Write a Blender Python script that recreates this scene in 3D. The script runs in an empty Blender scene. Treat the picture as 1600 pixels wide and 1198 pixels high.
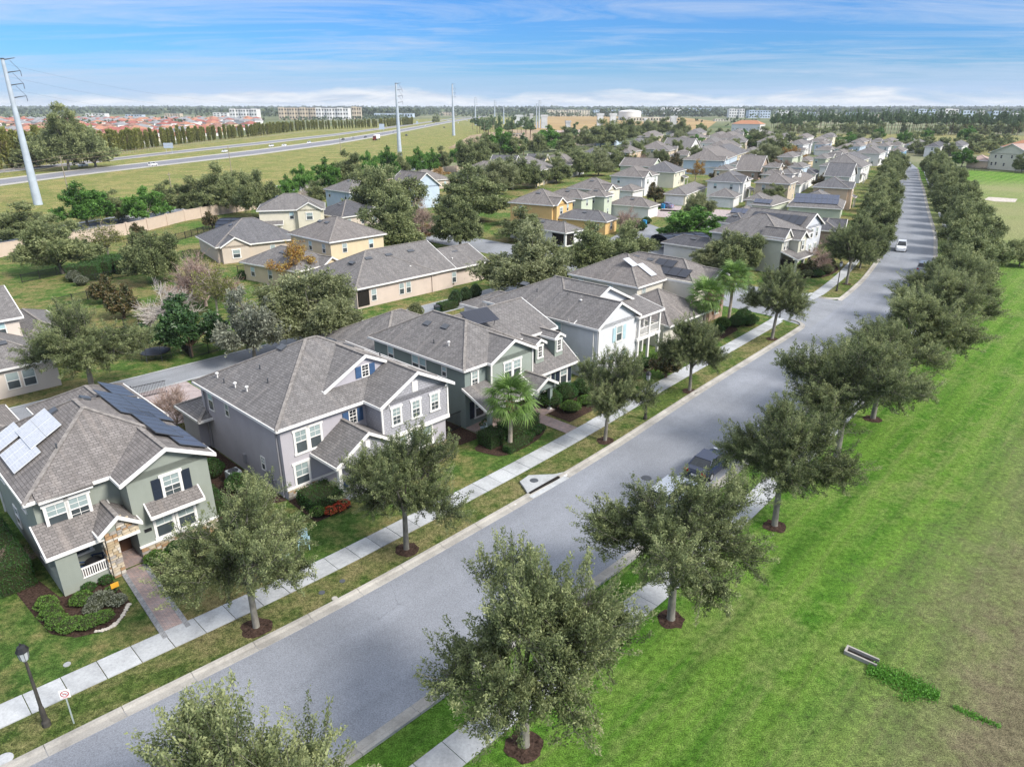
import bpy, math, random
import numpy as np
from mathutils import Vector, Matrix
R_ = math.radians
D = bpy.data
SC = bpy.context.scene
HAZE = 0.00007
SKY_TINT = (0.165, 0.345, 0.60)
COL = SC.collection

# ------------------------------------------------------------------ camera
CAM_H = 25.0
FPX = 1080.0                       # focal length in pixels of the 1600 px wide photograph
PITCH = math.atan((599 - 168) / FPX)
CP, SP = math.cos(PITCH), math.sin(PITCH)
cam = D.objects.new('camera', D.cameras.new('camera'))
COL.objects.link(cam)
cam.location = (0, 0, CAM_H)
cam.rotation_euler = (math.pi / 2 - PITCH, 0, 0)
cam.data.sensor_width = 36
cam.data.lens = 36 * FPX / 1600
cam.data.clip_start = 0.5
cam.data.clip_end = 40000
SC.camera = cam

# ------------------------------------------------------------------ light
SUN_DIR = Vector((0.86, -0.50, 0.0)).normalized()
SUN_EL = R_(42)
sun_vec = Vector((SUN_DIR.x * math.cos(SUN_EL), SUN_DIR.y * math.cos(SUN_EL), math.sin(SUN_EL)))
sl = D.lights.new('sun', 'SUN')
sl.energy = 2.25
sl.angle = R_(16)
sl.color = (1.0, 0.95, 0.87)
so = D.objects.new('sun', sl)
COL.objects.link(so)
so.rotation_euler = (-sun_vec).to_track_quat('-Z', 'Y').to_euler()

SC.view_settings.view_transform = 'Standard'
SC.view_settings.look = 'None'
SC.view_settings.exposure = 1.33
SC.view_settings.gamma = 1
SC.view_settings.use_curve_mapping = False
SC.cycles.max_bounces = 6
SC.cycles.transparent_max_bounces = 6
SC.cycles.volume_bounces = 0

world = D.worlds.new('World')
SC.world = world
world.use_nodes = True


class NT:
    """tiny node tree helper"""
    def __init__(s, tree):
        s.t = tree; s.n = tree.nodes; s.l = tree.links

    def node(s, typ, **kw):
        n = s.n.new(typ)
        for k, v in kw.items():
            if k.startswith('i_'):
                n.inputs[k[2:].replace('_', ' ')].default_value = v
            else:
                setattr(n, k, v)
        return n

    def link(s, a, b):
        s.l.new(a, b)

    def math(s, op, a, b=None, c=None):
        n = s.n.new('ShaderNodeMath'); n.operation = op
        for i, v in enumerate((a, b, c)):
            if v is None: continue
            if hasattr(v, 'is_output'): s.l.new(v, n.inputs[i])
            else: n.inputs[i].default_value = v
        return n.outputs[0]

    def mix(s, fac, a, b, blend='MIX'):
        n = s.n.new('ShaderNodeMix'); n.data_type = 'RGBA'; n.blend_type = blend; n.clamp_factor = True
        for idx, v in ((0, fac), (6, a), (7, b)):
            if hasattr(v, 'is_output'): s.l.new(v, n.inputs[idx])
            elif idx == 0: n.inputs[0].default_value = v
            else: n.inputs[idx].default_value = (*v, 1) if len(v) == 3 else v
        return n.outputs[2]

    def ramp(s, fac, stops):
        n = s.n.new('ShaderNodeValToRGB')
        e = n.color_ramp.elements
        while len(e) < len(stops): e.new(0.5)
        for el, (p, c) in zip(e, stops):
            el.position = p
            el.color = (*c, 1) if isinstance(c, tuple) else (c, c, c, 1)
        s.l.new(fac, n.inputs[0])
        return n.outputs[0]

    def noise(s, vec, scale, detail=3, rough=0.55, dist=0.0):
        n = s.n.new('ShaderNodeTexNoise')
        n.inputs['Scale'].default_value = scale
        n.inputs['Detail'].default_value = detail
        n.inputs['Roughness'].default_value = rough
        n.inputs['Distortion'].default_value = dist
        if vec is not None: s.l.new(vec, n.inputs['Vector'])
        return n.outputs['Fac']

    def scaled(s, vec, sc, loc=(0, 0, 0), rot=(0, 0, 0)):
        n = s.n.new('ShaderNodeMapping')
        n.inputs['Scale'].default_value = sc
        n.inputs['Location'].default_value = loc
        n.inputs['Rotation'].default_value = rot
        s.l.new(vec, n.inputs['Vector'])
        return n.outputs[0]


def build_world():
    g = NT(world.node_tree)
    g.n.clear()
    out = g.node('ShaderNodeOutputWorld')
    bg = g.node('ShaderNodeBackground')
    bg.inputs['Strength'].default_value = 0.10
    sky = g.node('ShaderNodeTexSky')
    sky.sky_type = 'NISHITA'
    sky.sun_disc = False
    sky.sun_elevation = SUN_EL
    sky.sun_rotation = math.atan2(SUN_DIR.x, SUN_DIR.y)
    sky.air_density = 1.0
    sky.dust_density = 0.4
    sky.ozone_density = 3.0
    tc = g.node('ShaderNodeTexCoord')
    sep = g.node('ShaderNodeSeparateXYZ')
    g.link(tc.outputs['Generated'], sep.inputs[0])
    z = g.math('MAXIMUM', sep.outputs[2], 0.004)
    # cirrus: a flat layer high above, seen in perspective; overhead, out of view, thickened and brightened to add fill light
    px = g.math('DIVIDE', sep.outputs[0], g.math('ADD', z, 0.05))
    py = g.math('DIVIDE', sep.outputs[1], g.math('ADD', z, 0.05))
    cmb = g.node('ShaderNodeCombineXYZ')
    g.link(px, cmb.inputs[0]); g.link(py, cmb.inputs[1])
    v1 = g.scaled(cmb.outputs[0], (0.20, 0.50, 1), (2.3, 0.4, 0), (0, 0, R_(-12)))
    n1 = g.noise(v1, 1.5, 11, 0.70, 1.6)
    v2 = g.scaled(cmb.outputs[0], (0.10, 0.26, 1), (1.1, 3.0, 0), (0, 0, R_(-5)))
    n2 = g.noise(v2, 1.0, 4, 0.5, 0.3)
    hi = g.node('ShaderNodeMapRange'); hi.interpolation_type = 'SMOOTHSTEP'
    g.link(sep.outputs[2], hi.inputs[0])
    hi.inputs[1].default_value = 0.16; hi.inputs[2].default_value = 0.55; hi.inputs[4].default_value = 0.17
    sm_ = g.math('ADD', g.math('MULTIPLY', n1, 0.5), g.math('MULTIPLY', n2, 0.6))
    cir = g.ramp(g.math('ADD', sm_, hi.outputs[0]), [(0.50, 0.0), (0.70, 0.85)])
    # low bank of cumulus and a veil along the horizon
    az = g.math('ARCTAN2', sep.outputs[0], sep.outputs[1])
    cm2 = g.node('ShaderNodeCombineXYZ')
    g.link(az, cm2.inputs[0]); g.link(g.math("MULTIPLY", sep.outputs[2], 4.5), cm2.inputs[1])
    nb = g.noise(cm2.outputs[0], 7.5, 8, 0.60, 0.4)
    nb2 = g.noise(g.scaled(cm2.outputs[0], (1, 1, 1), (4.2, 0.7, 0)), 2.4, 3, 0.5, 0.0)
    top = g.math('ADD', 0.010, g.math('ADD', g.math('MULTIPLY', g.math('SUBTRACT', nb, 0.45), 0.075), g.math('MULTIPLY', g.math('SUBTRACT', nb2, 0.5), 0.13)))
    bank = g.math('MULTIPLY', g.math('SUBTRACT', top, sep.outputs[2]), 75)
    bank = g.ramp(bank, [(0.0, 0.0), (1.0, 0.95)])
    veil_n = g.noise(g.scaled(cm2.outputs[0], (0.45, 2.6, 1), (3.7, 0.3, 0)), 2.6, 6, 0.55, 0.5)
    veil_h = g.node('ShaderNodeMapRange'); veil_h.interpolation_type = 'SMOOTHSTEP'
    g.link(sep.outputs[2], veil_h.inputs[0])
    veil_h.inputs[1].default_value = 0.070; veil_h.inputs[2].default_value = 0.012
    veil = g.math('MULTIPLY', veil_h.outputs[0], g.ramp(veil_n, [(0.34, 0.12), (0.62, 0.9)]))
    cool = g.mix(1.0, sky.outputs[0], SKY_TINT, 'MULTIPLY')
    c = g.mix(cir, cool, (2.55, 2.95, 3.65))
    c = g.mix(g.math('MULTIPLY', hi.outputs[0], 2.9), c, g.mix(cir, c, (7.6, 7.9, 8.4)))
    c = g.mix(veil, c, (2.0, 2.65, 3.65))
    bankcol = g.mix(g.ramp(g.noise(g.scaled(cm2.outputs[0], (1, 1.6, 1)), 12, 6, 0.62, 0.3), [(0.38, 0.0), (0.62, 1.0)]), (2.35, 2.75, 3.35), (3.75, 3.85, 4.0))
    c = g.mix(bank, c, bankcol)
    g.link(c, bg.inputs['Color'])
    g.link(bg.outputs[0], out.inputs[0])


build_world()

# ------------------------------------------------------------------ places
# street frame: s runs along the street (away from the camera), t to its left
ANG = R_(46.4)
ORG = (-8.5, 31.4)


def W(s, t, z=0.0):
    return Vector((ORG[0] + s * math.cos(ANG) - t * math.sin(ANG), ORG[1] + s * math.sin(ANG) + t * math.cos(ANG), z))


def gp(x, y, z=0.0):
    """point of the place at height z on the sight line through a pixel of the photograph"""
    dx = (x - 800) / FPX; dy = -(y - 599) / FPX
    d = (dx, CP + dy * SP, -SP + dy * CP)
    k = (z - CAM_H) / d[2]
    return Vector((d[0] * k, d[1] * k, z))


_LS = [-60, -30, -16, -11.8, -6.6, 0, 14.6, 24.5, 39, 52.7, 65, 86, 98, 117, 150, 190, 231, 274, 316, 345, 420, 520]
_LT = [4.6, 2.2, 1.1, .83, .35, 0, 0.03, .35, 1.3, 1.9, 2.5, 4.3, 5.9, 9.5, 18.4, 29.5, 41, 52.5, 63, 72, 100, 150]
_RS = [-60, -30, -6.8, 9.5, 14, 40, 65, 86, 98, 117, 150, 190, 204, 245, 284, 330, 345, 420, 520]
_RT = [-5.2, -7.4, -8.7, -9.2, -9.3, -8.3, -6.4, -4.3, -2.6, 0.2, 8.4, 20.0, 24, 35.5, 47, 60, 65, 92, 142]
_sx = np.arange(-60, 520.1, 1.0)
_k = np.hanning(15); _k /= _k.sum()


def _smooth(xs, ys):
    v = np.interp(np.arange(-67, 527.1, 1.0), xs, ys)
    return np.convolve(v, _k, 'valid')


_LV = _smooth(_LS, _LT); _RV = _smooth(_RS, _RT)


def KL(s): return float(np.interp(s, _sx, _LV))
def KR(s): return float(np.interp(s, _sx, _RV))


# ------------------------------------------------------------------ tagging
def tag(o, label=None, cat=None, group=None, kind=None):
    if label: o['label'] = label
    if cat: o['category'] = cat
    if group: o['group'] = group
    if kind: o['kind'] = kind
    return o


def empty(name, loc=(0, 0, 0), rz=0.0, label=None, cat=None, group=None, scale=None):
    o = D.objects.new(name, None)
    o.empty_display_size = 0.3
    o.location = loc
    o.rotation_euler = (0, 0, rz)
    if scale: o.scale = (scale,) * 3 if not hasattr(scale, '__len__') else scale
    COL.objects.link(o)
    return tag(o, label, cat, group)


def put(name, me, parent=None, loc=(0, 0, 0), rz=0.0, scale=None, rot=None):
    o = D.objects.new(name, me)
    COL.objects.link(o)
    o.location = loc
    o.rotation_euler = rot if rot else (0, 0, rz)
    if scale is not None: o.scale = (scale,) * 3 if not hasattr(scale, '__len__') else scale
    if parent: o.parent = parent
    return o


class MB:
    """collects polygons (with metric UVs) and builds one mesh"""
    def __init__(s): s.v = []; s.f = []; s.uv = []; s.sm = []

    def poly(s, pts, uv=None, smooth=False):
        pts = [Vector(p) for p in pts]
        if uv is None:
            n = Vector((0, 0, 0))
            for i in range(len(pts)):
                n += pts[i].cross(pts[(i + 1) % len(pts)])
            if n.length < 1e-12: n = Vector((0, 0, 1))
            n.normalize()
            if abs(n.z) > .999:
                uv = [(p.x, p.y) for p in pts]
            else:
                tx = Vector((0, 0, 1)).cross(n).normalized(); ty = n.cross(tx)
                uv = [(p.dot(tx), p.dot(ty)) for p in pts]
        b = len(s.v)
        s.v += [tuple(p) for p in pts]
        s.f.append(tuple(range(b, b + len(pts))))
        s.uv += uv
        s.sm.append(smooth)

    def box(s, x0, x1, y0, y1, z0, z1, skip=''):
        a = [(x0, y0), (x1, y0), (x1, y1), (x0, y1)]
        lo = [(x, y, z0) for x, y in a]; hi = [(x, y, z1) for x, y in a]
        if 't' not in skip: s.poly(hi)
        if 'b' not in skip: s.poly(lo[::-1])
        for i in range(4):
            j = (i + 1) % 4
            s.poly([lo[i], lo[j], hi[j], hi[i]])

    def prism(s, pts, dz, down=True):
        """polygon swept vertically by dz below it"""
        top = [Vector(p) for p in pts]; lo = [p - Vector((0, 0, dz)) for p in top]
        s.poly(top); s.poly(lo[::-1])
        for i in range(len(top)):
            j = (i + 1) % len(top)
            s.poly([top[j], top[i], lo[i], lo[j]][::-1])

    def beam(s, p, q, w, h):
        """box from p to q, w wide (horizontal), hanging h below the line"""
        p = Vector(p); q = Vector(q); d = q - p
        side = Vector((-d.y, d.x, 0))
        if side.length < 1e-6: side = Vector((1, 0, 0))
        side = side.normalized() * w / 2; dn = Vector((0, 0, h))
        a = [p - side, p + side, p + side - dn, p - side - dn]
        b = [q - side, q + side, q + side - dn, q - side - dn]
        s.poly(a[::-1]); s.poly(b)
        for i in range(4):
            j = (i + 1) % 4
            s.poly([a[i], a[j], b[j], b[i]])

    def tube(s, pts, rad, n=6, cap=True, smooth=True):
        pts = [Vector(p) for p in pts]
        if not hasattr(rad, '__len__'): rad = [rad] * len(pts)
        rings = []
        for i, p in enumerate(pts):
            d = (pts[min(i + 1, len(pts) - 1)] - pts[max(i - 1, 0)])
            if d.length < 1e-9: d = Vector((0, 0, 1))
            d.normalize()
            a = Vector((1, 0, 0)) if abs(d.x) < .8 else Vector((0, 1, 0))
            u = d.cross(a).normalized(); w = d.cross(u)
            rings.append([p + (u * math.cos(2 * math.pi * k / n) + w * math.sin(2 * math.pi * k / n)) * rad[i] for k in range(n)])
        b = len(s.v)
        for r in rings: s.v += [tuple(q) for q in r]
        L = 0
        for i in range(len(pts) - 1):
            l2 = L + (pts[i + 1] - pts[i]).length
            for k in range(n):
                k2 = (k + 1) % n
                s.f.append((b + i * n + k, b + i * n + k2, b + (i + 1) * n + k2, b + (i + 1) * n + k))
                s.uv += [(k / n, L), ((k + 1) / n, L), ((k + 1) / n, l2), (k / n, l2)]
                s.sm.append(smooth)
            L = l2
        if cap:
            for ring, rev in ((rings[-1], False), (rings[0], True)):
                s.poly(ring[::-1] if rev else ring)

    def lathe(s, prof, c=(0, 0), n=16, smooth=True):
        """profile of (r, z)"""
        for i in range(len(prof) - 1):
            (r0, z0), (r1, z1) = prof[i], prof[i + 1]
            for k in range(n):
                a, b_ = 2 * math.pi * k / n, 2 * math.pi * (k + 1) / n
                P = lambda r, z, t: (c[0] + r * math.cos(t), c[1] + r * math.sin(t), z)
                q = [P(r0, z0, a), P(r0, z0, b_), P(r1, z1, b_), P(r1, z1, a)]
                if r0 < 1e-6: q = [q[0], q[2], q[3]]
                elif r1 < 1e-6: q = q[:3]
                s.poly(q, smooth=smooth)

    def ico(s, c, r, n=8, m=5, jit=0.0, rnd=None):
        rnd = rnd or random
        sx, sy, sz = r if hasattr(r, '__len__') else (r, r, r)
        g = []
        for i in range(m + 1):
            th = math.pi * i / m
            row = []
            for k in range(n):
                f = 2 * math.pi * k / n; j = 1 + rnd.uniform(-jit, jit)
                row.append(Vector((c[0] + sx * j * math.sin(th) * math.cos(f), c[1] + sy * j * math.sin(th) * math.sin(f), c[2] + sz * j * math.cos(th))))
            g.append(row)
        for i in range(m):
            for k in range(n):
                k2 = (k + 1) % n
                s.poly([g[i][k], g[i + 1][k], g[i + 1][k2], g[i][k2]], smooth=True)

    def mesh(s, name, mat):
        me = D.meshes.new(name)
        me.from_pydata(s.v, [], s.f)
        if s.uv:
            l = me.uv_layers.new(name='UV')
            l.data.foreach_set('uv', np.array(s.uv, dtype=np.float32).ravel())
        me.polygons.foreach_set('use_smooth', np.array(s.sm, dtype=bool))
        if mat: me.materials.append(mat)
        return me

    def build(s, name, mat, parent=None, **kw):
        return put(name, s.mesh(name, mat), parent, **kw)


# ------------------------------------------------------------------ materials
MATS = {}


def new_mat(name, rough=0.85, spec=0.3):
    m = D.materials.new(name); m.use_nodes = True
    g = NT(m.node_tree)
    b = g.n['Principled BSDF']
    b.inputs['Roughness'].default_value = rough
    b.inputs['Specular IOR Level'].default_value = spec
    return m, g, b


def bump(g, b, h, dist=0.01, strength=1.0):
    n = g.node('ShaderNodeBump')
    n.inputs['Distance'].default_value = dist
    n.inputs['Strength'].default_value = strength
    g.link(h, n.inputs['Height'])
    g.link(n.outputs[0], b.inputs['Normal'])


def plain(name, col, rough=0.6, spec=0.4, metal=0.0, var=0.06, scale=1.5):
    k = ('plain', name)
    if k in MATS: return MATS[k]
    m, g, b = new_mat(name, rough, spec)
    b.inputs['Metallic'].default_value = metal
    tc = g.node('ShaderNodeTexCoord')
    n = g.noise(tc.outputs['Object'], scale, 5, 0.6)
    lo = tuple(c * (1 - var * 2) for c in col); hi = tuple(min(1, c * (1 + var)) for c in col)
    g.link(g.ramp(n, [(0.3, lo), (0.7, hi)]), b.inputs['Base Color'])
    MATS[k] = m
    return m


def stucco(name, col):
    k = ('stucco', name)
    if k in MATS: return MATS[k]
    m, g, b = new_mat(name, 0.92, 0.15)
    tc = g.node('ShaderNodeTexCoord')
    n = g.noise(tc.outputs['Object'], 0.8, 6, 0.6)
    st = g.noise(g.scaled(tc.outputs['Object'], (2.2, 2.2, 0.25)), 1.0, 5, 0.65)
    c = g.ramp(n, [(0.25, tuple(x * .90 for x in col)), (0.75, tuple(min(1, x * 1.05) for x in col))])
    c = g.mix(g.ramp(st, [(0.55, 0.0), (0.85, 0.22)]), c, tuple(x * .62 for x in col))
    g.link(c, b.inputs['Base Color'])
    bump(g, b, g.noise(tc.outputs['Object'], 22, 4, 0.7), 0.012, 0.5)
    MATS[k] = m
    return m


def siding(name, col):
    """board siding: horizontal laps by UV"""
    k = ('siding', name)
    if k in MATS: return MATS[k]
    m, g, b = new_mat(name, 0.8, 0.2)
    tc = g.node('ShaderNodeTexCoord')
    br = g.node('ShaderNodeTexBrick'); br.offset = 0.5
    g.link(tc.outputs['UV'], br.inputs['Vector'])
    br.inputs['Scale'].default_value = 1.0
    br.inputs['Brick Width'].default_value = 0.28
    br.inputs['Row Height'].default_value = 0.19
    br.inputs['Mortar Size'].default_value = 0.012
    br.inputs['Color1'].default_value = (*[c * 1.04 for c in col], 1)
    br.inputs['Color2'].default_value = (*[c * 0.9 for c in col], 1)
    br.inputs['Mortar'].default_value = (*[c * 0.6 for c in col], 1)
    g.link(br.outputs['Color'], b.inputs['Base Color'])
    bump(g, b, br.outputs['Fac'], -0.012, 0.8)
    MATS[k] = m
    return m


def shingle(name='shingles', col=(0.180, 0.170, 0.166), far=False):
    k = ('shingle', name)
    if k in MATS: return MATS[k]
    m, g, b = new_mat(name, 0.95, 0.12)
    tc = g.node('ShaderNodeTexCoord'); uv = tc.outputs['UV']
    br = g.node('ShaderNodeTexBrick'); br.offset = 0.37; br.offset_frequency = 2
    g.link(uv, br.inputs['Vector'])
    br.inputs['Scale'].default_value = 1.0
    br.inputs['Brick Width'].default_value = 0.33
    br.inputs['Row Height'].default_value = 0.19
    br.inputs['Mortar Size'].default_value = 0.016
    br.inputs['Mortar Smooth'].default_value = 0.3
    br.inputs['Bias'].default_value = 0.0
    br.inputs['Color1'].default_value = (*[c * 1.22 for c in col], 1)
    br.inputs['Color2'].default_value = (*[c * 0.80 for c in col], 1)
    br.inputs['Mortar'].default_value = (*[c * 0.42 for c in col], 1)
    n = g.noise(uv, 0.55, 5, 0.6)
    c = g.mix(g.ramp(n, [(0.3, 0.0), (0.7, 0.5)]), br.outputs['Color'], tuple(x * y for x, y in zip(col, (.72, .72, .74))))
    # algae streaks washed down the slope, grain of the granules
    st = g.noise(g.scaled(uv, (1.5, 0.10, 1)), 1.0, 6, 0.68)
    c = g.mix(g.ramp(st, [(0.48, 0.0), (0.74, 0.62)]), c, tuple(x * .46 for x in col))
    lt = g.noise(g.scaled(uv, (1.9, 0.16, 1), (7, 3, 0)), 1.0, 5, 0.6)
    c = g.mix(g.ramp(lt, [(0.55, 0.0), (0.8, 0.5)]), c, tuple(min(1, x * y) for x, y in zip(col, (1.65, 1.55, 1.45))))
    gr = g.noise(uv, 16, 3, 0.7)
    c = g.mix(0.35, c, g.ramp(gr, [(0.3, 0.25), (0.7, 0.85)]), 'OVERLAY')
    g.link(c, b.inputs['Base Color'])
    bump(g, b, br.outputs['Fac'], -0.015, 0.8)
    MATS[k] = m
    return m


def grass_mat(name, green, green2, tan, tan_amt=0.45, stripes=None, tanfield=None, thr=0.49):
    m, g, b = new_mat(name, 0.95, 0.08)
    tc = g.node('ShaderNodeTexCoord'); P = tc.outputs['Object']
    n1 = g.noise(P, 0.11, 6, 0.62, 0.6)
    n2 = g.noise(P, 0.8, 6, 0.65)
    n3 = g.noise(P, 3.2, 6, 0.75)
    n5 = g.noise(P, 17.0, 4, 0.8)
    c = g.mix(g.ramp(n2, [(0.35, 0.0), (0.65, 1.0)]), green, green2)
    pat = g.math('ADD', g.math('MULTIPLY', n1, 0.55), g.math('MULTIPLY', n2, 0.45))
    c = g.mix(g.ramp(pat, [(thr, 0.0), (thr + .13, tan_amt)]), c, tan)
    if stripes:
        ang, wid, amt = stripes
        rot = g.scaled(P, (1, 1, 1), rot=(0, 0, -ang))
        wv = g.node('ShaderNodeTexWave'); wv.wave_type = 'BANDS'; wv.bands_direction = 'Y'
        wv.inputs['Scale'].default_value = 0.32
        wv.inputs['Distortion'].default_value = 0.9
        wv.inputs['Detail'].default_value = 4
        wv.inputs['Detail Scale'].default_value = 0.6
        g.link(g.scaled(rot, (.25 / wid, 1 / wid, 1)), wv.inputs['Vector'])
        c = g.mix(g.math('MULTIPLY', wv.outputs['Fac'], amt), c, tuple(x * y for x, y in zip(green2, (1.7, 1.35, 1.7))))
        fine = g.noise(g.scaled(rot, (0.10, 1.7, 1)), 1.0, 5, 0.65)
        c = g.mix(g.ramp(fine, [(0.5, 0.0), (0.72, 0.5)]), c, tan)
        fine2 = g.noise(g.scaled(rot, (0.07, 0.9, 1), (3, 8, 0)), 1.0, 4, 0.6)
        c = g.mix(g.ramp(fine2, [(0.52, 0.0), (0.7, 0.55)]), c, tuple(x * .62 for x in green))
    if stripes:                       # thin, tired turf in the far half of the park
        sy = g.node('ShaderNodeSeparateXYZ'); g.link(P, sy.inputs[0])
        m1 = g.node('ShaderNodeMapRange'); m1.interpolation_type = 'SMOOTHSTEP'; g.link(sy.outputs[1], m1.inputs[0]); m1.inputs[1].default_value = 85; m1.inputs[2].default_value = 160
        m2 = g.node('ShaderNodeMapRange'); m2.interpolation_type = 'SMOOTHSTEP'; g.link(sy.outputs[1], m2.inputs[0]); m2.inputs[1].default_value = 275; m2.inputs[2].default_value = 235
        big = g.noise(P, 0.03, 6, 0.6, 0.5)
        fm = g.math('MULTIPLY', g.math('MULTIPLY', m1.outputs[0], m2.outputs[0]), g.ramp(big, [(0.32, 0.35), (0.55, 0.9)]))
        c = g.mix(fm, c, (0.235, 0.235, 0.115))
    if tanfield:                      # dry side of the park beyond a wandering line
        (s0, t0, ang, w, colr) = tanfield
        sep = g.node('ShaderNodeSeparateXYZ')
        g.link(g.scaled(P, (1, 1, 1), rot=(0, 0, -ang)), sep.inputs[0])
        d = g.math('SUBTRACT', g.math('ADD', sep.outputs[1], g.math('MULTIPLY', g.math('SUBTRACT', n1, 0.5), 12.0)), t0)
        d = g.math('ADD', d, g.math('MULTIPLY', g.math('SUBTRACT', n2, 0.5), 6.0))
        d = g.math('ADD', d, g.math('MULTIPLY', g.math('SUBTRACT', n3, 0.5), 3.0))
        f = g.ramp(g.math('ADD', g.math('MULTIPLY', d, -1 / w), 0.5), [(0.0, 0.0), (1.0, 0.93)])
        c = g.mix(f, c, g.ramp(g.noise(P, 0.6, 6, 0.7), [(0.3, tuple(x * .70 for x in colr)), (0.7, tuple(x * 1.2 for x in colr))]))
    c = g.mix(0.75, c, g.ramp(n3, [(0.30, 0.16), (0.70, 0.84)]), 'OVERLAY')
    c = g.mix(0.95, c, g.ramp(n5, [(0.34, 0.06), (0.66, 0.94)]), 'OVERLAY')
    g.link(c, b.inputs['Base Color'])
    bump(g, b, g.math('ADD', n3, g.math('MULTIPLY', n5, 0.8)), 0.14, 0.9)
    return m


def concrete_mat(name, col, scale=1.0):
    k = ('conc', name)
    if k in MATS: return MATS[k]
    m, g, b = new_mat(name, 0.9, 0.2)
    tc = g.node('ShaderNodeTexCoord'); P = tc.outputs['Object']
    oi = g.node('ShaderNodeObjectInfo')
    ad = g.node('ShaderNodeVectorMath'); ad.operation = 'ADD'
    g.link(P, ad.inputs[0])
    sc = g.node('ShaderNodeVectorMath'); sc.operation = 'SCALE'
    g.link(oi.outputs['Location'], sc.inputs[0]); sc.inputs['Scale'].default_value = 1.0
    g.link(sc.outputs[0], ad.inputs[1])
    n = g.noise(ad.outputs[0], 0.35 * scale, 6, 0.65, 0.5)
    n2 = g.noise(ad.outputs[0], 9 * scale, 4, 0.7)
    c = g.ramp(n, [(0.32, tuple(x * .66 for x in col)), (0.55, col), (0.8, tuple(min(1, x * 1.1) for x in col))])
    rn = g.math('ADD', 0.86, g.math('MULTIPLY', oi.outputs['Random'], 0.2))
    c = g.mix(1.0, c, rn, 'MULTIPLY')
    c = g.mix(0.25, c, g.ramp(n2, [(0.3, 0.2), (0.7, 0.8)]), 'OVERLAY')
    g.link(c, b.inputs['Base Color'])
    MATS[k] = m
    return m


def asphalt_mat(name, col, marks=True):
    m, g, b = new_mat(name, 0.88, 0.25)
    tc = g.node('ShaderNodeTexCoord'); P = tc.outputs['Object']; uv = tc.outputs['UV']
    n = g.noise(P, 0.13, 7, 0.62, 0.9)
    n2 = g.noise(P, 16, 3, 0.8)
    n3 = g.noise(P, 1.1, 5, 0.65, 0.4)
    lane = g.noise(g.scaled(uv, (0.62, 0.012, 1)), 1.0, 3, 0.5)
    c = g.ramp(n, [(0.3, tuple(x * .80 for x in col)), (0.7, tuple(x * 1.12 for x in col))])
    c = g.mix(g.ramp(lane, [(0.42, 0.0), (0.62, 0.35)]), c, tuple(x * .72 for x in col))
    c = g.mix(g.ramp(n3, [(0.45, 0.0), (0.75, 0.35)]), c, tuple(x * .72 for x in col))
    # hairline cracks and sealed seams
    vo = g.node('ShaderNodeTexVoronoi'); vo.feature = 'DISTANCE_TO_EDGE'; vo.inputs['Scale'].default_value = 0.16
    wob = g.node('ShaderNodeVectorMath'); wob.operation = 'ADD'
    nn = g.node('ShaderNodeTexNoise'); nn.inputs['Scale'].default_value = 0.6; nn.inputs['Detail'].default_value = 5
    g.link(P, nn.inputs['Vector']); sc_ = g.node('ShaderNodeVectorMath'); sc_.operation = 'SCALE'; sc_.inputs['Scale'].default_value = 2.2
    g.link(nn.outputs['Color'], sc_.inputs[0]); g.link(P, wob.inputs[0]); g.link(sc_.outputs[0], wob.inputs[1]); g.link(wob.outputs[0], vo.inputs['Vector'])
    crack = g.math('LESS_THAN', vo.outputs['Distance'], 0.004)
    c = g.mix(g.math('MULTIPLY', crack, g.ramp(n, [(0.48, 0.0), (0.66, 0.35)])), c, tuple(x * .35 for x in col))
    c = g.mix(0.5, c, g.ramp(n2, [(0.3, 0.15), (0.7, 0.85)]), 'OVERLAY')
    g.link(c, b.inputs['Base Color'])
    bump(g, b, n2, 0.015, 0.4)
    return m


def brick_mat(name, c1, c2, mortar, bw, rh, ms=0.01, rot=0.0):
    k = ('brick', name)
    if k in MATS: return MATS[k]
    m, g, b = new_mat(name, 0.9, 0.2)
    tc = g.node('ShaderNodeTexCoord')
    br = g.node('ShaderNodeTexBrick')
    g.link(g.scaled(tc.outputs['UV'], (1, 1, 1), rot=(0, 0, rot)), br.inputs['Vector'])
    br.inputs['Scale'].default_value = 1.0
    br.inputs['Brick Width'].default_value = bw
    br.inputs['Row Height'].default_value = rh
    br.inputs['Mortar Size'].default_value = ms
    br.inputs['Color1'].default_value = (*c1, 1); br.inputs['Color2'].default_value = (*c2, 1)
    br.inputs['Mortar'].default_value = (*mortar, 1)
    n = g.noise(tc.outputs['Object'], 1.3, 5, 0.6)
    c = g.mix(0.4, br.outputs['Color'], g.ramp(n, [(0.3, 0.25), (0.7, 0.8)]), 'OVERLAY')
    g.link(c, b.inputs['Base Color'])
    bump(g, b, br.outputs['Fac'], -0.01, 0.6)
    MATS[k] = m
    return m


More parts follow.
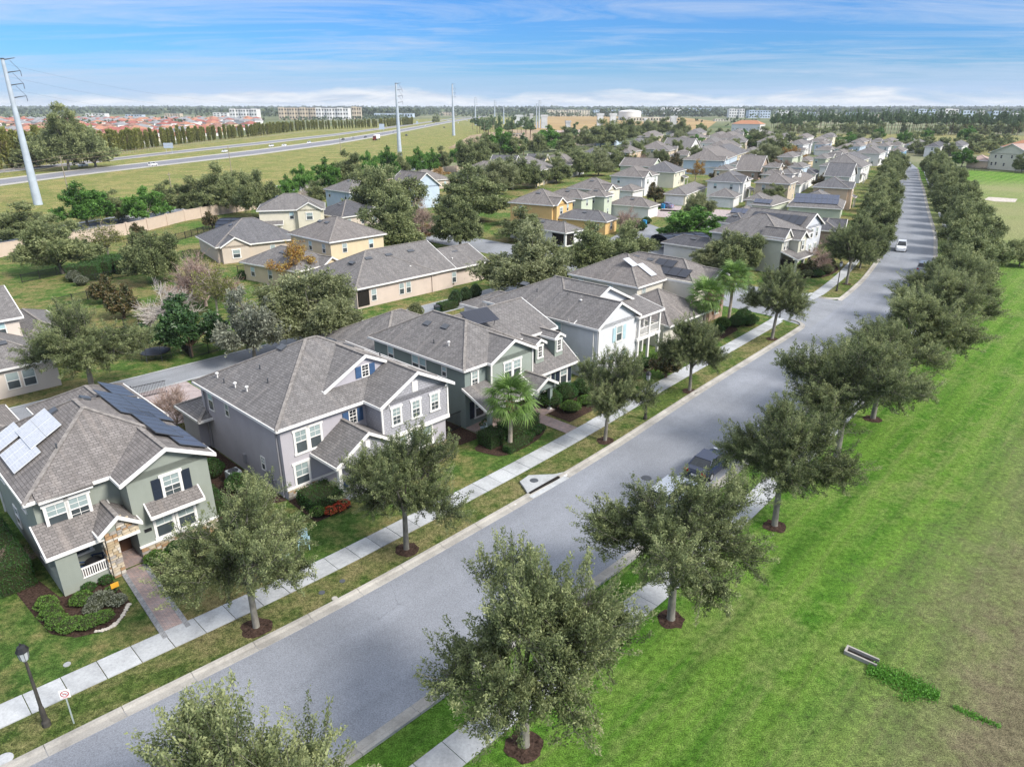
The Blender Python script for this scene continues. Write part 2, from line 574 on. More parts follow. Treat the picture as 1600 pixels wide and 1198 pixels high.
def leaf_mat(name, dark, mid, light, trans=0.25, rough=0.6):
    """per-leaf tone comes from the 'tone' attribute (random per twig and leaf, paler at tree twig ends), tree to tree from the object"""
    k = ('leaf', name)
    if k in MATS: return MATS[k]
    m = D.materials.new(name); m.use_nodes = True
    g = NT(m.node_tree); b = g.n['Principled BSDF']; out = g.n['Material Output']
    at = g.node('ShaderNodeAttribute'); at.attribute_name = 'tone'
    oi = g.node('ShaderNodeObjectInfo')
    t = g.math('ADD', at.outputs['Fac'], g.math('MULTIPLY', g.math('SUBTRACT', oi.outputs['Random'], 0.5), 0.22))
    c = g.ramp(t, [(0.0, dark), (0.5, mid), (1.0, light)])
    g.link(c, b.inputs['Base Color'])
    b.inputs['Roughness'].default_value = rough
    b.inputs['Specular IOR Level'].default_value = 0.35
    tr = g.node('ShaderNodeBsdfTranslucent')
    g.link(c, tr.inputs['Color'])
    mx = g.node('ShaderNodeMixShader'); mx.inputs[0].default_value = trans
    g.link(b.outputs[0], mx.inputs[1]); g.link(tr.outputs[0], mx.inputs[2])
    g.link(mx.outputs[0], out.inputs['Surface'])
    MATS[k] = m
    return m


def bark_mat(name, col, scale=6):
    k = ('bark', name)
    if k in MATS: return MATS[k]
    m, g, b = new_mat(name, 0.95, 0.1)
    tc = g.node('ShaderNodeTexCoord'); P = tc.outputs['Object']
    n = g.noise(g.scaled(P, (1, 1, 0.3)), scale, 5, 0.7)
    n2 = g.noise(P, 2.0, 4, 0.6)
    c = g.ramp(n, [(0.3, tuple(x * .55 for x in col)), (0.7, tuple(min(1, x * 1.25) for x in col))])
    c = g.mix(g.ramp(n2, [(0.45, 0.0), (0.7, 0.6)]), c, tuple(min(1, x * y) for x, y in zip(col, (1.45, 1.5, 1.4))))
    g.link(c, b.inputs['Base Color'])
    bump(g, b, n, 0.03, 0.8)
    MATS[k] = m
    return m


def glass_mat(name, col, rough=0.12, spec=0.6):
    k = ('glass', name)
    if k in MATS: return MATS[k]
    m, g, b = new_mat(name, rough, spec)
    tc = g.node('ShaderNodeTexCoord')
    sp = g.node('ShaderNodeSeparateXYZ'); g.link(tc.outputs['Object'], sp.inputs[0])
    n = g.noise(tc.outputs['Object'], 1.4, 2, 0.5)
    blind = g.math('GREATER_THAN', g.math('FRACT', g.math('MULTIPLY', sp.outputs[2], 16)), 0.3)
    c = g.ramp(n, [(0.35, tuple(x * .75 for x in col)), (0.65, tuple(x * 1.15 for x in col))])
    c = g.mix(g.math('MULTIPLY', blind, 0.22), c, tuple(min(1, x * 1.9) for x in col))
    oi = g.node('ShaderNodeObjectInfo')          # each pane has its blind drawn differently
    c = g.mix(g.math('MULTIPLY', oi.outputs['Random'], 0.55), c, tuple(min(1, x * 1.5 + .06) for x in col) if col[0] > .15 else tuple(x * .4 for x in col))
    g.link(c, b.inputs['Base Color'])
    MATS[k] = m
    return m


WHITE = plain('white_trim_paint', (0.74, 0.72, 0.69), 0.5, 0.3, var=0.05)
CREAMTRIM = plain('cream_trim_paint', (0.70, 0.66, 0.57), 0.5, 0.3)
GLASS_UP = glass_mat('window_glass_blind', (0.22, 0.27, 0.27))
GLASS_LO = glass_mat('window_glass_screen', (0.055, 0.068, 0.075), 0.2)
GLASS_TEAL = glass_mat('window_glass_bright', (0.30, 0.42, 0.44))
DARKGLASS = glass_mat('window_glass_dark', (0.02, 0.025, 0.03), 0.1)
BLACK = plain('black_metal', (0.018, 0.018, 0.02), 0.45, 0.4)
DARKMETAL = plain('dark_grey_metal', (0.06, 0.065, 0.075), 0.4, 0.5)
ROOF = shingle()
ROOF_MID = shingle('weathered_grey_shingles', (0.145, 0.143, 0.150))
ROOF_DARK = shingle('charcoal_shingles', (0.105, 0.105, 0.115))
ROOF_BROWN = shingle('brown_grey_shingles', (0.192, 0.175, 0.166))
CAPMAT = plain('ridge_shingles', (0.235, 0.215, 0.20), 0.95, 0.1, var=0.2, scale=4)
MULCH = None

# ------------------------------------------------------------------ ground, roads, paths
def sheet(name, pts, mat, z=0.0, kind='structure', parent=None):
    m = MB(); m.poly([(p[0], p[1], z) for p in pts])
    o = m.build(name, mat, parent)
    if kind: o['kind'] = kind
    return o


def ribbon(name, left, right, mat, z=0.0, kind='structure', parent=None, uvs=True):
    """strip of quads between two polylines"""
    m = MB(); L = 0.0
    for i in range(len(left) - 1):
        a, b, c, d = left[i], right[i], right[i + 1], left[i + 1]
        l2 = L + (Vector(c[:2]) - Vector(b[:2])).length
        w = (Vector(a[:2]) - Vector(b[:2])).length
        m.poly([(a[0], a[1], z), (b[0], b[1], z), (c[0], c[1], z), (d[0], d[1], z)], uv=[(w, L), (0, L), (0, l2), (w, l2)])
        L = l2
    o = m.build(name, mat, parent)
    if kind: o['kind'] = kind
    return o


def far_ground_mat():
    m, g, b = new_mat('far_ground', 0.95, 0.05)
    tc = g.node('ShaderNodeTexCoord'); P = tc.outputs['Object']
    n = g.noise(P, 0.006, 7, 0.6, 0.4); n2 = g.noise(P, 0.05, 6, 0.65); n3 = g.noise(P, 0.9, 5, 0.7)
    c = g.ramp(n, [(0.35, (0.07, 0.10, 0.045)), (0.52, (0.16, 0.165, 0.09)), (0.66, (0.30, 0.27, 0.19))])
    c = g.mix(g.ramp(n2, [(0.4, 0.0), (0.65, 0.6)]), c, (0.08, 0.12, 0.05))
    c = g.mix(0.5, c, g.ramp(n3, [(0.3, 0.15), (0.7, 0.85)]), 'OVERLAY')
    g.link(c, b.inputs['Base Color'])
    return m


G1, G2 = (0.050, 0.135, 0.016), (0.085, 0.185, 0.028)
LAWN = grass_mat('lawn_grass', (0.050, 0.100, 0.020), (0.092, 0.155, 0.034), (0.23, 0.18, 0.085), 0.85, thr=.45)
VERGE = grass_mat('street_verge_grass', (0.055, 0.092, 0.020), (0.10, 0.135, 0.034), (0.215, 0.18, 0.09), 0.75, thr=.455)
PARK = grass_mat('park_grass', (0.060, 0.200, 0.014), (0.10, 0.265, 0.022), (0.21, 0.26, 0.085), 0.5, stripes=(ANG, 3.4, 0.42),
                 tanfield=(0, 0, 0, 1, (0, 0, 0))) if False else None


def park_mat():
    return grass_mat('park_grass', (0.058, 0.150, 0.016), (0.100, 0.205, 0.028), (0.20, 0.215, 0.085), 0.55, stripes=(ANG, 3.0, 0.38),
                     tanfield=(0, PARK_T, ANG, 8.0, (0.185, 0.155, 0.100)))


# rotated coordinate of the wandering line between the green and the dry grass
PARK_T = (W(0, -24.6) - Vector((0, 0, 0))).dot(Vector((-math.sin(ANG), math.cos(ANG), 0)))
PARKM = park_mat()
FIELD = grass_mat('highway_verge_grass', (0.125, 0.155, 0.042), (0.17, 0.185, 0.058), (0.29, 0.235, 0.10), 0.85, thr=.46)
ASPH = asphalt_mat('street_asphalt', (0.228, 0.240, 0.268))
ASPH2 = asphalt_mat('alley_asphalt', (0.24, 0.25, 0.27))
ASPH3 = asphalt_mat('highway_asphalt', (0.20, 0.20, 0.22))
CONC = concrete_mat('sidewalk_concrete', (0.405, 0.415, 0.425))
KERB = concrete_mat('kerb_concrete', (0.36, 0.34, 0.31), 1.6)
MULCH = plain('mulch', (0.062, 0.040, 0.031), 0.98, 0.05, var=0.42, scale=9)
PAVER = brick_mat('paver_bricks', (0.36, 0.26, 0.23), (0.27, 0.22, 0.21), (0.16, 0.14, 0.13), 0.22, 0.11, 0.008, 0.785)
PAVEDGE = brick_mat('grey_paver_border', (0.27, 0.27, 0.27), (0.22, 0.22, 0.225), (0.12, 0.12, 0.12), 0.22, 0.3, 0.01)
SAND = plain('bare_soil', (0.33, 0.25, 0.17), 0.95, 0.05, var=0.25, scale=0.08)

tag(sheet('ground', [(-14000, -300), (14000, -300), (14000, 16000), (-14000, 16000)], far_ground_mat(), -0.06), kind='structure')
# neighbourhood lawns left of the street, park on the right
srange = list(range(-60, 345, 3))
ribbon('lawn', [W(s, KL(s) + 150) for s in srange], [W(s, KL(s) - 0.3) for s in srange], LAWN, 0.0)
ribbon('park_lawn', [W(s, KR(s) + 0.3) for s in srange], [W(s, KR(s) - 260 if s < 300 else KR(s) - 120) for s in srange], PARKM, 0.0)
ribbon('road', [W(s, KL(s) + 0.02) for s in range(-60, 520, 2)], [W(s, KR(s) - 0.02) for s in range(-60, 520, 2)], ASPH, 0.012)
ribbon('verge', [W(s, KL(s) + 2.45) for s in range(-60, 67, 2)], [W(s, KL(s)) for s in range(-60, 67, 2)], VERGE, 0.018)
ribbon('verge', [W(s, KL(s) + 2.45) for s in range(83, 340, 3)], [W(s, KL(s)) for s in range(83, 340, 3)], VERGE, 0.018)

# concrete gutter bands and rounded kerbs, in cast lengths
kerb_mesh_cache = {}


def kerb_run(side, s0, s1, step, label=None):
    f = KL if side > 0 else KR
    root = empty('kerb', W(s0, f(s0), 0)); root['kind'] = 'structure'
    s = s0
    n = 0
    while s < s1 - 0.01:
        e = min(s + step, s1)
        gap = 0.012 if step < 8 else 0
        ss = [s + gap, (s + e) / 2, e - gap] if step < 8 else list(np.linspace(s, e, max(2, int((e - s) / 3))))
        prof = [(-0.52, 0.013), (-0.50, 0.022), (-0.10, 0.024), (0.0, 0.115), (0.17, 0.13), (0.19, 0.01)]
        m = MB()
        base = W(s, f(s), 0)
        rows = []
        for q in ss:
            rows.append([W(q, f(q) + side * dx, z) - base for dx, z in prof])
        for i in range(len(rows) - 1):
            for j in range(len(prof) - 1):
                p = [rows[i][j], rows[i + 1][j], rows[i + 1][j + 1], rows[i][j + 1]]
                m.poly(p if side < 0 else p[::-1])
        for r in (rows[0], rows[-1]): m.poly(r)
        o = m.build('kerb_section', KERB, root)
        o.location = base - root.location
        s = e; n += 1
        if n > 140: step = 30
    return root


kerb_run(1, -24, 66.5, 3.0)
kerb_run(1, 82.5, 340, 6.0)
kerb_run(-1, -24, 340, 3.0)


def slab_walk(f, off0, off1, s0, s1, step=1.52, name='sidewalk', z=0.05, far=1e9):
    root = empty(name, W(s0, f(s0) + off0, 0)); root['kind'] = 'structure'
    s = s0; rnd = random.Random(5); k = 0
    while s < s1:
        st = step if s < far else 12
        e = s + st; gp_ = 0.018 if st < 5 else 0.0
        c = W((s + e) / 2, f((s + e) / 2) + (off0 + off1) / 2)
        dz = rnd.uniform(-.006, .006)
        top = [W(s + gp_, f(s + gp_) + off0, z + dz), W(e - gp_, f(e - gp_) + off0, z + dz), W(e - gp_, f(e - gp_) + off1, z + dz), W(s + gp_, f(s + gp_) + off1, z + dz)]
        m = MB(); m.prism([p - c for p in top], z + dz + 0.03)
        o = m.build('slab', CONC, root); o.location = c - root.location
        s = e; k += 1
    # the dirt-filled joints read through from a thin bed just under the slabs
    return root


slab_walk(KL, 2.50, 4.05, -24, 66, far=70)
slab_walk(KR, -3.45, -1.95, -20, 112, far=100)
slab_walk(KR, -3.45, -1.95, 112, 330, far=100)
slab_walk(KL, 2.5, 4.0, 84, 112, far=140)
slab_walk(KL, 2.5, 4.0, 112, 330, far=100)

# cross street on the left between the two blocks, with rounded kerb returns
ribbon('road', [W(82.3, KL(80) - 1), W(82.2, 9), W(82.0, 20), W(82, 38), W(82, 62), W(82, 120)], [W(66.8, KL(66) - 1), W(68.6, 8), W(69.0, 20), W(70, 38), W(72, 62), W(74, 120)], ASPH2, 0.020)
def kerb_return(c, r, a0, a1, name='kerb'):
    m = MB(); n = 10
    prof = [(0.4, 0.024), (0.10, 0.026), (0.0, 0.115), (-0.18, 0.13), (-0.2, 0.0)]
    rows = []
    for i in range(n + 1):
        a = a0 + (a1 - a0) * i / n
        rows.append([W(c[0] + math.cos(a) * (r + p[0]), c[1] + math.sin(a) * (r + p[0]), p[1]) for p in prof])
    for i in range(n):
        for j in range(len(prof) - 1):
            m.poly([rows[i][j], rows[i][j + 1], rows[i + 1][j + 1], rows[i + 1][j]])
    o = m.build('kerb', KERB); o['kind'] = 'structure'
kerb_return((66.3, KL(66) + 2.2), 2.2, R_(-90), R_(0))
kerb_return((84.6, KL(83) + 2.4), 2.4, R_(180), R_(270))
sheet('driveway', [W(66, 5.5), W(68.4, 5.5), W(68.4, 7.0), W(66, 6.6)], CONC, 0.024)
sheet('sidewalk', [W(80.5, 6.6), W(84.3, KL(84) + 2.5), W(84.3, KL(84) + 4.0), W(82.4, 9.4)], CONC, 0.03)

# the alley behind the first row of houses
ASL = list(range(-16, 72, 4))
ribbon('alley', [W(s, 43.6) for s in ASL], [W(s, 39.2) for s in ASL], ASPH2, 0.012)
ribbon('kerb', [W(s, 43.85) for s in ASL], [W(s, 43.55) for s in ASL], CONC, 0.04)
ribbon('kerb', [W(s, 39.3) for s in ASL], [W(s, 38.95) for s in ASL], CONC, 0.04)
# short return of the alley towards the second block
DRV = brick_mat('driveway_pavers', (0.40, 0.33, 0.32), (0.33, 0.28, 0.28), (0.22, 0.19, 0.18), 0.24, 0.12, 0.008)
for (s0, s1) in ((-1.2, 5.2), (14.4, 18.0), (33.4, 38)):
    sheet('driveway', [W(s0, 29.5), W(s1 + 1.6, 29.5), W(s1 + 1.6, 39.0), W(s0, 39.0)], DRV, 0.024)
# second block: service lane with the garages, kerbed green and a side street
P = gp
sheet('alley', [P(905, 452), P(1010, 470), P(1050, 400), P(1185, 372), P(1260, 356), P(1235, 344), P(1150, 352), P(1030, 356), P(1002, 345), P(905, 400)], ASPH2, 0.012)
for q in ([P(1030, 330), P(1062, 331), P(1066, 322), P(1040, 321)], [P(1104, 345), P(1142, 346), P(1150, 329), P(1112, 327)], [P(1008, 338), P(1060, 341), P(1066, 329), P(1020, 327)], [P(1165, 343), P(1195, 344), P(1200, 335), P(1170, 333)]):
    sheet('driveway', q, DRV, 0.022)

# highway and the fields around it
HN = [(-60, 298), (0, 291), (120, 275), (240, 261), (400, 242.5), (520, 226.5), (600, 212.5), (660, 200.5), (700, 192.5), (740, 185.5), (765, 181.5)]
HF = [(-60, 286), (0, 279.5), (120, 265.5), (240, 252.5), (400, 234), (520, 218.5), (600, 206), (660, 196.0), (700, 189.0), (740, 183.5), (765, 180.2)]
OF_N = [(-60, 276), (0, 270.5), (120, 258), (240, 244), (400, 227), (520, 213), (600, 202.0), (660, 193.2), (700, 187.3), (740, 182.4), (765, 179.6)]
OF_F = [(-60, 271), (0, 265.5), (120, 253.5), (240, 239.5), (400, 222.5), (520, 209.5), (600, 199.2), (660, 191.4), (700, 186.0), (740, 181.7), (765, 179.1)]
def dens(L):
    out = []
    for (a, b) in zip(L, L[1:]):
        for k in range(4): out.append(P(a[0] + (b[0] - a[0]) * k / 4, a[1] + (b[1] - a[1]) * k / 4))
    out.append(P(*L[-1])); return out
sheet('field', [P(-300, 330), P(-80, 380), P(60, 366), P(230, 338), P(400, 312), P(560, 285), P(720, 250), P(800, 226), P(850, 205), P(800, 184), P(660, 186), P(420, 206), P(230, 232), P(60, 252), P(-300, 262)], FIELD, 0.0)
CONCL = plain('pale_shoulder', (0.42, 0.40, 0.36), 0.9, 0.1)
ribbon('highway', dens(HF), dens(HN), CONCL, 0.06)
def lerpl(A_, B_, f): return [a.lerp(b, f) for a, b in zip(A_, B_)]
hf, hn, onn, off = dens(HF), dens(HN), dens(OF_N), dens(OF_F)
ribbon('highway', lerpl(hf, hn, .17), lerpl(hf, hn, .83), ASPH3, 0.12)
ribbon('highway', off, onn, CONCL, 0.06)
ribbon('highway', lerpl(off, onn, .2), lerpl(off, onn, .8), ASPH3, 0.12)
LINE = plain('lane_paint', (0.75, 0.74, 0.70), 0.6, 0.2)
for f in (.19, .815):
    ribbon('lane_marking', lerpl(hf, hn, f), lerpl(hf, hn, f + .012), LINE, 0.16)
# road running along the back wall of the neighbourhood
RB0 = [(-200, 430), (0, 396), (110, 370), (230, 347), (330, 325), (430, 305), (520, 290), (640, 268), (730, 247), (790, 228)]
RB1 = [(-200, 412), (0, 378), (110, 354), (230, 334), (330, 313), (430, 295), (520, 280), (640, 260), (730, 241), (790, 224)]
ribbon('road', dens(RB1), dens(RB0), ASPH2, 0.03)
ribbon('sidewalk', dens([(a, b - 4) for a, b in RB1]), dens([(a, b - 2) for a, b in RB1]), CONC, 0.04)
# building site and brown field in the distance
sheet('field', [P(826, 205), P(1100, 205), P(1120, 190), P(1060, 183), P(850, 181)], plain('dry_field', (0.34, 0.24, 0.12), 0.95, 0.05, var=0.12, scale=0.01), 0.05)
sheet('building_site', [P(700, 232), P(900, 226), P(960, 213), P(940, 205), P(800, 203), P(735, 212)], SAND, 0.10)
sheet('field', [P(1230, 226), P(1600, 246), P(1750, 246), P(1750, 216), P(1500, 210), P(1230, 209)], grass_mat('marsh_grass', (0.16, 0.16, 0.06), (0.20, 0.19, 0.08), (0.30, 0.25, 0.12), 0.8), 0.02)
sheet('pond', [P(1120, 222.5), P(1420, 224.5), P(1440, 220.5), P(1300, 218), P(1130, 217.5)], plain('pond_water', (0.05, 0.07, 0.09), 0.08, 0.6), 0.06)
sheet('bare_patch', [P(1545, 308), P(1590, 311), P(1586, 316), P(1555, 315), P(1538, 312)], plain('white_sand', (0.5, 0.45, 0.4), 0.95, 0.05, var=0.2), 0.02)

# ------------------------------------------------------------------ houses
WIN = {}


def win_meshes(w, h, style):
    k = (round(w, 2), round(h, 2), style)
    if k in WIN: return WIN[k]
    f = MB(); c = .13 if 'c' in style else .05
    pr = .055 if 'c' in style else .035
    f.box(-w / 2 - c, -w / 2, -pr, .02, -h / 2, h / 2)
    f.box(w / 2, w / 2 + c, -pr, .02, -h / 2, h / 2)
    if 'c' in style:
        f.box(-w / 2 - c - .07, w / 2 + c + .07, -pr - .02, .02, h / 2, h / 2 + .17)
        f.box(-w / 2 - c - .05, w / 2 + c + .05, -pr - .035, .02, -h / 2 - .13, -h / 2)
    else:
        f.box(-w / 2 - c, w / 2 + c, -pr, .02, h / 2, h / 2 + c)
        f.box(-w / 2 - c, w / 2 + c, -pr - .02, .02, -h / 2 - .07, -h / 2)
    f.box(-w / 2, w / 2, -.035, .015, -.03, .03)
    for s_ in (-1, 1): f.box(s_ * w / 2 - (.035 if s_ > 0 else 0), s_ * w / 2 + (0 if s_ > 0 else .035), -.03, .015, -h / 2, h / 2)
    if 'm' in style:
        f.box(-.013, .013, -.026, .012, .03, h / 2)
        f.box(-w / 2 + .03, w / 2 - .03, -.024, .011, h / 4 - .012, h / 4 + .012)
        if 'M' in style:
            f.box(-.013, .013, -.026, .012, -h / 2, -.03)
            f.box(-w / 2 + .03, w / 2 - .03, -.024, .011, -h / 4 - .012, -h / 4 + .012)
    fm = f.mesh('window_frame', CREAMTRIM if 'k' in style else WHITE)
    u = MB(); u.box(-w / 2, w / 2, -.004, .004, .0, h / 2)
    l = MB(); l.box(-w / 2, w / 2, -.008, .002, -h / 2, .0)
    um = u.mesh('pane', DARKGLASS if 'd' in style else (GLASS_TEAL if 't' in style else GLASS_UP))
    lm = l.mesh('pane', DARKGLASS if 'd' in style else (GLASS_LO if 'l' not in style else GLASS_UP))
    WIN[k] = (fm, um, lm)
    return WIN[k]


class House:
    def __init__(s, name, label, origin, ang=ANG, wall=None, roof=None, trim=None, cat='house', group='houses of the neighbourhood'):
        s.ox, s.oy = origin
        s.root = empty(name, (0, 0, 0), ang, label, cat, group)
        s.roofmat = roof or ROOF; s.trim = trim or WHITE; s.wallmat = wall
        s.wall = MB(); s.roof = MB(); s.fas = MB(); s.cap = MB()
        s.extra = {}

    def x(s, a): return a - s.ox
    def y(s, a): return a - s.oy

    def box(s, x0, x1, y0, y1, z0, z1, mb=None):
        (mb or s.wall).box(s.x(x0), s.x(x1), s.y(y0), s.y(y1), z0, z1)

    def part(s, name, mat):
        k = (name, mat.name)
        if name in ('column', 'column_base', 'downspout', 'utility_box', 'door', 'garage_door', 'chimney'):
            k = (name, len(s.extra))
        if k not in s.extra: s.extra[k] = (MB(), mat)
        return s.extra[k][0]

    def beamf(s, p, q, w=.07, h=.2, up=.03):
        s.fas.beam((p[0], p[1], p[2] + up), (q[0], q[1], q[2] + up), w, h)

    def hip(s, x0, x1, y0, y1, z, pitch=.5, o=.4, th=.12):
        x0, x1, y0, y1 = s.x(x0) - o, s.x(x1) + o, s.y(y0) - o, s.y(y1) + o
        w, d = x1 - x0, y1 - y0; r = min(w, d) / 2; h = z + r * pitch
        A_, B_, C_, D_ = (x0, y0, z), (x1, y0, z), (x1, y1, z), (x0, y1, z)
        if w <= d:
            p, q = ((x0 + x1) / 2, y0 + r, h), ((x0 + x1) / 2, y1 - r, h)
            F = [[A_, B_, p], [B_, C_, q, p], [C_, D_, q], [D_, A_, p, q]]; H = [(A_, p), (B_, p), (C_, q), (D_, q), (p, q)]
        else:
            p, q = (x0 + r, (y0 + y1) / 2, h), (x1 - r, (y0 + y1) / 2, h)
            F = [[A_, B_, q, p], [B_, C_, q], [C_, D_, p, q], [D_, A_, p]]; H = [(A_, p), (D_, p), (B_, q), (C_, q), (p, q)]
        for f in F:
            if len(f) == 4 and (Vector(f[2]) - Vector(f[3])).length < .02: f = f[:3]
            s.roof.prism(f, th)
        for a, b in H:
            if (Vector(a) - Vector(b)).length > .1: s.cap.beam((a[0], a[1], a[2] + .045), (b[0], b[1], b[2] + .045), .24, .06)
        for a, b in ((A_, B_), (B_, C_), (C_, D_), (D_, A_)): s.beamf(a, b)
        return h

    def gable(s, x0, x1, y0, y1, z, pitch=.5, o=.4, axis='y', ends=(1, 1), wallmb=None, oe=None, th=.12, capit=True):
        """ridge along axis; ends: which gable ends get a wall triangle, rake board and overhang"""
        oe = o if oe is None else oe
        wm = wallmb or s.wall
        X0, X1, Y0, Y1 = s.x(x0), s.x(x1), s.y(y0), s.y(y1)
        T = (lambda a, b, c: (a, b, c)) if axis == 'y' else (lambda a, b, c: (b, a, c))
        if axis == 'y': a0, a1, b0, b1 = X0 - o, X1 + o, Y0 - (oe if ends[0] else 0), Y1 + (oe if ends[1] else 0); w0, w1, e0, e1 = X0, X1, Y0, Y1
        else: a0, a1, b0, b1 = Y0 - o, Y1 + o, X0 - (oe if ends[0] else 0), X1 + (oe if ends[1] else 0); w0, w1, e0, e1 = Y0, Y1, X0, X1
        m = (a0 + a1) / 2; h = z + (a1 - a0) / 2 * pitch
        f1 = [T(a0, b0, z), T(m, b0, h), T(m, b1, h), T(a0, b1, z)]
        f2 = [T(m, b0, h), T(a1, b0, z), T(a1, b1, z), T(m, b1, h)]
        for f in (f1, f2):
            n = (Vector(f[1]) - Vector(f[0])).cross(Vector(f[2]) - Vector(f[1]))
            s.roof.prism(f if n.z > 0 else f[::-1], th)
        if capit: s.cap.beam(Vector(T(m, b0 + .03, h + .045)), Vector(T(m, b1 - .03, h + .045)), .24, .06)
        s.beamf(T(a0, b0, z), T(a0, b1, z)); s.beamf(T(a1, b0, z), T(a1, b1, z))
        for on, b, e in ((ends[0], b0, e0), (ends[1], b1, e1)):
            if not on: continue
            s.beamf(T(a0, b, z), T(m, b, h), .08, .24, .05); s.beamf(T(a1, b, z), T(m, b, h), .08, .24, .05)
            zt = z + (w0 - a0) * pitch - th
            tri = [T(w0, e, zt - .35), T(w1, e, zt - .35), T(w1, e, zt), T(m, e, h - th), T(w0, e, zt)]
            wm.poly(tri if (axis == 'y') == (b == b0) else tri[::-1])
            inn = [Vector(p) + Vector(T(0, .12 if b == b0 else -.12, 0)) for p in tri]
            wm.poly(inn)
        return h

    def shed(s, x0, x1, y0, y1, zl, zh, low='f', th=.1, o=.3, fas=True):
        """mono-pitch roof; low side 'f' (y0), 'l', 'r'"""
        x0, x1, y0, y1 = s.x(x0), s.x(x1), s.y(y0), s.y(y1)
        if low == 'f': p = [(x0 - o, y0 - o, zl), (x1 + o, y0 - o, zl), (x1 + o, y1, zh), (x0 - o, y1, zh)]
        elif low == 'l': p = [(x0 - o, y0 - o, zl), (x1, y0 - o, zh), (x1, y1 + o, zh), (x0 - o, y1 + o, zl)]
        else: p = [(x0, y0 - o, zh), (x1 + o, y0 - o, zl), (x1 + o, y1 + o, zl), (x0, y1 + o, zh)]
        s.roof.prism(p, th)
        if fas:
            for i in range(4):
                a, b = p[i], p[(i + 1) % 4]
                if a[2] == zh and b[2] == zh: continue
                s.beamf(a, b)

    FACE = {'f': 0.0, 'r': math.pi / 2, 'b': math.pi, 'l': -math.pi / 2}

    def at(s, face, a, z, plane):
        if face in 'fb': return (s.x(a), s.y(plane), z)
        return (s.x(plane), s.y(a), z)

    def win(s, face, a, z, plane, w=.9, h=1.5, style='', shutters=None, lod=0):
        fm, um, lm = win_meshes(w, h, style)
        o = put('window', fm, s.root, s.at(face, a, z, plane), s.FACE[face])
        put('pane', um, o, (0, 0, 0)); put('pane', lm, o, (0, 0, 0))
        if shutters:
            k = ('shut', round(h, 2), shutters.name)
            if k not in WIN:
                m = MB(); m.box(-.24, .24, -.05, .01, -h / 2, h / 2)
                for i in range(int(h / .09)):
                    zz = -h / 2 + .06 + i * .09
                    if abs(zz) > .05 and zz < h / 2 - .07: m.box(-.18, .18, -.065, -.05, zz, zz + .05)
                WIN[k] = m.mesh('shutter', shutters)
            off = w / 2 + .27 + (.13 if 'c' in style else .04)
            for sd in (-1, 1): put('shutter', WIN[k], o, (sd * off, -.0, 0))
        return o

    def vent(s, x, y, z, pitch=.5, face='f', wide=.9):
        """low dark ridge vent box lying on a slope; face = way the slope falls"""
        k = ('vent', round(wide, 1))
        if k not in WIN:
            m = MB(); m.prism([(-wide / 2, -.28, .16), (wide / 2, -.28, .16), (wide / 2, .28, .12), (-wide / 2, .28, .12)], .16)
            WIN[k] = m.mesh('roof_vent', DARKMETAL)
        rz = s.FACE[face]
        mtx = Matrix.Translation((s.x(x), s.y(y), z)) @ Matrix.Rotation(rz, 4, 'Z') @ Matrix.Rotation(math.atan(pitch), 4, 'X')
        o = put('roof_vent', WIN[k], s.root); o.matrix_local = mtx
        return o

    def pipe(s, x, y, z, white=False, h=.35):
        k = ('pipe', white, h)
        if k not in WIN:
            m = MB(); m.tube([(0, 0, -.2), (0, 0, h)], .05, 7)
            if white: m.lathe([(.13, h - .04), (.13, h + .04), (0, h + .1)], n=8)
            WIN[k] = m.mesh('vent_pipe', WHITE if white else DARKMETAL)
        return put('vent_pipe', WIN[k], s.root, (s.x(x), s.y(y), z))

    def panel(s, x, y, z, w, h, pitch=.5, face='f', blue=True, lift=.14, n=(1, 1), mat=None):
        """array of solar panels, each one a part"""
        k = ('panel', round(w, 2), round(h, 2), blue, mat.name if mat else '')
        if k not in WIN:
            m = MB(); m.box(-w / 2, w / 2, -h / 2, h / 2, -.03, .012)
            WIN[k] = m.mesh('solar_panel', mat or (SOLAR if blue else SOLAR_BLACK))
            e = MB(); t = .03
            e.box(-w / 2 - t, w / 2 + t, -h / 2 - t, -h / 2, -.035, .02); e.box(-w / 2 - t, w / 2 + t, h / 2, h / 2 + t, -.035, .02)
            e.box(-w / 2 - t, -w / 2, -h / 2, h / 2, -.035, .02); e.box(w / 2, w / 2 + t, -h / 2, h / 2, -.035, .02)
            WIN[k + ('e',)] = e.mesh('panel_frame', (DARKMETAL if mat is None else SILVER) if blue else BLACK)
        rz = s.FACE[face]; th = math.atan(pitch)
        base = Matrix.Translation((s.x(x), s.y(y), z)) @ Matrix.Rotation(rz, 4, 'Z') @ Matrix.Rotation(th, 4, 'X')
        for i in range(n[0]):
            for j in range(n[1]):
                o = put('solar_panel', WIN[k], s.root)
                o.matrix_local = base @ Matrix.Translation(((i - (n[0] - 1) / 2) * (w + .08), (j - (n[1] - 1) / 2) * (h + .08), lift))
                put('panel_frame', WIN[k + ('e',)], o)

    def finish(s, z0=0.0):
        c, sn = math.cos(s.root.rotation_euler.z), math.sin(s.root.rotation_euler.z)
        if s.wall.f: s.wall.build('wall', s.wallmat, s.root)
        if s.roof.f: s.roof.build('roof', s.roofmat, s.root)
        if s.fas.f: s.fas.build('fascia', s.trim, s.root)
        if s.cap.f: s.cap.build('ridge_cap', CAPMAT, s.root)
        for (n, _), (mb, mat) in s.extra.items():
            mb.build(n, mat, s.root)
        return s.root


def street_house(name, label, s0, t0, **kw):
    h = House(name, label, (s0, t0), ANG, **kw)
    h.root.location = W(s0, t0, 0)
    return h


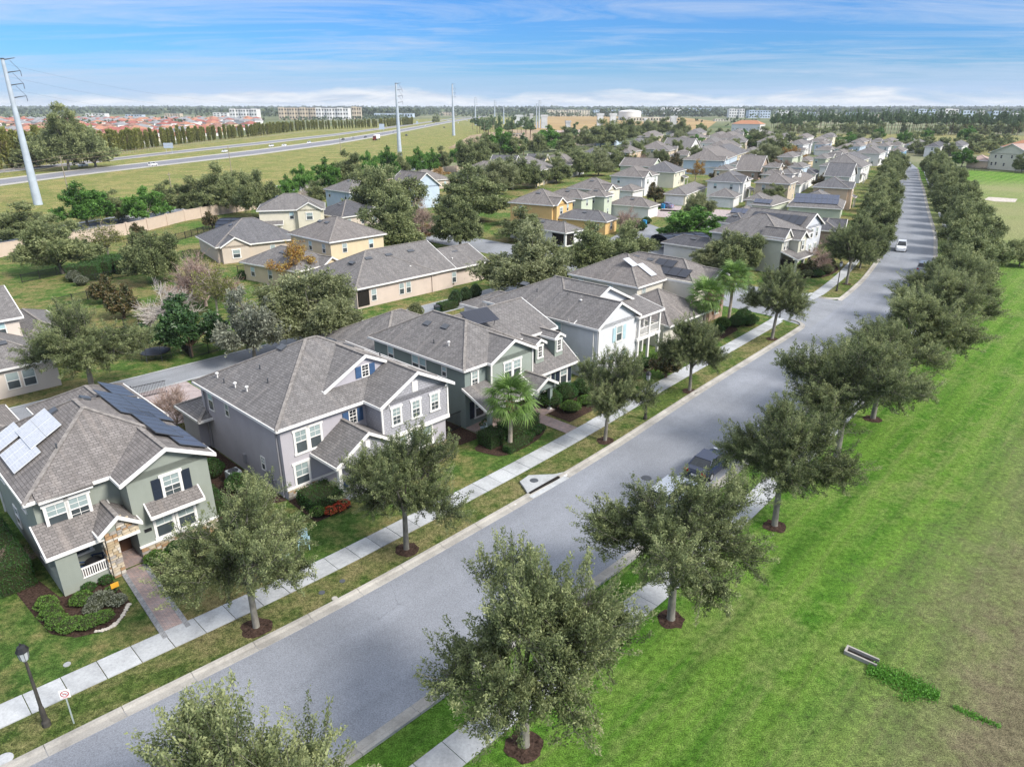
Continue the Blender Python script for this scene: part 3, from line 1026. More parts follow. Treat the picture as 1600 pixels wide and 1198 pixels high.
def solar_mat(name, col, line, grid=(6, 10), rough=0.18):
    m, g, b = new_mat(name, rough, 0.6)
    tc = g.node('ShaderNodeTexCoord')
    br = g.node('ShaderNodeTexBrick'); br.offset = 0.0
    g.link(tc.outputs['Generated'], br.inputs['Vector'])
    mp = g.scaled(tc.outputs['Generated'], (grid[0], grid[1], 1)); g.link(mp, br.inputs['Vector'])
    br.inputs['Scale'].default_value = 1
    br.inputs['Brick Width'].default_value = 1; br.inputs['Row Height'].default_value = 1
    br.inputs['Mortar Size'].default_value = .03
    br.inputs['Color1'].default_value = (*col, 1); br.inputs['Color2'].default_value = (*[c * 1.2 for c in col], 1)
    br.inputs['Mortar'].default_value = (*line, 1)
    g.link(br.outputs['Color'], b.inputs['Base Color'])
    return m


SILVER = plain('silver_panel_edge', (0.55, 0.56, 0.58), 0.35, 0.5)
SOLAR = solar_mat('solar_cells', (0.045, 0.055, 0.09), (0.13, 0.14, 0.17), rough=.3)
SOLAR_PALE = solar_mat('pale_solar_cells', (0.40, 0.41, 0.44), (0.66, 0.67, 0.70), rough=.45)
SOLAR_BLACK = solar_mat('pool_solar_mat', (0.014, 0.016, 0.026), (0.035, 0.04, 0.06), (12, 1), 0.35)

STONES = [plain('ledge_stone_%s' % n, c, 0.95, 0.1, var=0.16, scale=4) for n, c in
          (('tan', (0.40, 0.31, 0.20)), ('grey', (0.33, 0.30, 0.27)), ('buff', (0.50, 0.42, 0.31)), ('rust', (0.36, 0.23, 0.13)), ('pale', (0.55, 0.50, 0.43)))]


def stone_face(h, face, a0, a1, z0, z1, plane, seed=1, lim=None, size=(.22, .5), rowh=(.12, .22)):
    """separate ledge stones laid in courses on a face; lim(a, z) False leaves the place bare"""
    rnd = random.Random(seed); z = z0
    while z < z1 - .05:
        rh = min(rnd.uniform(*rowh), z1 - z); a = a0
        while a < a1 - .04:
            w = min(rnd.uniform(*size), a1 - a)
            if a1 - a - w < .1: w = a1 - a
            if lim is None or lim(a + w / 2, z + rh / 2):
                m = MB(); d = rnd.uniform(.04, .10)
                g_ = .008; j = lambda: rnd.uniform(0, .012)
                pts = [(-w / 2 + g_ + j(), -rh / 2 + g_ + j()), (w / 2 - g_ - j(), -rh / 2 + g_ + j()), (w / 2 - g_ - j(), rh / 2 - g_ - j()), (-w / 2 + g_ + j(), rh / 2 - g_ - j())]
                fr = [(x, -d, zz) for x, zz in pts]; bk = [(x, .0, zz) for x, zz in pts]
                m.poly(fr)
                for i in range(4): m.poly([fr[(i + 1) % 4], fr[i], bk[i], bk[(i + 1) % 4]])
                m.build('stone', rnd.choice(STONES), h.root, loc=h.at(face, a + w / 2, z + rh / 2, plane), rz=h.FACE[face])
            a += w
        z += rh


def downspout(h, x, y, z0, z1, mat=None):
    mb = h.part('downspout', mat or h.trim)
    mb.box(h.x(x) - .045, h.x(x) + .045, h.y(y) - .045, h.y(y) + .045, z0, z1)


def gutter_line(h, p, q, mat=None):
    pass


SAGE = stucco('sage_green_stucco', (0.262, 0.285, 0.25))
LAV = stucco('lavender_grey_stucco', (0.40, 0.38, 0.41))
LAVS = siding('lavender_shake_siding', (0.36, 0.355, 0.385))
TEALG = stucco('blue_green_stucco', (0.20, 0.24, 0.225))
NAVY = plain('navy_shutter_paint', (0.02, 0.028, 0.045), 0.5, 0.3)
BLUESH = plain('denim_blue_shutter_paint', (0.05, 0.10, 0.20), 0.5, 0.3)
DOORW = plain('dark_wood_door', (0.10, 0.05, 0.03), 0.5, 0.3)
DARKROOM = plain('unlit_interior', (0.02, 0.018, 0.016), 0.9, 0.1)  # flat near-black standing in for the shade inside openings
GARAGE = plain('white_garage_door_paint', (0.72, 0.72, 0.71), 0.5, 0.3)

# ---- house 1: sage green, solar panels, stone entry (left edge of the photograph)
h = street_house('house', 'sage green two storey house with solar panels and a stone entry column', -11.4, 11.6, wall=SAGE, roof=ROOF_BROWN)
h1 = h
ZE = 5.35
h.box(-11.4, -2.5, 13.35, 24.0, 0, 5.5)
h.box(-7.15, -2.5, 11.75, 13.4, 0, 5.5)
h.box(-11.0, -8.75, 13.05, 13.4, 2.6, 5.4)
h.hip(-11.4, -2.5, 13.35, 24.0, ZE, .55, .42)
h.fas.box(h.x(-11.2), h.x(-8.55), h.y(12.62), h.y(12.98), ZE - .17, ZE + .02)
h.roof.prism([(h.x(-11.25), h.y(12.62), ZE + .03), (h.x(-8.5), h.y(12.62), ZE + .03), (h.x(-8.5), h.y(13.3), ZE + .03 + .35), (h.x(-11.25), h.y(13.3), ZE + .03 + .35)], .1)
h.gable(-7.15, -2.5, 11.75, 18.2, ZE, .5, .42, 'y', (1, 0))
# rear one storey wing and garage towards the alley
h.hip(-9.6, -2.6, 21.6, 30.2, 5.3, .42, .35) if False else None
h.box(-7.6, -1.9, 24.0, 28.6, 0, 5.0)
h.hip(-7.6, -1.9, 20.6, 28.6, 4.95, .5, .4)
h.box(-14.0, -8.4, 30.0, 37.0, 0, 2.7)
h.hip(-14.0, -8.4, 30.0, 37.0, 2.65, .45, .4)
# porch: shed roof with a small gable over the entry
h.wall.box(h.x(-11.4), h.x(-10.35), h.y(11.35), h.y(11.62), 0, 2.75)
h.wall.box(h.x(-11.4), h.x(-11.05), h.y(11.62), h.y(13.3), 0, .95)
h.box(-11.4, -8.9, 11.38, 11.6, 0, .5)
h.box(-11.4, -8.6, 11.35, 11.6, 2.45, 2.72)
h.box(-11.4, -11.1, 11.6, 13.3, 2.45, 2.72)
h.shed(-11.45, -8.2, 11.5, 13.33, 2.72, 3.78, 'f', o=.32)
h.gable(-9.1, -7.18, 11.1, 13.33, 3.0, .75, .2, 'y', (1, 0), oe=.25)
sm = h.part('porch_floor', PAVER)
sm.box(h.x(-11.3), h.x(-7.15), h.y(11.6), h.y(13.35), 0.0, .16)
stone_face(h, 'f', -8.95, -8.3, .0, 3.0, 11.12, 3)
stone_face(h, 'f', -8.3, -7.15, 2.45, 4.0, 11.12, 4, lim=lambda a, z: z < 3.95 - abs(a + 8.14) * .8 - .18)
stone_face(h, 'l', 11.15, 11.75, .0, 2.6, -8.96, 5)
h.box(-8.93, -8.32, 11.14, 11.72, 0, 3.0, h.part('stone_backing', STONES[1]))
h.box(-8.3, -7.17, 11.14, 11.3, 2.45, 3.2, h.part('stone_backing', STONES[1]))
h.fas.box(h.x(-8.34), h.x(-7.15), h.y(11.0), h.y(11.32), 2.28, 2.45)
stone_face(h, 'f', -7.15, -2.5, .0, .85, 11.72, 6)
h.fas.box(h.x(-7.2), h.x(-2.45), h.y(11.6), h.y(11.74), .85, .95)
# porch railing: rails and separate balusters
rl = h.part('railing', WHITE)
rl.box(h.x(-10.35), h.x(-8.95), h.y(11.44), h.y(11.52), 1.16, 1.24)
rl.box(h.x(-10.35), h.x(-8.95), h.y(11.44), h.y(11.52), .56, .63)
bm_ = MB(); bm_.box(-.025, .025, -.025, .025, 0, .56); bme = bm_.mesh('baluster', WHITE)
for i in range(12): put('baluster', bme, h.root, (h.x(-10.28 + i * .115), h.y(11.48), .62))
# entry door in shade, window band on the front wing with its small roof
h.part('door', DOORW).box(h.x(-8.1), h.x(-7.2), h.y(13.26), h.y(13.33), .16, 2.3)
h.fas.box(h.x(-8.25), h.x(-7.17), h.y(13.24), h.y(13.32), 2.3, 2.42)
h.win('f', -4.75, 4.15, 11.74, .95, 1.35, 'cmM', NAVY)
h.win('f', -10.45, 4.1, 13.03, .95, 1.35, 'cm'); h.win('f', -9.35, 4.1, 13.03, .95, 1.35, 'cmM')
h.win('f', -5.6, 1.85, 11.74, 1.0, 1.5, 'cm'); h.win('f', -4.3, 1.85, 11.74, 1.0, 1.5, 'cm')
h.win('f', -9.9, 1.7, 13.33, 1.2, 1.2, 'c')
h.shed(-6.35, -3.45, 11.05, 11.74, 2.95, 3.55, 'f', o=.12)
for yy in (16.2, 21.0): h.win('l', yy, 4.1, -11.42, .9, 1.3, 't')
for yy in (14.5, 19.5): h.win('l', yy, 1.6, -11.42, .9, 1.3, '')
h.win('r', 15, 4.1, -2.48, .9, 1.3, '')
sl_ = .55
# left slope: pale panels; right slope: a long dark array
def lz(x): return ZE + (x + 11.82) * sl_
def rz_(x): return ZE + (-2.08 - x) * sl_
h.panel(-9.15, 19.1, lz(-9.15), 1.65, .95, sl_, 'l', mat=SOLAR_PALE, n=(2, 2), lift=.2); h.panel(-10.6, 18.9, lz(-10.6), 1.65, .95, sl_, 'l', mat=SOLAR_PALE, n=(3, 2), lift=.14) if False else None
for (yy, n_) in ((18.0, 3), (21.2, 2)): h.panel(-10.55, yy, lz(-10.55), 1.0, 1.65, sl_, 'l', mat=SOLAR_PALE, n=(n_, 1))
h.panel(-3.75, 16.9, rz_(-3.75), 1.0, 1.65, sl_, 'r', n=(6, 1)); h.panel(-3.0, 13.6, rz_(-3.0), 1.0, 1.45, sl_, 'r', n=(4, 1), lift=.2) if False else None
h.panel(-3.55, 20.4, rz_(-3.55), 1.0, 1.65, sl_, 'r', n=(5, 2)); h.panel(-3.05, 14.2, ZE + (-2.08 + 3.05) * .5, 1.0, 1.65, .5, 'r', n=(4, 1))
h.panel(-2.9, 25.6, 4.95 + (-1.5 + 2.9) * .5, 1.0, 1.65, .5, 'r', n=(3, 1))
h.vent(-8.1, 20.0, lz(-8.1), sl_, 'l', .6); h.vent(-6.2, 24.8, 4.95 + 1.8 * .5 + .05, .5, 'l', .6); h.vent(-6.2, 20.3, rz_(-6.2), sl_, 'r', .6)
h.pipe(-9.2, 15.6, lz(-9.2)); h.pipe(-4.0, 24.2, 6.0)
downspout(h, -2.42, 13.2, 0.1, 5.3); downspout(h, -11.47, 23.8, 0.1, 5.3)
nm = h.part('house_number_plate', BLACK); nm.box(h.x(-6.75), h.x(-6.35), h.y(11.70), h.y(11.745), 1.72, 1.92)
h.finish()

# ---- house 2: lavender grey, blue shutters
h = street_house('house', 'lavender grey two storey house with denim blue shutters and white window trim', 2.2, 11.5, wall=LAV)
h2 = h
ZE = 5.5
h.box(2.3, 15.2, 11.6, 23.6, 0, 5.68)
h.box(9.15, 15.2, 9.95, 11.7, 0, 2.8)
w2 = h.part('siding_wall', LAVS)
h.box(9.05, 15.25, 9.6, 11.7, 2.75, 5.68, w2)
h.hip(2.3, 15.2, 11.6, 23.6, ZE, .52, .42)
h.gable(9.1, 15.2, 9.6, 19.0, ZE + .02, .52, .42, 'y', (1, 0), wallmb=w2)
# big decorative front gable standing on the roof
zb = ZE + .52 * (12.95 - 11.18)
h.gable(6.75, 13.65, 12.95, 18.4, zb - .02, .50, .25, 'y', (1, 0))
h.fas.box(h.x(9.0), h.x(15.3), h.y(9.52), h.y(9.62), 2.62, 2.92)
for xx in (9.06, 15.18): h.fas.box(h.x(xx) - .07, h.x(xx) + .07, h.y(9.54), h.y(9.66), 2.9, 5.6)
# porch gable
h.gable(4.6, 9.5, 8.65, 11.6, 2.85, .62, .3, 'y', (1, 0), wallmb=w2, oe=.3)
h.box(4.65, 9.1, 8.7, 8.95, 2.5, 2.75, h.part('porch_beam', WHITE))
for xx in (4.75, 9.0): h.part('column', WHITE).box(h.x(xx) - .13, h.x(xx) + .13, h.y(8.8) - .13, h.y(8.8) + .13, .1, 2.5)
h.part('porch_floor', CONC).box(h.x(4.5), h.x(9.15), h.y(8.6), h.y(11.6), 0, .15)
h.part('door', DOORW).box(h.x(7.3), h.x(8.3), h.y(11.53), h.y(11.58), .16, 2.35)
h.fas.box(h.x(7.18), h.x(8.42), h.y(11.51), h.y(11.57), 2.35, 2.5)
# brackets under the rakes
for xx in (9.5, 14.8): h.fas.beam((h.x(xx), h.y(9.25), 5.55), (h.x(xx), h.y(9.62), 5.15), .08, .1)
h.fas.box(h.x(11.85), h.x(12.35), h.y(9.55), h.y(9.62), 5.72, 6.5)
h.fas.box(h.x(6.85), h.x(7.2), h.y(8.58), h.y(8.66), 3.3, 3.85)
for xx in (10.3, 12.1, 13.9): h.win('f', xx, 4.35, 9.59, .7, 1.25, 'cmM')
for xx in (10.9, 12.1, 13.3): h.win('f', xx, 1.65, 9.94, .9, 1.5, 'c')
h.win('f', 3.75, 4.0, 11.59, .85, 1.6, 'cm'); h.win('f', 4.85, 4.0, 11.59, .85, 1.6, 'cm')
h.win('f', 7.95, 4.45, 11.59, .6, 1.0, 'mMd', BLUESH)
h.win('f', 10.2, 7.0, 12.94, .6, .85, 'mMd', BLUESH)
h.win('f', 3.55, 1.45, 11.59, 1.0, 1.9, 'cm')
h.fas.box(h.x(2.25), h.x(9.2), h.y(11.48), h.y(11.58), .72, .86); stone_face(h, 'f', 2.3, 4.6, 0, .72, 11.58, 11)
stone_face(h, 'f', 9.15, 15.2, 0, .6, 9.93, 12)
for yy, zz, ww, hh, st in ((22.0, 4.4, .8, 1.6, 't'), (19.3, 4.4, .55, .95, ''), (14.6, 1.75, .5, .95, 'm')):
    h.win('l', yy, zz, 2.28, ww, hh, st)
# low side extension with its own roof and the rear wing
h.box(1.6, 7.0, 23.5, 26.4, 0, 2.9)
h.hip(1.6, 8.0, 22.6, 26.4, 2.85, .45, .4)
h.box(7.5, 13.0, 23.5, 30.0, 0, 2.9)
h.hip(7.5, 13.0, 23.0, 30.0, 2.84, .45, .4)
h.vent(7.0, 18.9, ZE + .52 * (7.0 - 1.88) - .03, .52, 'l', .75)
h.vent(11.2, 16.5, ZE + .52 * (15.62 - 11.2), .52, 'r', .75); h.vent(10.4, 17.6, ZE + .52 * (15.62 - 10.4), .52, 'r', .75)
def lz(x): return ZE + (x - 1.88) * .52
for x_, y_, w_ in ((2.9, 20.5, 0), (3.0, 18.9, 1), (3.0, 21.8, 1), (3.15, 17.4, 1), (4.9, 18.6, 0), (4.3, 16.4, 0), (13.4, 15.5, 0)):
    h.pipe(x_, y_, lz(x_) if x_ < 8 else ZE + (15.62 - x_) * .52, bool(w_))
GREYP = plain('grey_painted_metal', (0.27, 0.265, 0.28), 0.5, 0.3)
downspout(h, 2.2, 12.0, 0.1, 5.4, GREYP); downspout(h, 2.2, 22.9, .1, 5.4, GREYP)
for (yy, zz, a_, b_) in ((13.6, .55, .18, .5), (13.1, .35, .12, .35), (14.2, .95, .12, .2), (17.4, .8, .15, .35)):
    h.part('utility_box', GREYP).box(h.x(2.12), h.x(2.3), h.y(yy) - a_, h.y(yy) + a_, zz, zz + b_ * 2)
h.finish()

# ---- house 3: blue green with dormers and a solar mat
h = street_house('house', 'dark blue green two storey house with two small dormers and a raised black solar panel', 18.4, 11.1, wall=TEALG)
h3 = h
ZE = 5.4
h.box(18.4, 26.3, 11.1, 23.4, 0, 5.55)
SG = stucco('pale_green_stucco', (0.27, 0.305, 0.27))
fr = h.part('front_wall', SG)
h.box(20.9, 26.0, 10.55, 11.15, 2.7, 5.5, fr)
h.hip(18.4, 26.3, 11.1, 23.4, ZE, .55, .42)
h.gable(20.9, 26.0, 10.55, 15.5, ZE, .5, .35, 'y', (1, 0), wallmb=fr)
h.box(26.3, 31.6, 13.3, 22.5, 0, 5.5)
# high rear volume across the right half, ridge along the street, behind the dormers
h.gable(22.5, 31.7, 12.9, 22.0, 5.55, .42, .25, 'x', (0, 1))
h.box(26.3, 31.6, 10.55, 13.4, 0, 2.75)
# porch roof sweeping down in front of the dormers
h.roof.prism([(h.x(26.0), h.y(9.95), 2.82), (h.x(32.0), h.y(9.95), 2.82), (h.x(32.0), h.y(13.4), 5.4), (h.x(26.0), h.y(13.4), 5.4)], .12)
h.beamf((h.x(26.0), h.y(9.95), 2.82), (h.x(32.0), h.y(9.95), 2.82)); h.beamf((h.x(32.0), h.y(9.95), 2.82), (h.x(32.0), h.y(13.4), 5.4))
h.wall.poly([(h.x(31.6), h.y(10.6), 2.6), (h.x(31.6), h.y(13.4), 2.6), (h.x(31.6), h.y(13.4), 5.3), (h.x(31.6), h.y(10.6), 3.2)])
for xx in (27.45, 30.1):
    h.box(xx - .55, xx + .55, 11.0, 14.0, 3.5, 5.42, h.wall)
    dw = MB(); dw.box(h.x(xx) - .56, h.x(xx) + .56, h.y(10.94), h.y(11.02), 3.5, 5.42)
    h.gable(xx - .55, xx + .55, 11.0, 15.2, 5.38, .55, .22, 'y', (1, 0), wallmb=dw)
    dw.build('dormer_wall', SG, h.root)
    h.win('f', xx, 4.62, 10.93, .5, 1.0, 'cmMd')
h.win('f', 22.9, 4.1, 10.54, .85, 1.5, 'cm'); h.win('f', 24.0, 4.1, 10.54, .85, 1.5, 'cm')
h.win('f', 19.5, 4.2, 11.09, .65, 1.35, 'cmM')
h.fas.box(h.x(20.82), h.x(20.96), h.y(10.48), h.y(10.62), 2.7, 5.4); h.fas.box(h.x(25.94), h.x(26.06), h.y(10.48), h.y(10.62), 3.2, 5.4)
# ground floor porch, left part
h.shed(18.4, 23.9, 8.5, 11.1, 2.55, 3.75, 'f', o=.35)
h.gable(23.9, 26.3, 8.2, 11.0, 2.75, .55, .2, 'y', (1, 0), oe=.3)
for xx in (18.75, 21.2, 23.6, 26.2):
    h.wall.box(h.x(xx) - .16, h.x(xx) + .16, h.y(8.6) - .16, h.y(8.6) + .16, .1, 2.5)
    h.part('column_base', WHITE).box(h.x(xx) - .22, h.x(xx) + .22, h.y(8.6) - .22, h.y(8.6) + .22, .1, .32)
h.fas.box(h.x(18.5), h.x(26.4), h.y(8.5), h.y(8.7), 2.35, 2.52)
h.part('porch_floor', PAVER).box(h.x(18.4), h.x(26.5), h.y(8.2), h.y(11.1), 0, .14)
h.win('f', 20.0, 1.5, 11.09, .95, 1.5, 'cm', NAVY); h.win('f', 22.6, 1.5, 11.09, .95, 1.5, 'cm')
h.part('door', DOORW).box(h.x(24.6), h.x(25.6), h.y(11.02), h.y(11.08), .15, 2.3)
h.win('f', 28.0, 1.65, 10.54, .9, 1.6, 'cm', NAVY); h.win('f', 30.4, 1.65, 10.54, .9, 1.6, 'cm', NAVY)
for yy, zz, ww, hh in ((20.9, 4.3, .8, 1.5), (17.4, 4.3, .85, 1.5), (16.4, 4.3, .85, 1.5), (13.6, 4.5, .55, .8)):
    h.win('l', yy, zz, 18.38, ww, hh, 't')
h.win('l', 14.3, 1.6, 18.38, .8, 1.5, 't')
h.box(19.2, 31.0, 23.3, 33.5, 0, 2.8)
h.hip(19.2, 31.0, 23.3, 34.0, 2.75, .48, .4)
h.part('awning_rail', WHITE).beam((h.x(19.0), h.y(34.4), 2.95), (h.x(25.0), h.y(34.4), 2.95), .1, .18)
def lz(x): return ZE + (x - 17.98) * .55
h.vent(21.0, 18.7, lz(21.0) - .05, .55, 'l', .85); h.vent(21.2, 16.5, lz(21.2) - .05, .55, 'l', .85)
h.pipe(19.6, 14.3, lz(19.6), True); h.pipe(19.4, 16.0, lz(19.4))
# raised panel on its bracket
pm = Matrix.Translation((h.x(24.2), h.y(15.3), 7.75)) @ Matrix.Rotation(R_(-8), 4, 'Z') @ Matrix.Rotation(R_(22), 4, 'X')
m = MB(); m.box(-1.5, 1.5, -1.0, 1.0, -.04, .03); o = m.build('solar_panel', SOLAR_BLACK, h.root); o.matrix_local = pm
m = MB(); 
for a_ in (-1.2, 1.2): m.tube([(a_, -.8, -.04), (a_, -.8, -.7)], .03, 5); m.tube([(a_, .8, -.04), (a_, .8, -1.4)], .03, 5)
m.build('bracket', DARKMETAL, o)
h.pipe(26.4, 16.9, 7.2); h.finish()

# ---- house 4: pale blue white house with the balcony
PBLUE = stucco('pale_blue_grey_stucco', (0.60, 0.61, 0.63))
PALEB = plain('pale_blue_shutter_paint', (0.40, 0.55, 0.60), 0.5)
h = street_house('house', 'pale blue grey two storey house with an upper balcony porch on the street side', 34.6, 9.8, wall=PBLUE, roof=ROOF)
h4 = h
ZE = 5.35
h.box(34.6, 41.2, 9.9, 25.0, 0, 5.5)
h.box(41.0, 45.2, 11.9, 25.0, 0, 5.45)
h.gable(34.6, 41.2, 9.9, 17.0, ZE + .03, .55, .35, 'y', (1, 0))
h.hip(34.6, 45.4, 12.6, 26.8, ZE - .02, .5, .35) if False else None
h.gable(34.6, 45.4, 12.9, 20.0, ZE + .02, .46, .36, 'y', (1, 0)); h.hip(34.6, 45.4, 13.4, 25.0, ZE, .46, .36)
h.box(38.5, 44.5, 25.0, 33.0, 0, 2.9); h.hip(38.5, 44.5, 24.5, 33.0, 2.8, .45, .4)
# balcony
h.roof.prism([(h.x(40.9), h.y(9.4), 5.22), (h.x(45.7), h.y(9.4), 5.22), (h.x(45.7), h.y(13.2), 6.1), (h.x(40.9), h.y(13.2), 6.1)], .12)
h.beamf((h.x(40.9), h.y(9.4), 5.22), (h.x(45.7), h.y(9.4), 5.22)); h.beamf((h.x(45.7), h.y(9.4), 5.22), (h.x(45.7), h.y(13.2), 6.1)); h.beamf((h.x(40.9), h.y(9.4), 5.22), (h.x(40.9), h.y(13.2), 6.1))
h.part('balcony_floor', WHITE).box(h.x(41.15), h.x(45.5), h.y(9.6), h.y(12.0), 2.55, 2.85)
PTS = ((41.45, 9.75), (43.4, 9.75), (45.3, 9.75), (45.3, 11.7))
for (a_, b_) in PTS: h.part('column', WHITE).box(h.x(a_) - .12, h.x(a_) + .12, h.y(b_) - .12, h.y(b_) + .12, 0, 5.2)
rl = h.part('railing', WHITE)
for zz in (3.0, 3.75): rl.box(h.x(41.4), h.x(45.3), h.y(9.72), h.y(9.79), zz, zz + .07); rl.box(h.x(45.26), h.x(45.33), h.y(9.75), h.y(11.9), zz, zz + .07)
b2 = MB(); b2.box(-.02, .02, -.02, .02, 0, .75); b2m = b2.mesh('baluster', WHITE)
for i in range(27):
    put('baluster', b2m, h.root, (h.x(41.6 + i * .137), h.y(9.755), 3.02))
h.win('f', 38.2, 4.1, 9.89, .9, 1.5, 'c', PALEB); h.win('f', 43.2, 4.0, 11.88, 1.0, 1.9, 'c')
h.win('f', 37.0, 1.5, 9.89, .9, 1.5, 'c'); h.win('f', 39.3, 1.5, 9.89, .9, 1.5, 'c')
for yy, zz in ((22.3, 4.3), (14.8, 4.3)): h.win('l', yy, zz, 34.58, .8, 1.6, 't')
for yy in (20.0, 12.6): h.win('l', yy, 1.7, 34.58, .8, 1.1, 't')
h.vent(38.6, 17.6, ZE + .55 * 2.9 + .25, .5, 'l', 1.0); h.vent(38.0, 22.5, ZE + 1.65, .46, 'l', 1.0)
h.pipe(37.0, 13.9, ZE + 1.3, True); h.pipe(37.4, 16, ZE + 1.5); h.pipe(37.2, 20, ZE + 1.4)
downspout(h, 34.5, 10.3, .1, 5.3); downspout(h, 34.7, 9.8, .1, 5.3)
h.finish()

# ---- house 5: cream house with the brick right end, at the corner
CREAM = stucco('cream_stucco', (0.56, 0.53, 0.46))
h = street_house('house', 'cream two storey corner house with blue solar collectors and maroon shutters behind the palms', 51.0, 11.0, wall=CREAM, roof=ROOF_BROWN)
h5 = h
ZE = 5.4
MAR = plain('maroon_shutter_paint', (0.16, 0.03, 0.03), 0.5)
h.box(51.2, 57.0, 16.6, 26.5, 0, 5.5)
h.box(57.0, 64.2, 12.4, 26.5, 0, 5.5)
h.hip(51.2, 60.5, 16.6, 26.5, ZE, .5, .4)
h.hip(57.4, 64.2, 12.8, 26.5, ZE, .5, .4)
h.gable(60.6, 64.0, 11.9, 15.5, ZE, .5, .3, 'y', (1, 0), wallmb=h.part('brick_wall', brick_mat('tan_brick', (.42, .27, .20), (.34, .2, .15), (.4, .36, .3), .22, .08)))
h.box(60.6, 64.0, 11.9, 12.6, 0, 5.4, h.part('brick_wall', brick_mat('tan_brick', (.42, .27, .20), (.34, .2, .15), (.4, .36, .3), .22, .08)))
h.box(47.8, 57.0, 10.6, 16.6, 0, 2.7)
h.hip(48.2, 57.0, 10.2, 19.0, 2.65, .55, .35)
h.win('f', 52.6, 4.2, 16.58, .8, 1.4, 'm'); h.win('f', 62.3, 4.2, 11.88, .8, 1.4, 'cm', MAR); h.win('f', 62.3, 1.5, 11.88, .8, 1.4, 'cm', MAR)
h.win('l', 20.5, 4.2, 51.18, .8, 1.4, 't'); h.win('l', 25.0, 4.2, 51.18, .8, 1.4, 't')
h.panel(53.6, 18.3, ZE + (18.3 - 16.2) * .5, 1.2, 1.9, .5, 'f', n=(1, 2)) if False else None
h.panel(55.4, 18.2, ZE + (18.2 - 16.2) * .5, 1.15, 2.4, .5, 'f', n=(1, 1), mat=SOLAR_PALE)
h.panel(54.3, 19.9, ZE + (19.9 - 16.2) * .5, 1.15, 1.6, .5, 'f', n=(1, 1), mat=SOLAR_PALE)
h.panel(58.3, 16.6, ZE + (58.3 - 57.0) * .5, 1.3, 1.5, .5, 'l', False, n=(4, 1)); h.panel(59.4, 18.0, ZE + (59.4 - 57.0) * .5, 1.3, 1.5, .5, 'l', False, n=(2, 1))
h.vent(59.8, 20.5, ZE + 1.3, .5, 'l', 1.0); h.vent(59.9, 22.8, ZE + 1.35, .5, 'l', 1.0)
h.finish()

# ------------------------------------------------------------------ vegetation
def quad_mesh(name, mat, P, U, V, tone):
    """rhombic leaves: centres P, half axes U (length) and V (width)"""
    n = len(P)
    v = np.empty((n, 4, 3), np.float32)
    v[:, 0] = P - U; v[:, 1] = P + V; v[:, 2] = P + U; v[:, 3] = P - V
    me = D.meshes.new(name)
    me.vertices.add(n * 4); me.vertices.foreach_set('co', v.ravel())
    me.loops.add(n * 4); me.loops.foreach_set('vertex_index', np.arange(n * 4, dtype=np.int32))
    me.polygons.add(n)
    me.polygons.foreach_set('loop_start', np.arange(0, n * 4, 4, dtype=np.int32))
    try: me.polygons.foreach_set('loop_total', np.full(n, 4, dtype=np.int32))
    except Exception: pass
    a = me.attributes.new('tone', 'FLOAT', 'FACE')
    a.data.foreach_set('value', np.clip(tone, 0, 1).astype(np.float32))
    me.update(calc_edges=True)
    me.materials.append(mat)
    return me


def unit(a): return a / np.maximum(np.linalg.norm(a, axis=-1, keepdims=True), 1e-9)


def sprays(rng, base, dirn, length, nleaf, spread, leaf, up=0.25):
    """leaves set along many twigs at once; returns P, U, V, twig index"""
    m = len(base)
    t = rng.random((m, nleaf)) ** 0.8
    side = rng.normal(size=(m, nleaf, 3))
    p = base[:, None] + dirn[:, None] * (t * length[:, None])[..., None]
    p = p + side * spread * (1.15 - 0.75 * t)[..., None]
    p[..., 2] += up * (t ** 2) * length[:, None] * 0.4
    d = unit(dirn[:, None] * 0.9 + rng.normal(size=(m, nleaf, 3)) * 0.75)
    w = unit(np.cross(d, rng.normal(size=(m, nleaf, 3))))
    s = leaf * rng.uniform(.65, 1.25, (m, nleaf, 1))
    idx = np.repeat(np.arange(m), nleaf)
    return p.reshape(-1, 3), (d * s).reshape(-1, 3), (w * s * .42).reshape(-1, 3), idx


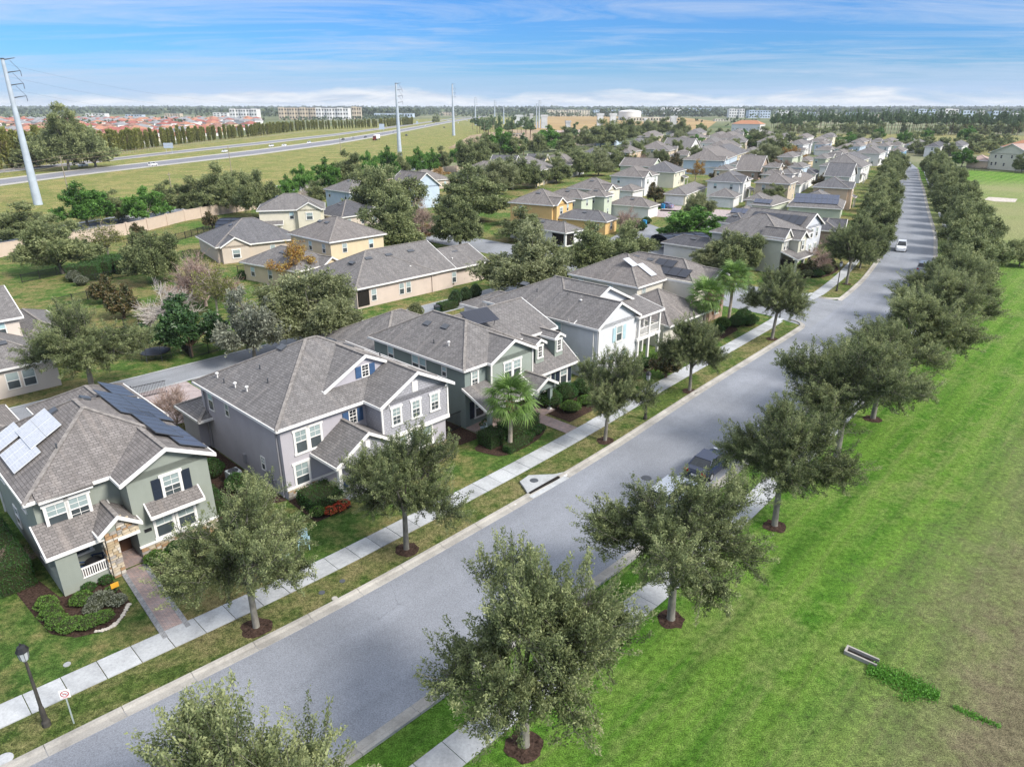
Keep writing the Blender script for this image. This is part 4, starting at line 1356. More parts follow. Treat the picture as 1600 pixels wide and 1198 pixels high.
def make_tree(seed, H=8.4, Rad=4.2, clear=2.5, nl=9, sub=4, spr=13, nleaf=95, leaf=.085, spread=.15, trunk_r=.16, flat=.62,
              mat=None, bark=None, spike=1.0, leaves=True, twig=True, tone0=.38, cone=0.0, lean=.25, sprlen=(.5, 1.15), lod=0, twf=1.0, clump=1.0):
    rng = np.random.default_rng(seed); rnd = random.Random(seed)
    mb = MB()
    top = Vector((rnd.uniform(-.2, .2), rnd.uniform(-.2, .2), clear))
    mb.tube([(0, 0, -.15), (0, 0, .12), (top.x * .4, top.y * .4, clear * .55), top], [trunk_r * 1.7, trunk_r * 1.15, trunk_r, trunk_r * .9], 9 if lod == 0 else 5)
    lobes = []
    cz = clear + (H - clear) * .45
    for i in range(nl):
        if i == 0: az, el = rnd.uniform(0, 6.28), R_(82)
        else: az = 2 * math.pi * i / (nl - 1) * (1 if i <= nl // 2 else 2) + rnd.uniform(-.35, .35); el = R_(rnd.uniform(12, 30) if i % 2 else rnd.uniform(38, 66))
        d = Vector((math.cos(az) * math.cos(el), math.sin(az) * math.cos(el), math.sin(el)))
        # reach of the crown in this direction
        ez = (H - clear)
        rr = 1.0 / math.sqrt((math.cos(el) / Rad) ** 2 + (math.sin(el) / ez) ** 2)
        rr *= rnd.uniform(.66, 1.0) * (1 - cone * max(0, math.sin(el)) * .3)
        end = top + d * rr * .80
        mid = top + d * rr * .42 + Vector((0, 0, .18 * rr * (0 if i == 0 else 1) * .6))
        st = top + Vector((0, 0, rnd.uniform(-.5, .0) if i else 0))
        mb.tube([st, mid, end], [trunk_r * .55, trunk_r * .34, trunk_r * .13], 6 if lod == 0 else 3, cap=False)
        for k in range(sub):
            f = (.42, .62, .8, 1.0, .52, .9)[k % 6]
            b = st.lerp(mid, min(1, f * 2)) if f < .5 else mid.lerp(end, (f - .5) * 2)
            off = Vector((rnd.gauss(0, 1), rnd.gauss(0, 1), rnd.gauss(.25, .7))).normalized() * rnd.uniform(.7, 1.5) * Rad / 4.2 * clump
            if k == 3: off *= .4
            c = b + off
            c.z = max(c.z, clear + .65)
            lr = rnd.uniform(.75, 1.25) * Rad / 4.2
            lobes.append((c, lr))
            mb.tube([b, b.lerp(c, .55) + Vector((0, 0, .1)), c], [trunk_r * .2, trunk_r * .14, trunk_r * .06], 4 if lod == 0 else 3, cap=False)
    C = np.array([list(c) for c, _ in lobes], np.float32); L = np.array([r for _, r in lobes], np.float32)
    m = len(C) * spr
    ci = np.repeat(np.arange(len(C)), spr)
    ctr = np.array([0, 0, cz - 1.0])
    outd = unit(C - ctr)
    d = unit(rng.normal(size=(m, 3)) * .85 + outd[ci] * .9 + np.array([0, 0, .45]))
    b = C[ci] + unit(rng.normal(size=(m, 3)) + outd[ci] * .5) * (L[ci] * rng.uniform(.15, .75, m))[:, None] * np.array([1, 1, flat + .15])
    ln = rng.uniform(sprlen[0], sprlen[1], m) * spike
    d2 = unit(d * np.array([1, 1, 1.0]) + np.array([0, 0, .18]))
    if twig:
        for i in range(0, m, 1 if lod == 0 else 5):
            p = Vector(b[i]); q = p + Vector(d2[i]) * float(ln[i]) * .95
            c = Vector(C[ci[i]])
            mb.tube([c, p, q], [.018 * twf, .014 * twf, .006 * twf], 3, cap=False)
    out = [mb.mesh('trunk', bark)]
    if leaves:
        P_, U, V, idx = sprays(rng, b, d2, ln, nleaf, spread, leaf)
        lob = rng.normal(size=len(C)) * .08
        tw = rng.normal(size=m) * .19 + lob[ci]
        tn = tone0 + tw[idx] + rng.normal(size=len(P_)) * .10
        # twig ends painted paler: young growth, boosted to imitate sunlit tips over shade
        tip = np.linalg.norm(P_ - b[idx], axis=1) / ln[idx]
        tn += np.clip(tip - .55, 0, .5) * .75
        out.append(quad_mesh('crown', mat, P_, U, V, tn))
    return out


OAK_M = leaf_mat('oak_leaves', (0.046, 0.064, 0.026), (0.168, 0.204, 0.084), (0.35, 0.38, 0.175), .38)
OLIVE_M = leaf_mat('olive_leaves', (0.06, 0.075, 0.03), (0.18, 0.205, 0.09), (0.33, 0.35, 0.19), .38)
GREY_M = leaf_mat('grey_green_leaves', (0.07, 0.08, 0.055), (0.18, 0.195, 0.14), (0.34, 0.35, 0.27))
BRIGHT_M = leaf_mat('bright_green_leaves', (0.03, 0.075, 0.014), (0.075, 0.18, 0.03), (0.16, 0.31, 0.06))
DARK_M = leaf_mat('dark_glossy_leaves', (0.014, 0.036, 0.013), (0.034, 0.078, 0.024), (0.08, 0.15, 0.05), .15, .35)
PINE_M = leaf_mat('pine_needles', (0.045, 0.08, 0.04), (0.10, 0.16, 0.07), (0.17, 0.25, 0.11), .1)
ORANGE_M = leaf_mat('autumn_leaves', (0.13, 0.06, 0.015), (0.33, 0.17, 0.04), (0.42, 0.32, 0.08))
YELL_M = leaf_mat('yellow_green_leaves', (0.06, 0.075, 0.015), (0.14, 0.155, 0.035), (0.26, 0.26, 0.07))
RUST_M = leaf_mat('rusty_twig_leaves', (0.14, 0.08, 0.06), (0.26, 0.165, 0.13), (0.38, 0.27, 0.22))
BRONZE_M = leaf_mat('bronze_green_leaves', (0.02, 0.035, 0.012), (0.06, 0.07, 0.025), (0.16, 0.11, 0.05), .1, .4)
HEDGE_M = leaf_mat('hedge_leaves', (0.015, 0.045, 0.010), (0.035, 0.095, 0.018), (0.075, 0.16, 0.035))
LIME_M = leaf_mat('lime_shrub_leaves', (0.04, 0.09, 0.015), (0.10, 0.19, 0.03), (0.20, 0.31, 0.06))
TROP_M = leaf_mat('croton_leaves', (0.25, 0.02, 0.01), (0.50, 0.07, 0.03), (0.55, 0.30, 0.05))
BARK = bark_mat('oak_bark', (0.20, 0.185, 0.16)); PALEBARK = bark_mat('pale_bark', (0.36, 0.31, 0.27)); PINKBARK = bark_mat('pinkish_bark', (0.38, 0.29, 0.25))
BROWNBARK = bark_mat('brown_bark', (0.13, 0.09, 0.065))

TYPES = {}


def ttype(k, label, n, ref, **kw):
    ms = [make_tree(100 + 17 * i + sum(map(ord, k)), **kw) for i in range(n)]
    refs = []
    for m in ms:                                   # true size of each crown
        c = np.empty(len(m[-1].vertices) * 3, np.float32); m[-1].vertices.foreach_get('co', c); c = c.reshape(-1, 3)
        refs.append((float(np.percentile(np.hypot(c[:, 0], c[:, 1]), 96.5)) * 2, float(np.percentile(c[:, 2], 99.5))))
    TYPES[k] = dict(label=label, ref=(sum(r[0] for r in refs) / n, sum(r[1] for r in refs) / n), refs=refs, meshes=ms, i=0)


OAK = dict(mat=OAK_M, bark=BARK)
# ref = (crown width, height) of the unit tree
ttype('oak_near', 'olive green live oak', 5, (9.2, 8.9), nl=10, sub=6, spr=14, nleaf=136, leaf=.053, spread=.125, clear=2.9, tone0=.33, clump=.62, sprlen=(.6, 1.55), **OAK)
ttype('oak', 'live oak', 4, (9.2, 8.9), nl=14, sub=5, spr=13, nleaf=44, leaf=.13, spread=.24, lod=1, clear=1.3, sprlen=(.4, .95), tone0=.32, **OAK)
ttype('oak_far', 'live oak', 4, (9.2, 8.9), nl=10, sub=4, spr=6, nleaf=16, leaf=.32, spread=.34, lod=1, twig=False, trunk_r=.2, clear=.9, **OAK)
ttype('olive', 'pale olive oak', 2, (9.2, 8.9), nl=14, sub=6, spr=13, nleaf=48, leaf=.125, spread=.24, lod=1, mat=OLIVE_M, bark=BARK, clear=1.6, tone0=.45)
ttype('grey', 'grey green weeping tree', 1, (9.2, 8.9), nl=10, sub=5, spr=13, nleaf=26, leaf=.14, spread=.22, lod=0, mat=GREY_M, bark=BARK, clear=1.6)
ttype('bright', 'bright green tree', 2, (9.2, 8.9), clear=1.4, nl=12, sub=5, spr=11, nleaf=40, leaf=.15, spread=.22, lod=1, mat=BRIGHT_M, bark=BARK, sprlen=(.3, .7))
ttype('dark', 'dark glossy evergreen tree', 1, (8.6, 7.8), H=7.4, nl=11, sub=5, spr=12, nleaf=40, leaf=.15, spread=.19, lod=1, mat=DARK_M, bark=BROWNBARK, clear=1.3, sprlen=(.2, .6))
ttype('autumn', 'orange autumn tree', 1, (9.2, 8.9), nl=8, sub=4, spr=10, nleaf=18, leaf=.15, spread=.22, mat=ORANGE_M, bark=PALEBARK, lod=1)
ttype('yellow', 'sparse yellow green tree', 1, (9.2, 8.9), nl=9, sub=4, spr=12, nleaf=9, leaf=.14, spread=.2, mat=YELL_M, bark=PALEBARK, spike=1.2)
ttype('bare', 'bare winter tree with pale twigs', 2, (9.0, 8.5), nl=10, sub=6, spr=22, nleaf=4, leaf=.09, spread=.12, mat=RUST_M, bark=PINKBARK, spike=1.5, clear=1.0, twf=1.7)
ttype('white', 'bare silvery white tree', 1, (8.6, 8.0), nl=14, sub=5, spr=16, nleaf=1, leaf=.06, spread=.1, mat=RUST_M, bark=bark_mat('white_bark', (.52, .47, .44)), spike=1.9, clear=.5, twf=2.4, trunk_r=.2)
ttype('pine', 'slender pine', 3, (5.2, 13.0), H=12.5, Rad=2.5, clear=4.8, nl=11, sub=3, spr=9, nleaf=16, leaf=.24, spread=.2, lod=1, mat=PINE_M, bark=BROWNBARK, sprlen=(.2, .5), twig=False)
ttype('bronze', 'bronze green magnolia', 1, (5.2, 8.0), H=7.8, Rad=2.3, clear=.8, nl=12, sub=4, spr=9, nleaf=26, leaf=.15, spread=.2, lod=1, mat=BRONZE_M, bark=BROWNBARK, cone=1.2, sprlen=(.2, .6))


def tree(kind, loc, width, height=None, label=None, group=None, rz=None, name=None, rnd=random.Random(9), var=None):
    T = TYPES[kind]; i = T['i'] if var is None else var; T['i'] += 1
    ms = T['meshes'][i % len(T['meshes'])]
    rf = T['refs'][i % len(T['meshes'])]
    sx = width / rf[0]; sz = (height / rf[1]) if height else sx
    nm = name or {'pine': 'pine_tree', 'oak_near': 'oak_tree', 'oak': 'oak_tree', 'oak_far': 'oak_tree', 'bronze': 'magnolia_tree'}.get(kind, 'tree')
    r = empty(nm, loc, rz if rz is not None else rnd.uniform(0, 6.28), label or T['label'], 'tree', group, scale=(sx, sx, sz))
    put('trunk', ms[0], r)
    if len(ms) > 1: put('crown', ms[1], r)
    return r


def mulch_ring(loc, r=.75, parent=None, n=18, seed=0):
    rnd = random.Random(seed); m = MB()
    ring = [(math.cos(2 * math.pi * k / n) * r * rnd.uniform(.82, 1.12), math.sin(2 * math.pi * k / n) * r * rnd.uniform(.82, 1.12)) for k in range(n)]
    for k in range(n):
        a, b = ring[k], ring[(k + 1) % n]
        m.poly([(0, 0, .12), (a[0], a[1], .024), (b[0], b[1], .024)])
    o = m.build('mulch_ring', MULCH, parent, loc=loc)
    if not parent: o['kind'] = 'structure'
    return o


def street_oak(s, t, w, hgt, label, kind='oak_near', var=None, ring=.75, rz=None):
    p = W(s, t); w *= .88
    r = tree(kind, p, w, hgt, label, 'live oaks lining the street', rz=rz, var=var)
    if ring: mulch_ring(p, ring, None, seed=int(s * 7))
    return r


# left side of the street
street_oak(-5.33, 1.45, 8.0, 8.0, 'live oak on the left verge before the sage green solar panel house', var=0, ring=.8, rz=.3)
street_oak(4.28, 1.2, 8.6, 7.9, 'live oak on the left verge before the lavender house and red plants', var=1, rz=1.7)
street_oak(24.58, 1.3, 7.6, 7.6, 'live oak on the left verge before the blue green dormer house', var=2, rz=4.0)
street_oak(38.65, 1.8, 7.0, 7.4, 'live oak on the left verge in front of the balcony house', var=3, rz=2.2)
street_oak(59.4, 3.1, 9.0, 8.4, 'live oak at the street corner before the cross street, beside the palms', var=4, rz=5.1)
street_oak(93.2, KL(93) + 1.4, 10.2, 9.4, 'round live oak on the corner beyond the cross street, beside the lamp post', var=1, rz=.9)
# right side of the street
street_oak(-11.8, -12.8, 9.6, 9.0, 'live oak cut off by the bottom edge of the photo', var=3, rz=1.2)
street_oak(-1.0, -13.43, 9.2, 9.9, 'largest live oak, nearest the camera on the right sidewalk', var=3, ring=.85, rz=3.3)
street_oak(9.99, -13.75, 9.8, 8.5, 'second live oak on the right sidewalk, with car roofs showing behind its crown', var=0, rz=5.5)
street_oak(22.2, -13.9, 9.2, 8.8, 'third live oak on the right sidewalk, beside the dark blue parked car', var=4, rz=2.5)
ORDW = 'first second third fourth fifth sixth seventh eighth ninth tenth eleventh twelfth thirteenth fourteenth fifteenth sixteenth seventeenth eighteenth nineteenth twentieth'.split()
def ORD(i): return ORDW[i] if i < 20 else 'twenty ' + ORDW[i - 20]
k = 0
for i, s in enumerate((34.0, 44.0, 54.5, 65.5, 78.5)):
    street_oak(s, KR(s) - 4.9, (12.2, 11.0, 12.0, 11.6, 10.6)[i], (9.6, 8.6, 9.4, 9.0, 8.8)[i],
               ('live oak whose crown overhangs the road in the middle of the right row', 'smaller live oak squeezed between two larger ones in the right row',
                'tall live oak in the right row across the road from the palms', 'live oak in the right row opposite the cross street', 'live oak in the right row just beyond the cross street')[i],
               var=i + 1, ring=.8, rz=i * 1.3)
s = 90.0; i = 0
while s < 335:
    street_oak(s, KR(s) - 4.9 - .4 * (i % 2), (9.4 + (i % 3) * .7), 7.9 + (i * 7 % 5) * .3, ORD(i) + ' live oak beyond the white car in the row right of the street', kind='oak', ring=0)
    s += 10.5; i += 1
s = 106.0; i = 0
while s < 335:
    street_oak(s, KL(s) + 1.6 + .8 * (i % 2), 7.6 + (i % 3) * 1.0, 6.9 + (i * 7 % 5) * .35, ORD(i) + ' live oak beyond the corner lamp in the row left of the street', kind='oak', ring=0)
    s += 10.5; i += 1

# palms --------------------------------------------------------------
PALM_M = leaf_mat('palm_fronds', (0.045, 0.085, 0.02), (0.12, 0.21, 0.045), (0.26, 0.38, 0.11), .3)


def frond_mesh(seed):
    rnd = random.Random(seed); m = MB(); tone = []
    L = 1.25
    m.tube([(0, 0, 0), (.5 * L, 0, .16), (L, 0, .10)], [.022, .015, .012], 3, cap=False)
    base = Vector((L, 0, .10))
    for k in range(20):
        a = R_(-112 + 224 * k / 19) + rnd.uniform(-.05, .05)
        ln = (1.15 - .25 * abs(a) / 2) * rnd.uniform(.85, 1.1)
        d = Vector((math.cos(a), math.sin(a), 0)); w = Vector((-math.sin(a), math.cos(a), 0)) * .045
        p1 = base + d * ln * .55 + Vector((0, 0, -.02)); p2 = base + d * ln + Vector((0, 0, -.30 - rnd.uniform(0, .25)))
        m.poly([base - w * .3, p1 - w, p1 + w, base + w * .3]); m.poly([p1 - w, p2, p1 + w])
    me = m.mesh('frond', PALM_M)
    a = me.attributes.new('tone', 'FLOAT', 'FACE')
    a.data.foreach_set('value', np.clip(np.random.default_rng(seed).normal(.5, .16, len(me.polygons)), 0, 1).astype(np.float32))
    return me


FR = [frond_mesh(i) for i in range(3)]


def palm(loc, H, sc, label, trunkcol=None):
    rnd = random.Random(int(loc[0] * 10))
    r = empty('palm_tree', loc, 0, label, 'palm tree', 'sabal palms in the front gardens')
    m = MB(); m.tube([(0, 0, -.1), (0, 0, .2), (.03, 0, H * .5), (0, .04, H)], [.28, .2, .17, .2], 10)
    m.build('trunk', bark_mat('palm_bark', (0.36, 0.31, 0.26), 3), r)
    m = MB()
    for i in range(46):
        a = i * 2.4; z = H - 1.5 + i * .033
        c = Vector((math.cos(a) * .19, math.sin(a) * .19, z))
        m.beam(c, c + Vector((math.cos(a) * .17, math.sin(a) * .17, .30)), .10, .05)
    o = m.build('leaf_boots', bark_mat('boot_bark', (0.30, 0.17, 0.10), 5), r); o['kind'] = 'stuff'
    for i in range(44):
        a = i * 2.399 + rnd.uniform(-.2, .2); f = i / 43
        el = R_(78 - 120 * f ** .9)
        o = put('frond', FR[i % 3], r, (math.cos(a) * .1, math.sin(a) * .1, H + .1 + .25 * (1 - f)), scale=sc * rnd.uniform(.85, 1.1))
        o.rotation_euler = (rnd.uniform(-.3, .3), -el, a)
    return r


palm(gp(797, 700), 3.9, 1.02, 'sabal palm in the hedged bed in front of the dark blue green house')
palm(gp(1098, 520), 4.2, 1.12, 'sabal palm nearest the balcony house, left of the other garden palm')
palm(gp(1138, 503), 5.3, 1.12, 'taller sabal palm with a rusty trunk at the corner of the cream house')


# shrubs and hedges ---------------------------------------------------
def shrub_mesh(seed, size, n, leaf, mat, box=False, core=True, tone0=.45):
    rng = np.random.default_rng(seed)
    sx, sy, sz = size
    if box:
        P_ = rng.uniform(-1, 1, (n, 3)); f = rng.integers(0, 5, n)
        for ax, sg, k in ((0, 1, 0), (0, -1, 1), (1, 1, 2), (1, -1, 3), (2, 1, 4)):
            P_[f == k, ax] = sg
        # weight faces by area through resampling the tall ones
        nrm = np.zeros((n, 3))
        for ax, sg, k in ((0, 1, 0), (0, -1, 1), (1, 1, 2), (1, -1, 3), (2, 1, 4)): nrm[f == k, ax] = sg
        P_ = P_ * np.array([sx, sy, sz]) / 2 + np.array([0, 0, sz / 2])
        P_ += rng.normal(size=(n, 3)) * .045
    else:
        d = unit(rng.normal(size=(n, 3))); d[:, 2] = np.abs(d[:, 2]) * 1.0 - .15
        nrm = unit(d)
        lump = 1 + .10 * np.sin(d[:, 0] * 5 + seed) * np.cos(d[:, 1] * 6 + seed) + .06 * np.sin(d[:, 2] * 9)
        P_ = d * lump[:, None] * np.array([sx / 2, sy / 2, sz * .6]) * rng.uniform(.86, 1.04, (n, 1)) + np.array([0, 0, sz * .42])
        P_[:, 2] = np.maximum(P_[:, 2], .02)
    dd = unit(nrm * .5 + rng.normal(size=(n, 3)) * .8)
    w = unit(np.cross(dd, rng.normal(size=(n, 3))))
    s_ = leaf * rng.uniform(.7, 1.3, (n, 1))
    return quad_mesh('foliage', mat, P_, dd * s_, w * s_ * .5, rng.normal(tone0, .17, n))


SH = {}
DARKCORE = plain('shrub_dark_core', (0.035, 0.04, 0.02), 0.95, 0.05)  # solid dark core filling each shrub under its leaf shell


def shrub(loc, size, label, kind='hedge', rz=0.0, box=False, name='shrub', cat='shrub', group=None, dens=260, leaf=.05, grow=True):
    mat = {'hedge': HEDGE_M, 'lime': LIME_M, 'dark': DARK_M, 'red': TROP_M, 'olive': OLIVE_M, 'rust': RUST_M, 'bronze': BRONZE_M, 'grey': GREY_M}[kind]
    q = tuple(round(v, 1) for v in size)
    k = (q, kind, box, int(dens), leaf)
    if k not in SH:
        area = (q[0] * q[1] + (q[0] + q[1]) * 2 * q[2]) if box else 2.2 * math.pi * ((q[0] + q[1]) / 4) ** 2 + q[0] * q[2]
        n = int(min(9000, max(150, area * dens)))
        core = MB()
        if box: core.box(-q[0] / 2 + .06, q[0] / 2 - .06, -q[1] / 2 + .06, q[1] / 2 - .06, 0, q[2] - .06)
        else: core.ico((0, 0, q[2] * .38), (q[0] * .41, q[1] * .41, q[2] * .48), 9, 6, .06, random.Random(3))
        SH[k] = (core.mesh('inner_core', DARKCORE), shrub_mesh(len(SH) + 3, q, n, leaf, mat, box))
    r = empty(name, (loc[0], loc[1], 0), rz, label, cat, group)
    put('inner_core', SH[k][0], r); put('foliage', SH[k][1], r)
    return r

# ------------------------------------------------------------------ houses placed from their eave corners
BEIGE = stucco('beige_stucco', (0.50, 0.43, 0.36)); YEL = stucco('pale_yellow_stucco', (0.60, 0.50, 0.34)); PEACH = stucco('peach_stucco', (0.58, 0.44, 0.32))
WHT = stucco('white_stucco', (0.66, 0.65, 0.64)); PGRN = stucco('pale_mint_stucco', (0.48, 0.52, 0.42)); SKYB = stucco('light_blue_stucco', (0.45, 0.53, 0.62))
ORAN = stucco('ochre_yellow_stucco', (0.62, 0.42, 0.19)); CRM = stucco('light_cream_stucco', (0.62, 0.58, 0.47)); BRN = stucco('brown_stucco', (0.36, 0.27, 0.22))
BLUEW = stucco('blue_stucco', (0.16, 0.30, 0.45)); TANW = stucco('tan_stucco', (0.52, 0.44, 0.34))
NB = 'houses of the neighbourhood'


def mid(label, C, R, L, ze, wall, kind='hip', roof=None, pitch=.5, wins='fl', garage=None, o=.45, vents=1, ground=False, trim=None, maxd=16, extra=None, wn=None):
    z = 0 if ground else ze
    c, r = gp(C[0], C[1], z), gp(R[0], R[1], z)
    v = (r - c); w = v.length; ang = math.atan2(v.y, v.x)
    nrm = Vector((-v.y, v.x, 0)).normalized()
    if isinstance(L, (int, float)): d = L
    else: d = min(maxd, abs((gp(L[0], L[1], z) - c).dot(nrm)))
    w = max(w, 5.5); d = max(d, 5.5)
    h = House('house', label, (0, 0), ang, wall=wall, roof=roof)
    if trim: h.trim = trim
    h.root.location = (c.x, c.y, 0)
    oo = 0 if ground else o
    x0, x1, y0, y1 = oo, w - oo, oo, d - oo
    h.box(x0, x1, y0, y1, 0, ze + o * pitch - .14)
    if kind == 'hip': top = h.hip(x0, x1, y0, y1, ze, pitch, o)
    elif kind == 'gx': top = h.gable(x0, x1, y0, y1, ze, pitch, o, 'x', (1, 1))
    else: top = h.gable(x0, x1, y0, y1, ze, pitch, o, 'y', (1, 1))
    hsh = (int(C[0]) * 7 + int(C[1]) * 13) % 12
    if roof is None: h.roofmat = (ROOF, ROOF_BROWN, ROOF, ROOF_MID)[hsh % 4]
    if not ground and kind == 'hip' and w > 8.5 and extra is None and garage is None:
        gw = min(4.6, (x1 - x0) * .42); gx = x0 + .5 if hsh % 2 else x1 - gw - .5
        if hsh % 3 != 2:
            h.box(gx, gx + gw, y0 - .9, y0 + .1, 0, ze + o * pitch - .14)
            h.gable(gx, gx + gw, y0 - .9, y0 + 3.5, ze + .02, pitch * (1.15 if hsh % 4 else 1.0), .3, 'y', (1, 0))
            h.win('f', gx + gw / 2, 1.5 if ze < 4 else 4.1, y0 - .91, 1.2, 1.3, 'c')
        if ze > 4 and hsh % 4 != 1:
            ox0 = x0 + .4 if not hsh % 2 else x1 - 4.6
            h.shed(ox0, ox0 + 4.0, y0 - 1.4, y0, 2.7, 3.3, 'f', o=.2)
            for xx in (ox0 + .1, ox0 + 3.9): h.part('column', WHITE).box(xx - .1, xx + .1, y0 - 1.4, y0 - 1.2, 0, 2.6)
    stories = [1.5] if ze < 4 else [1.5, 4.2]
    far = c.length > 190
    for f in wins:
        n = wn or (max(1, int(((x1 - x0) if f == 'f' else (y1 - y0)) / 3.6)))
        for k in range(n):
            for zc in stories:
                if garage == f and zc < 2: continue
                a = (x0 + (x1 - x0) * (k + .5) / n) if f == 'f' else (y0 + (y1 - y0) * (k + .5) / n)
                if (k * 7 + int(zc) + int(C[0])) % 4 == 0 and n > 1: continue
                h.win(f, a, zc, {'f': y0 - .01, 'l': x0 - .01, 'r': x1 + .01}[f], .85, 1.35, 't' if (k + int(C[0])) % 2 else '')
    if garage:
        g = MB(); W_ = 4.6
        aa = (x0 + x1) / 2 if garage == 'f' else (y0 + y1) / 2
        if ((x1 - x0) if garage == 'f' else (y1 - y0)) < 5.4: W_ = 3.6
        for i in range(4):
            g.box(-W_ / 2, W_ / 2, -.05, .0, .05 + i * .54, .57 + i * .54)
        g.box(-W_ / 2 - .12, -W_ / 2, -.07, .02, 0, 2.3); g.box(W_ / 2, W_ / 2 + .12, -.07, .02, 0, 2.3); g.box(-W_ / 2 - .12, W_ / 2 + .12, -.07, .02, 2.22, 2.36)
        g.build('garage_door', GARAGE, h.root, loc=h.at(garage, aa, 0, y0 - .01 if garage == 'f' else x0 - .01), rz=h.FACE[garage])
    if vents and not far:
        sx = x0 + min(x1 - x0, y1 - y0) * .34
        h.vent(sx, (y0 + y1) / 2, ze + (sx - x0 + o) * pitch - .02, pitch, 'l', 1.0) if kind != 'gx' else h.vent((x0 + x1) / 2, y0 + (y1 - y0) * .34, ze + ((y1 - y0) * .34 + o) * pitch - .02, pitch, 'f', 1.0)
        if vents > 1: h.vent(sx, (y0 + y1) / 2 + 2, ze + (sx - x0 + o) * pitch - .02, pitch, 'l', 1.0)
    h.dims = (x0, x1, y0, y1, ze, pitch, o, top)
    if extra: extra(h)
    h.finish()
    return h


# left edge, beyond the alley
h = street_house('house', 'beige two storey house with a low front wing, left edge beyond the alley', -14, 46.8, wall=stucco('warm_beige_stucco', (0.60, 0.53, 0.47)))
h.box(-14, -1.9, 46.8, 57, 0, 3.0); h.hip(-14, -1.9, 46.8, 58, 2.85, .5, .4)
h.box(-14, -2.6, 54.5, 64, 0, 5.6); h.gable(-14, -2.6, 54.5, 64, 5.45, .45, .4, 'x', (1, 1))
h.box(-2.6, 1.2, 55.0, 66, 0, 3.0); h.hip(-2.7, 2.0, 54, 66, 2.85, .45, .35)
for xx in (-9.2, -7.9, -5.6, -4.3): h.win('f', xx, 1.5, 46.79, 1.0, 1.5, '')
h.win('f', -4.3, 4.5, 54.49, .95, 1.2, 't'); h.vent(-5.5, 49.5, 2.85 + 3.1 * .5, .5, 'f', 1.3); h.pipe(-6.5, 48.3, 3.8)
h.finish()

# second row, behind the alley
def beige_extra(h):
    x0, x1, y0, y1, ze, p, o, top = h.dims
    h.part('screen_opening', DARKROOM).box(x0 + .5, x0 + 2.6, y0 - .04, y0 + .05, .3, 2.4)
    for a in (6.0, 9.5, 13.0): h.vent(a, y0 + 4.7, ze + (4.7 + o) * p, p, 'f', 1.0)
    downspout(h, x0 + (x1 - x0) * .62, y0 - .06, 0, 2.8)
h = street_house('house', 'long one storey beige house with a grey roof beside the alley', 33.3, 48.4, wall=stucco('pinkish_beige_stucco', (0.55, 0.46, 0.40)))
h.box(33.6, 50.5, 48.6, 61, 0, 3.0); h.gable(39.8, 50.5, 48.62, 60.98, 2.88, .5, .45, 'x', (0, 1)); h.hip(33.6, 47.0, 48.6, 61, 2.85, .5, .45)
h.box(50.4, 57.5, 49.0, 57, 0, 2.9); h.gable(50.4, 57.5, 48.6, 57.5, 2.83, .45, .42, 'x', (0, 1))
h.part('screen_opening', DARKROOM).box(h.x(33.7), h.x(35.5), h.y(48.52), h.y(48.62), .3, 2.4)
for xx in (36.3, 41.0, 42.2, 50.8): h.win('f', xx, 1.5, 48.58, .8, 1.5, '')
for xx in (39.0, 42.5, 46.5): h.vent(xx, 53.2, 2.85 + 5.0 * .5, .5, 'f', 1.1)
h.vent(37.0, 54.3, 2.85 + 3.5 * .5 + .3, .5, 'l', 1.1); h.vent(54, 52.0, 4.4, .45, 'f', 1.1)
h.pipe(44, 50.2, 3.6, True); h.pipe(52, 50.2, 3.6, True); downspout(h, 46.5, 48.5, 0, 2.8, stucco('pinkish_beige_stucco', (0.55, 0.46, 0.40)))
h.finish()
mid('pale yellow two storey house with a large hip roof behind the orange tree', (514.5, 379), (604.5, 365), (434, 366.5), 5.5, YEL, vents=2)
def patio(h):
    x0, x1, y0, y1, ze, p, o, top = h.dims
    for k in range(3): h.part('column', YEL).box(x0 - 1.6 + .0, x0 - 1.3, y0 + .3 + k * 2.4, y0 + .6 + k * 2.4, 0, 2.7)
mid('low patio wing with a hip roof before the pale yellow house', (463, 425), (535, 408), (405, 401.5), 2.8, YEL, maxd=13)
mid('wide one storey beige house with a pool cage at its left end', (336, 387), (478, 372), 14, 2.85, BEIGE, vents=1, wins='f')
mid('pale yellow two storey house by the long wall, two gables on its right end', (400, 330), (508, 326.5), 11, 5.4, CRM, vents=2, wins='f')
mid('low dark grey roofed house between the pale yellow house and the light blue one', (534, 340), (600, 331), 11, 2.8, BEIGE, roof=ROOF_DARK)
mid('light blue two storey house with a grey hip roof near the long wall', (545, 301), (613, 294.5), 12, 5.4, SKYB)
mid('light blue house with a pointed white gable and arched entry', (645, 294), (690, 290), 12, 5.5, SKYB, kind='gy', pitch=.75)
mid('low brown grey roofed house with solar panels behind the light blue gable', (655, 284), (706, 279.5), 12, 2.9, BEIGE, roof=ROOF_BROWN)
mid('white house with a tall white gable, left end of the back row', (777, 270.5), (806, 266), (726, 266), 5.4, WHT)
mid('white gable end beside the cream gabled house', (797, 272), (822, 267), 10, 3.6, WHT, kind='gy', pitch=.8, vents=0)
mid('cream house with two steep yellow gables in the back row', (838, 268), (872, 261), (800, 257), 5.0, YEL, vents=1)
mid('small steep yellow gable in front of the cream house', (845, 268), (866, 264), 8, 3.6, YEL, kind='gy', pitch=.9, vents=0, wins='')
mid('grey roofed house with two small white gables in the back row', (893, 258), (915, 253), (852, 248), 4.6, WHT)
mid('wide grey roofed house with a white gable at its right end', (948, 247), (966, 243), (901, 243), 4.6, CRM, kind='hip')
mid('peach two storey house with a pyramid roof in the back row', (985, 238.5), (1004, 235), (955, 236), 5.4, PEACH)
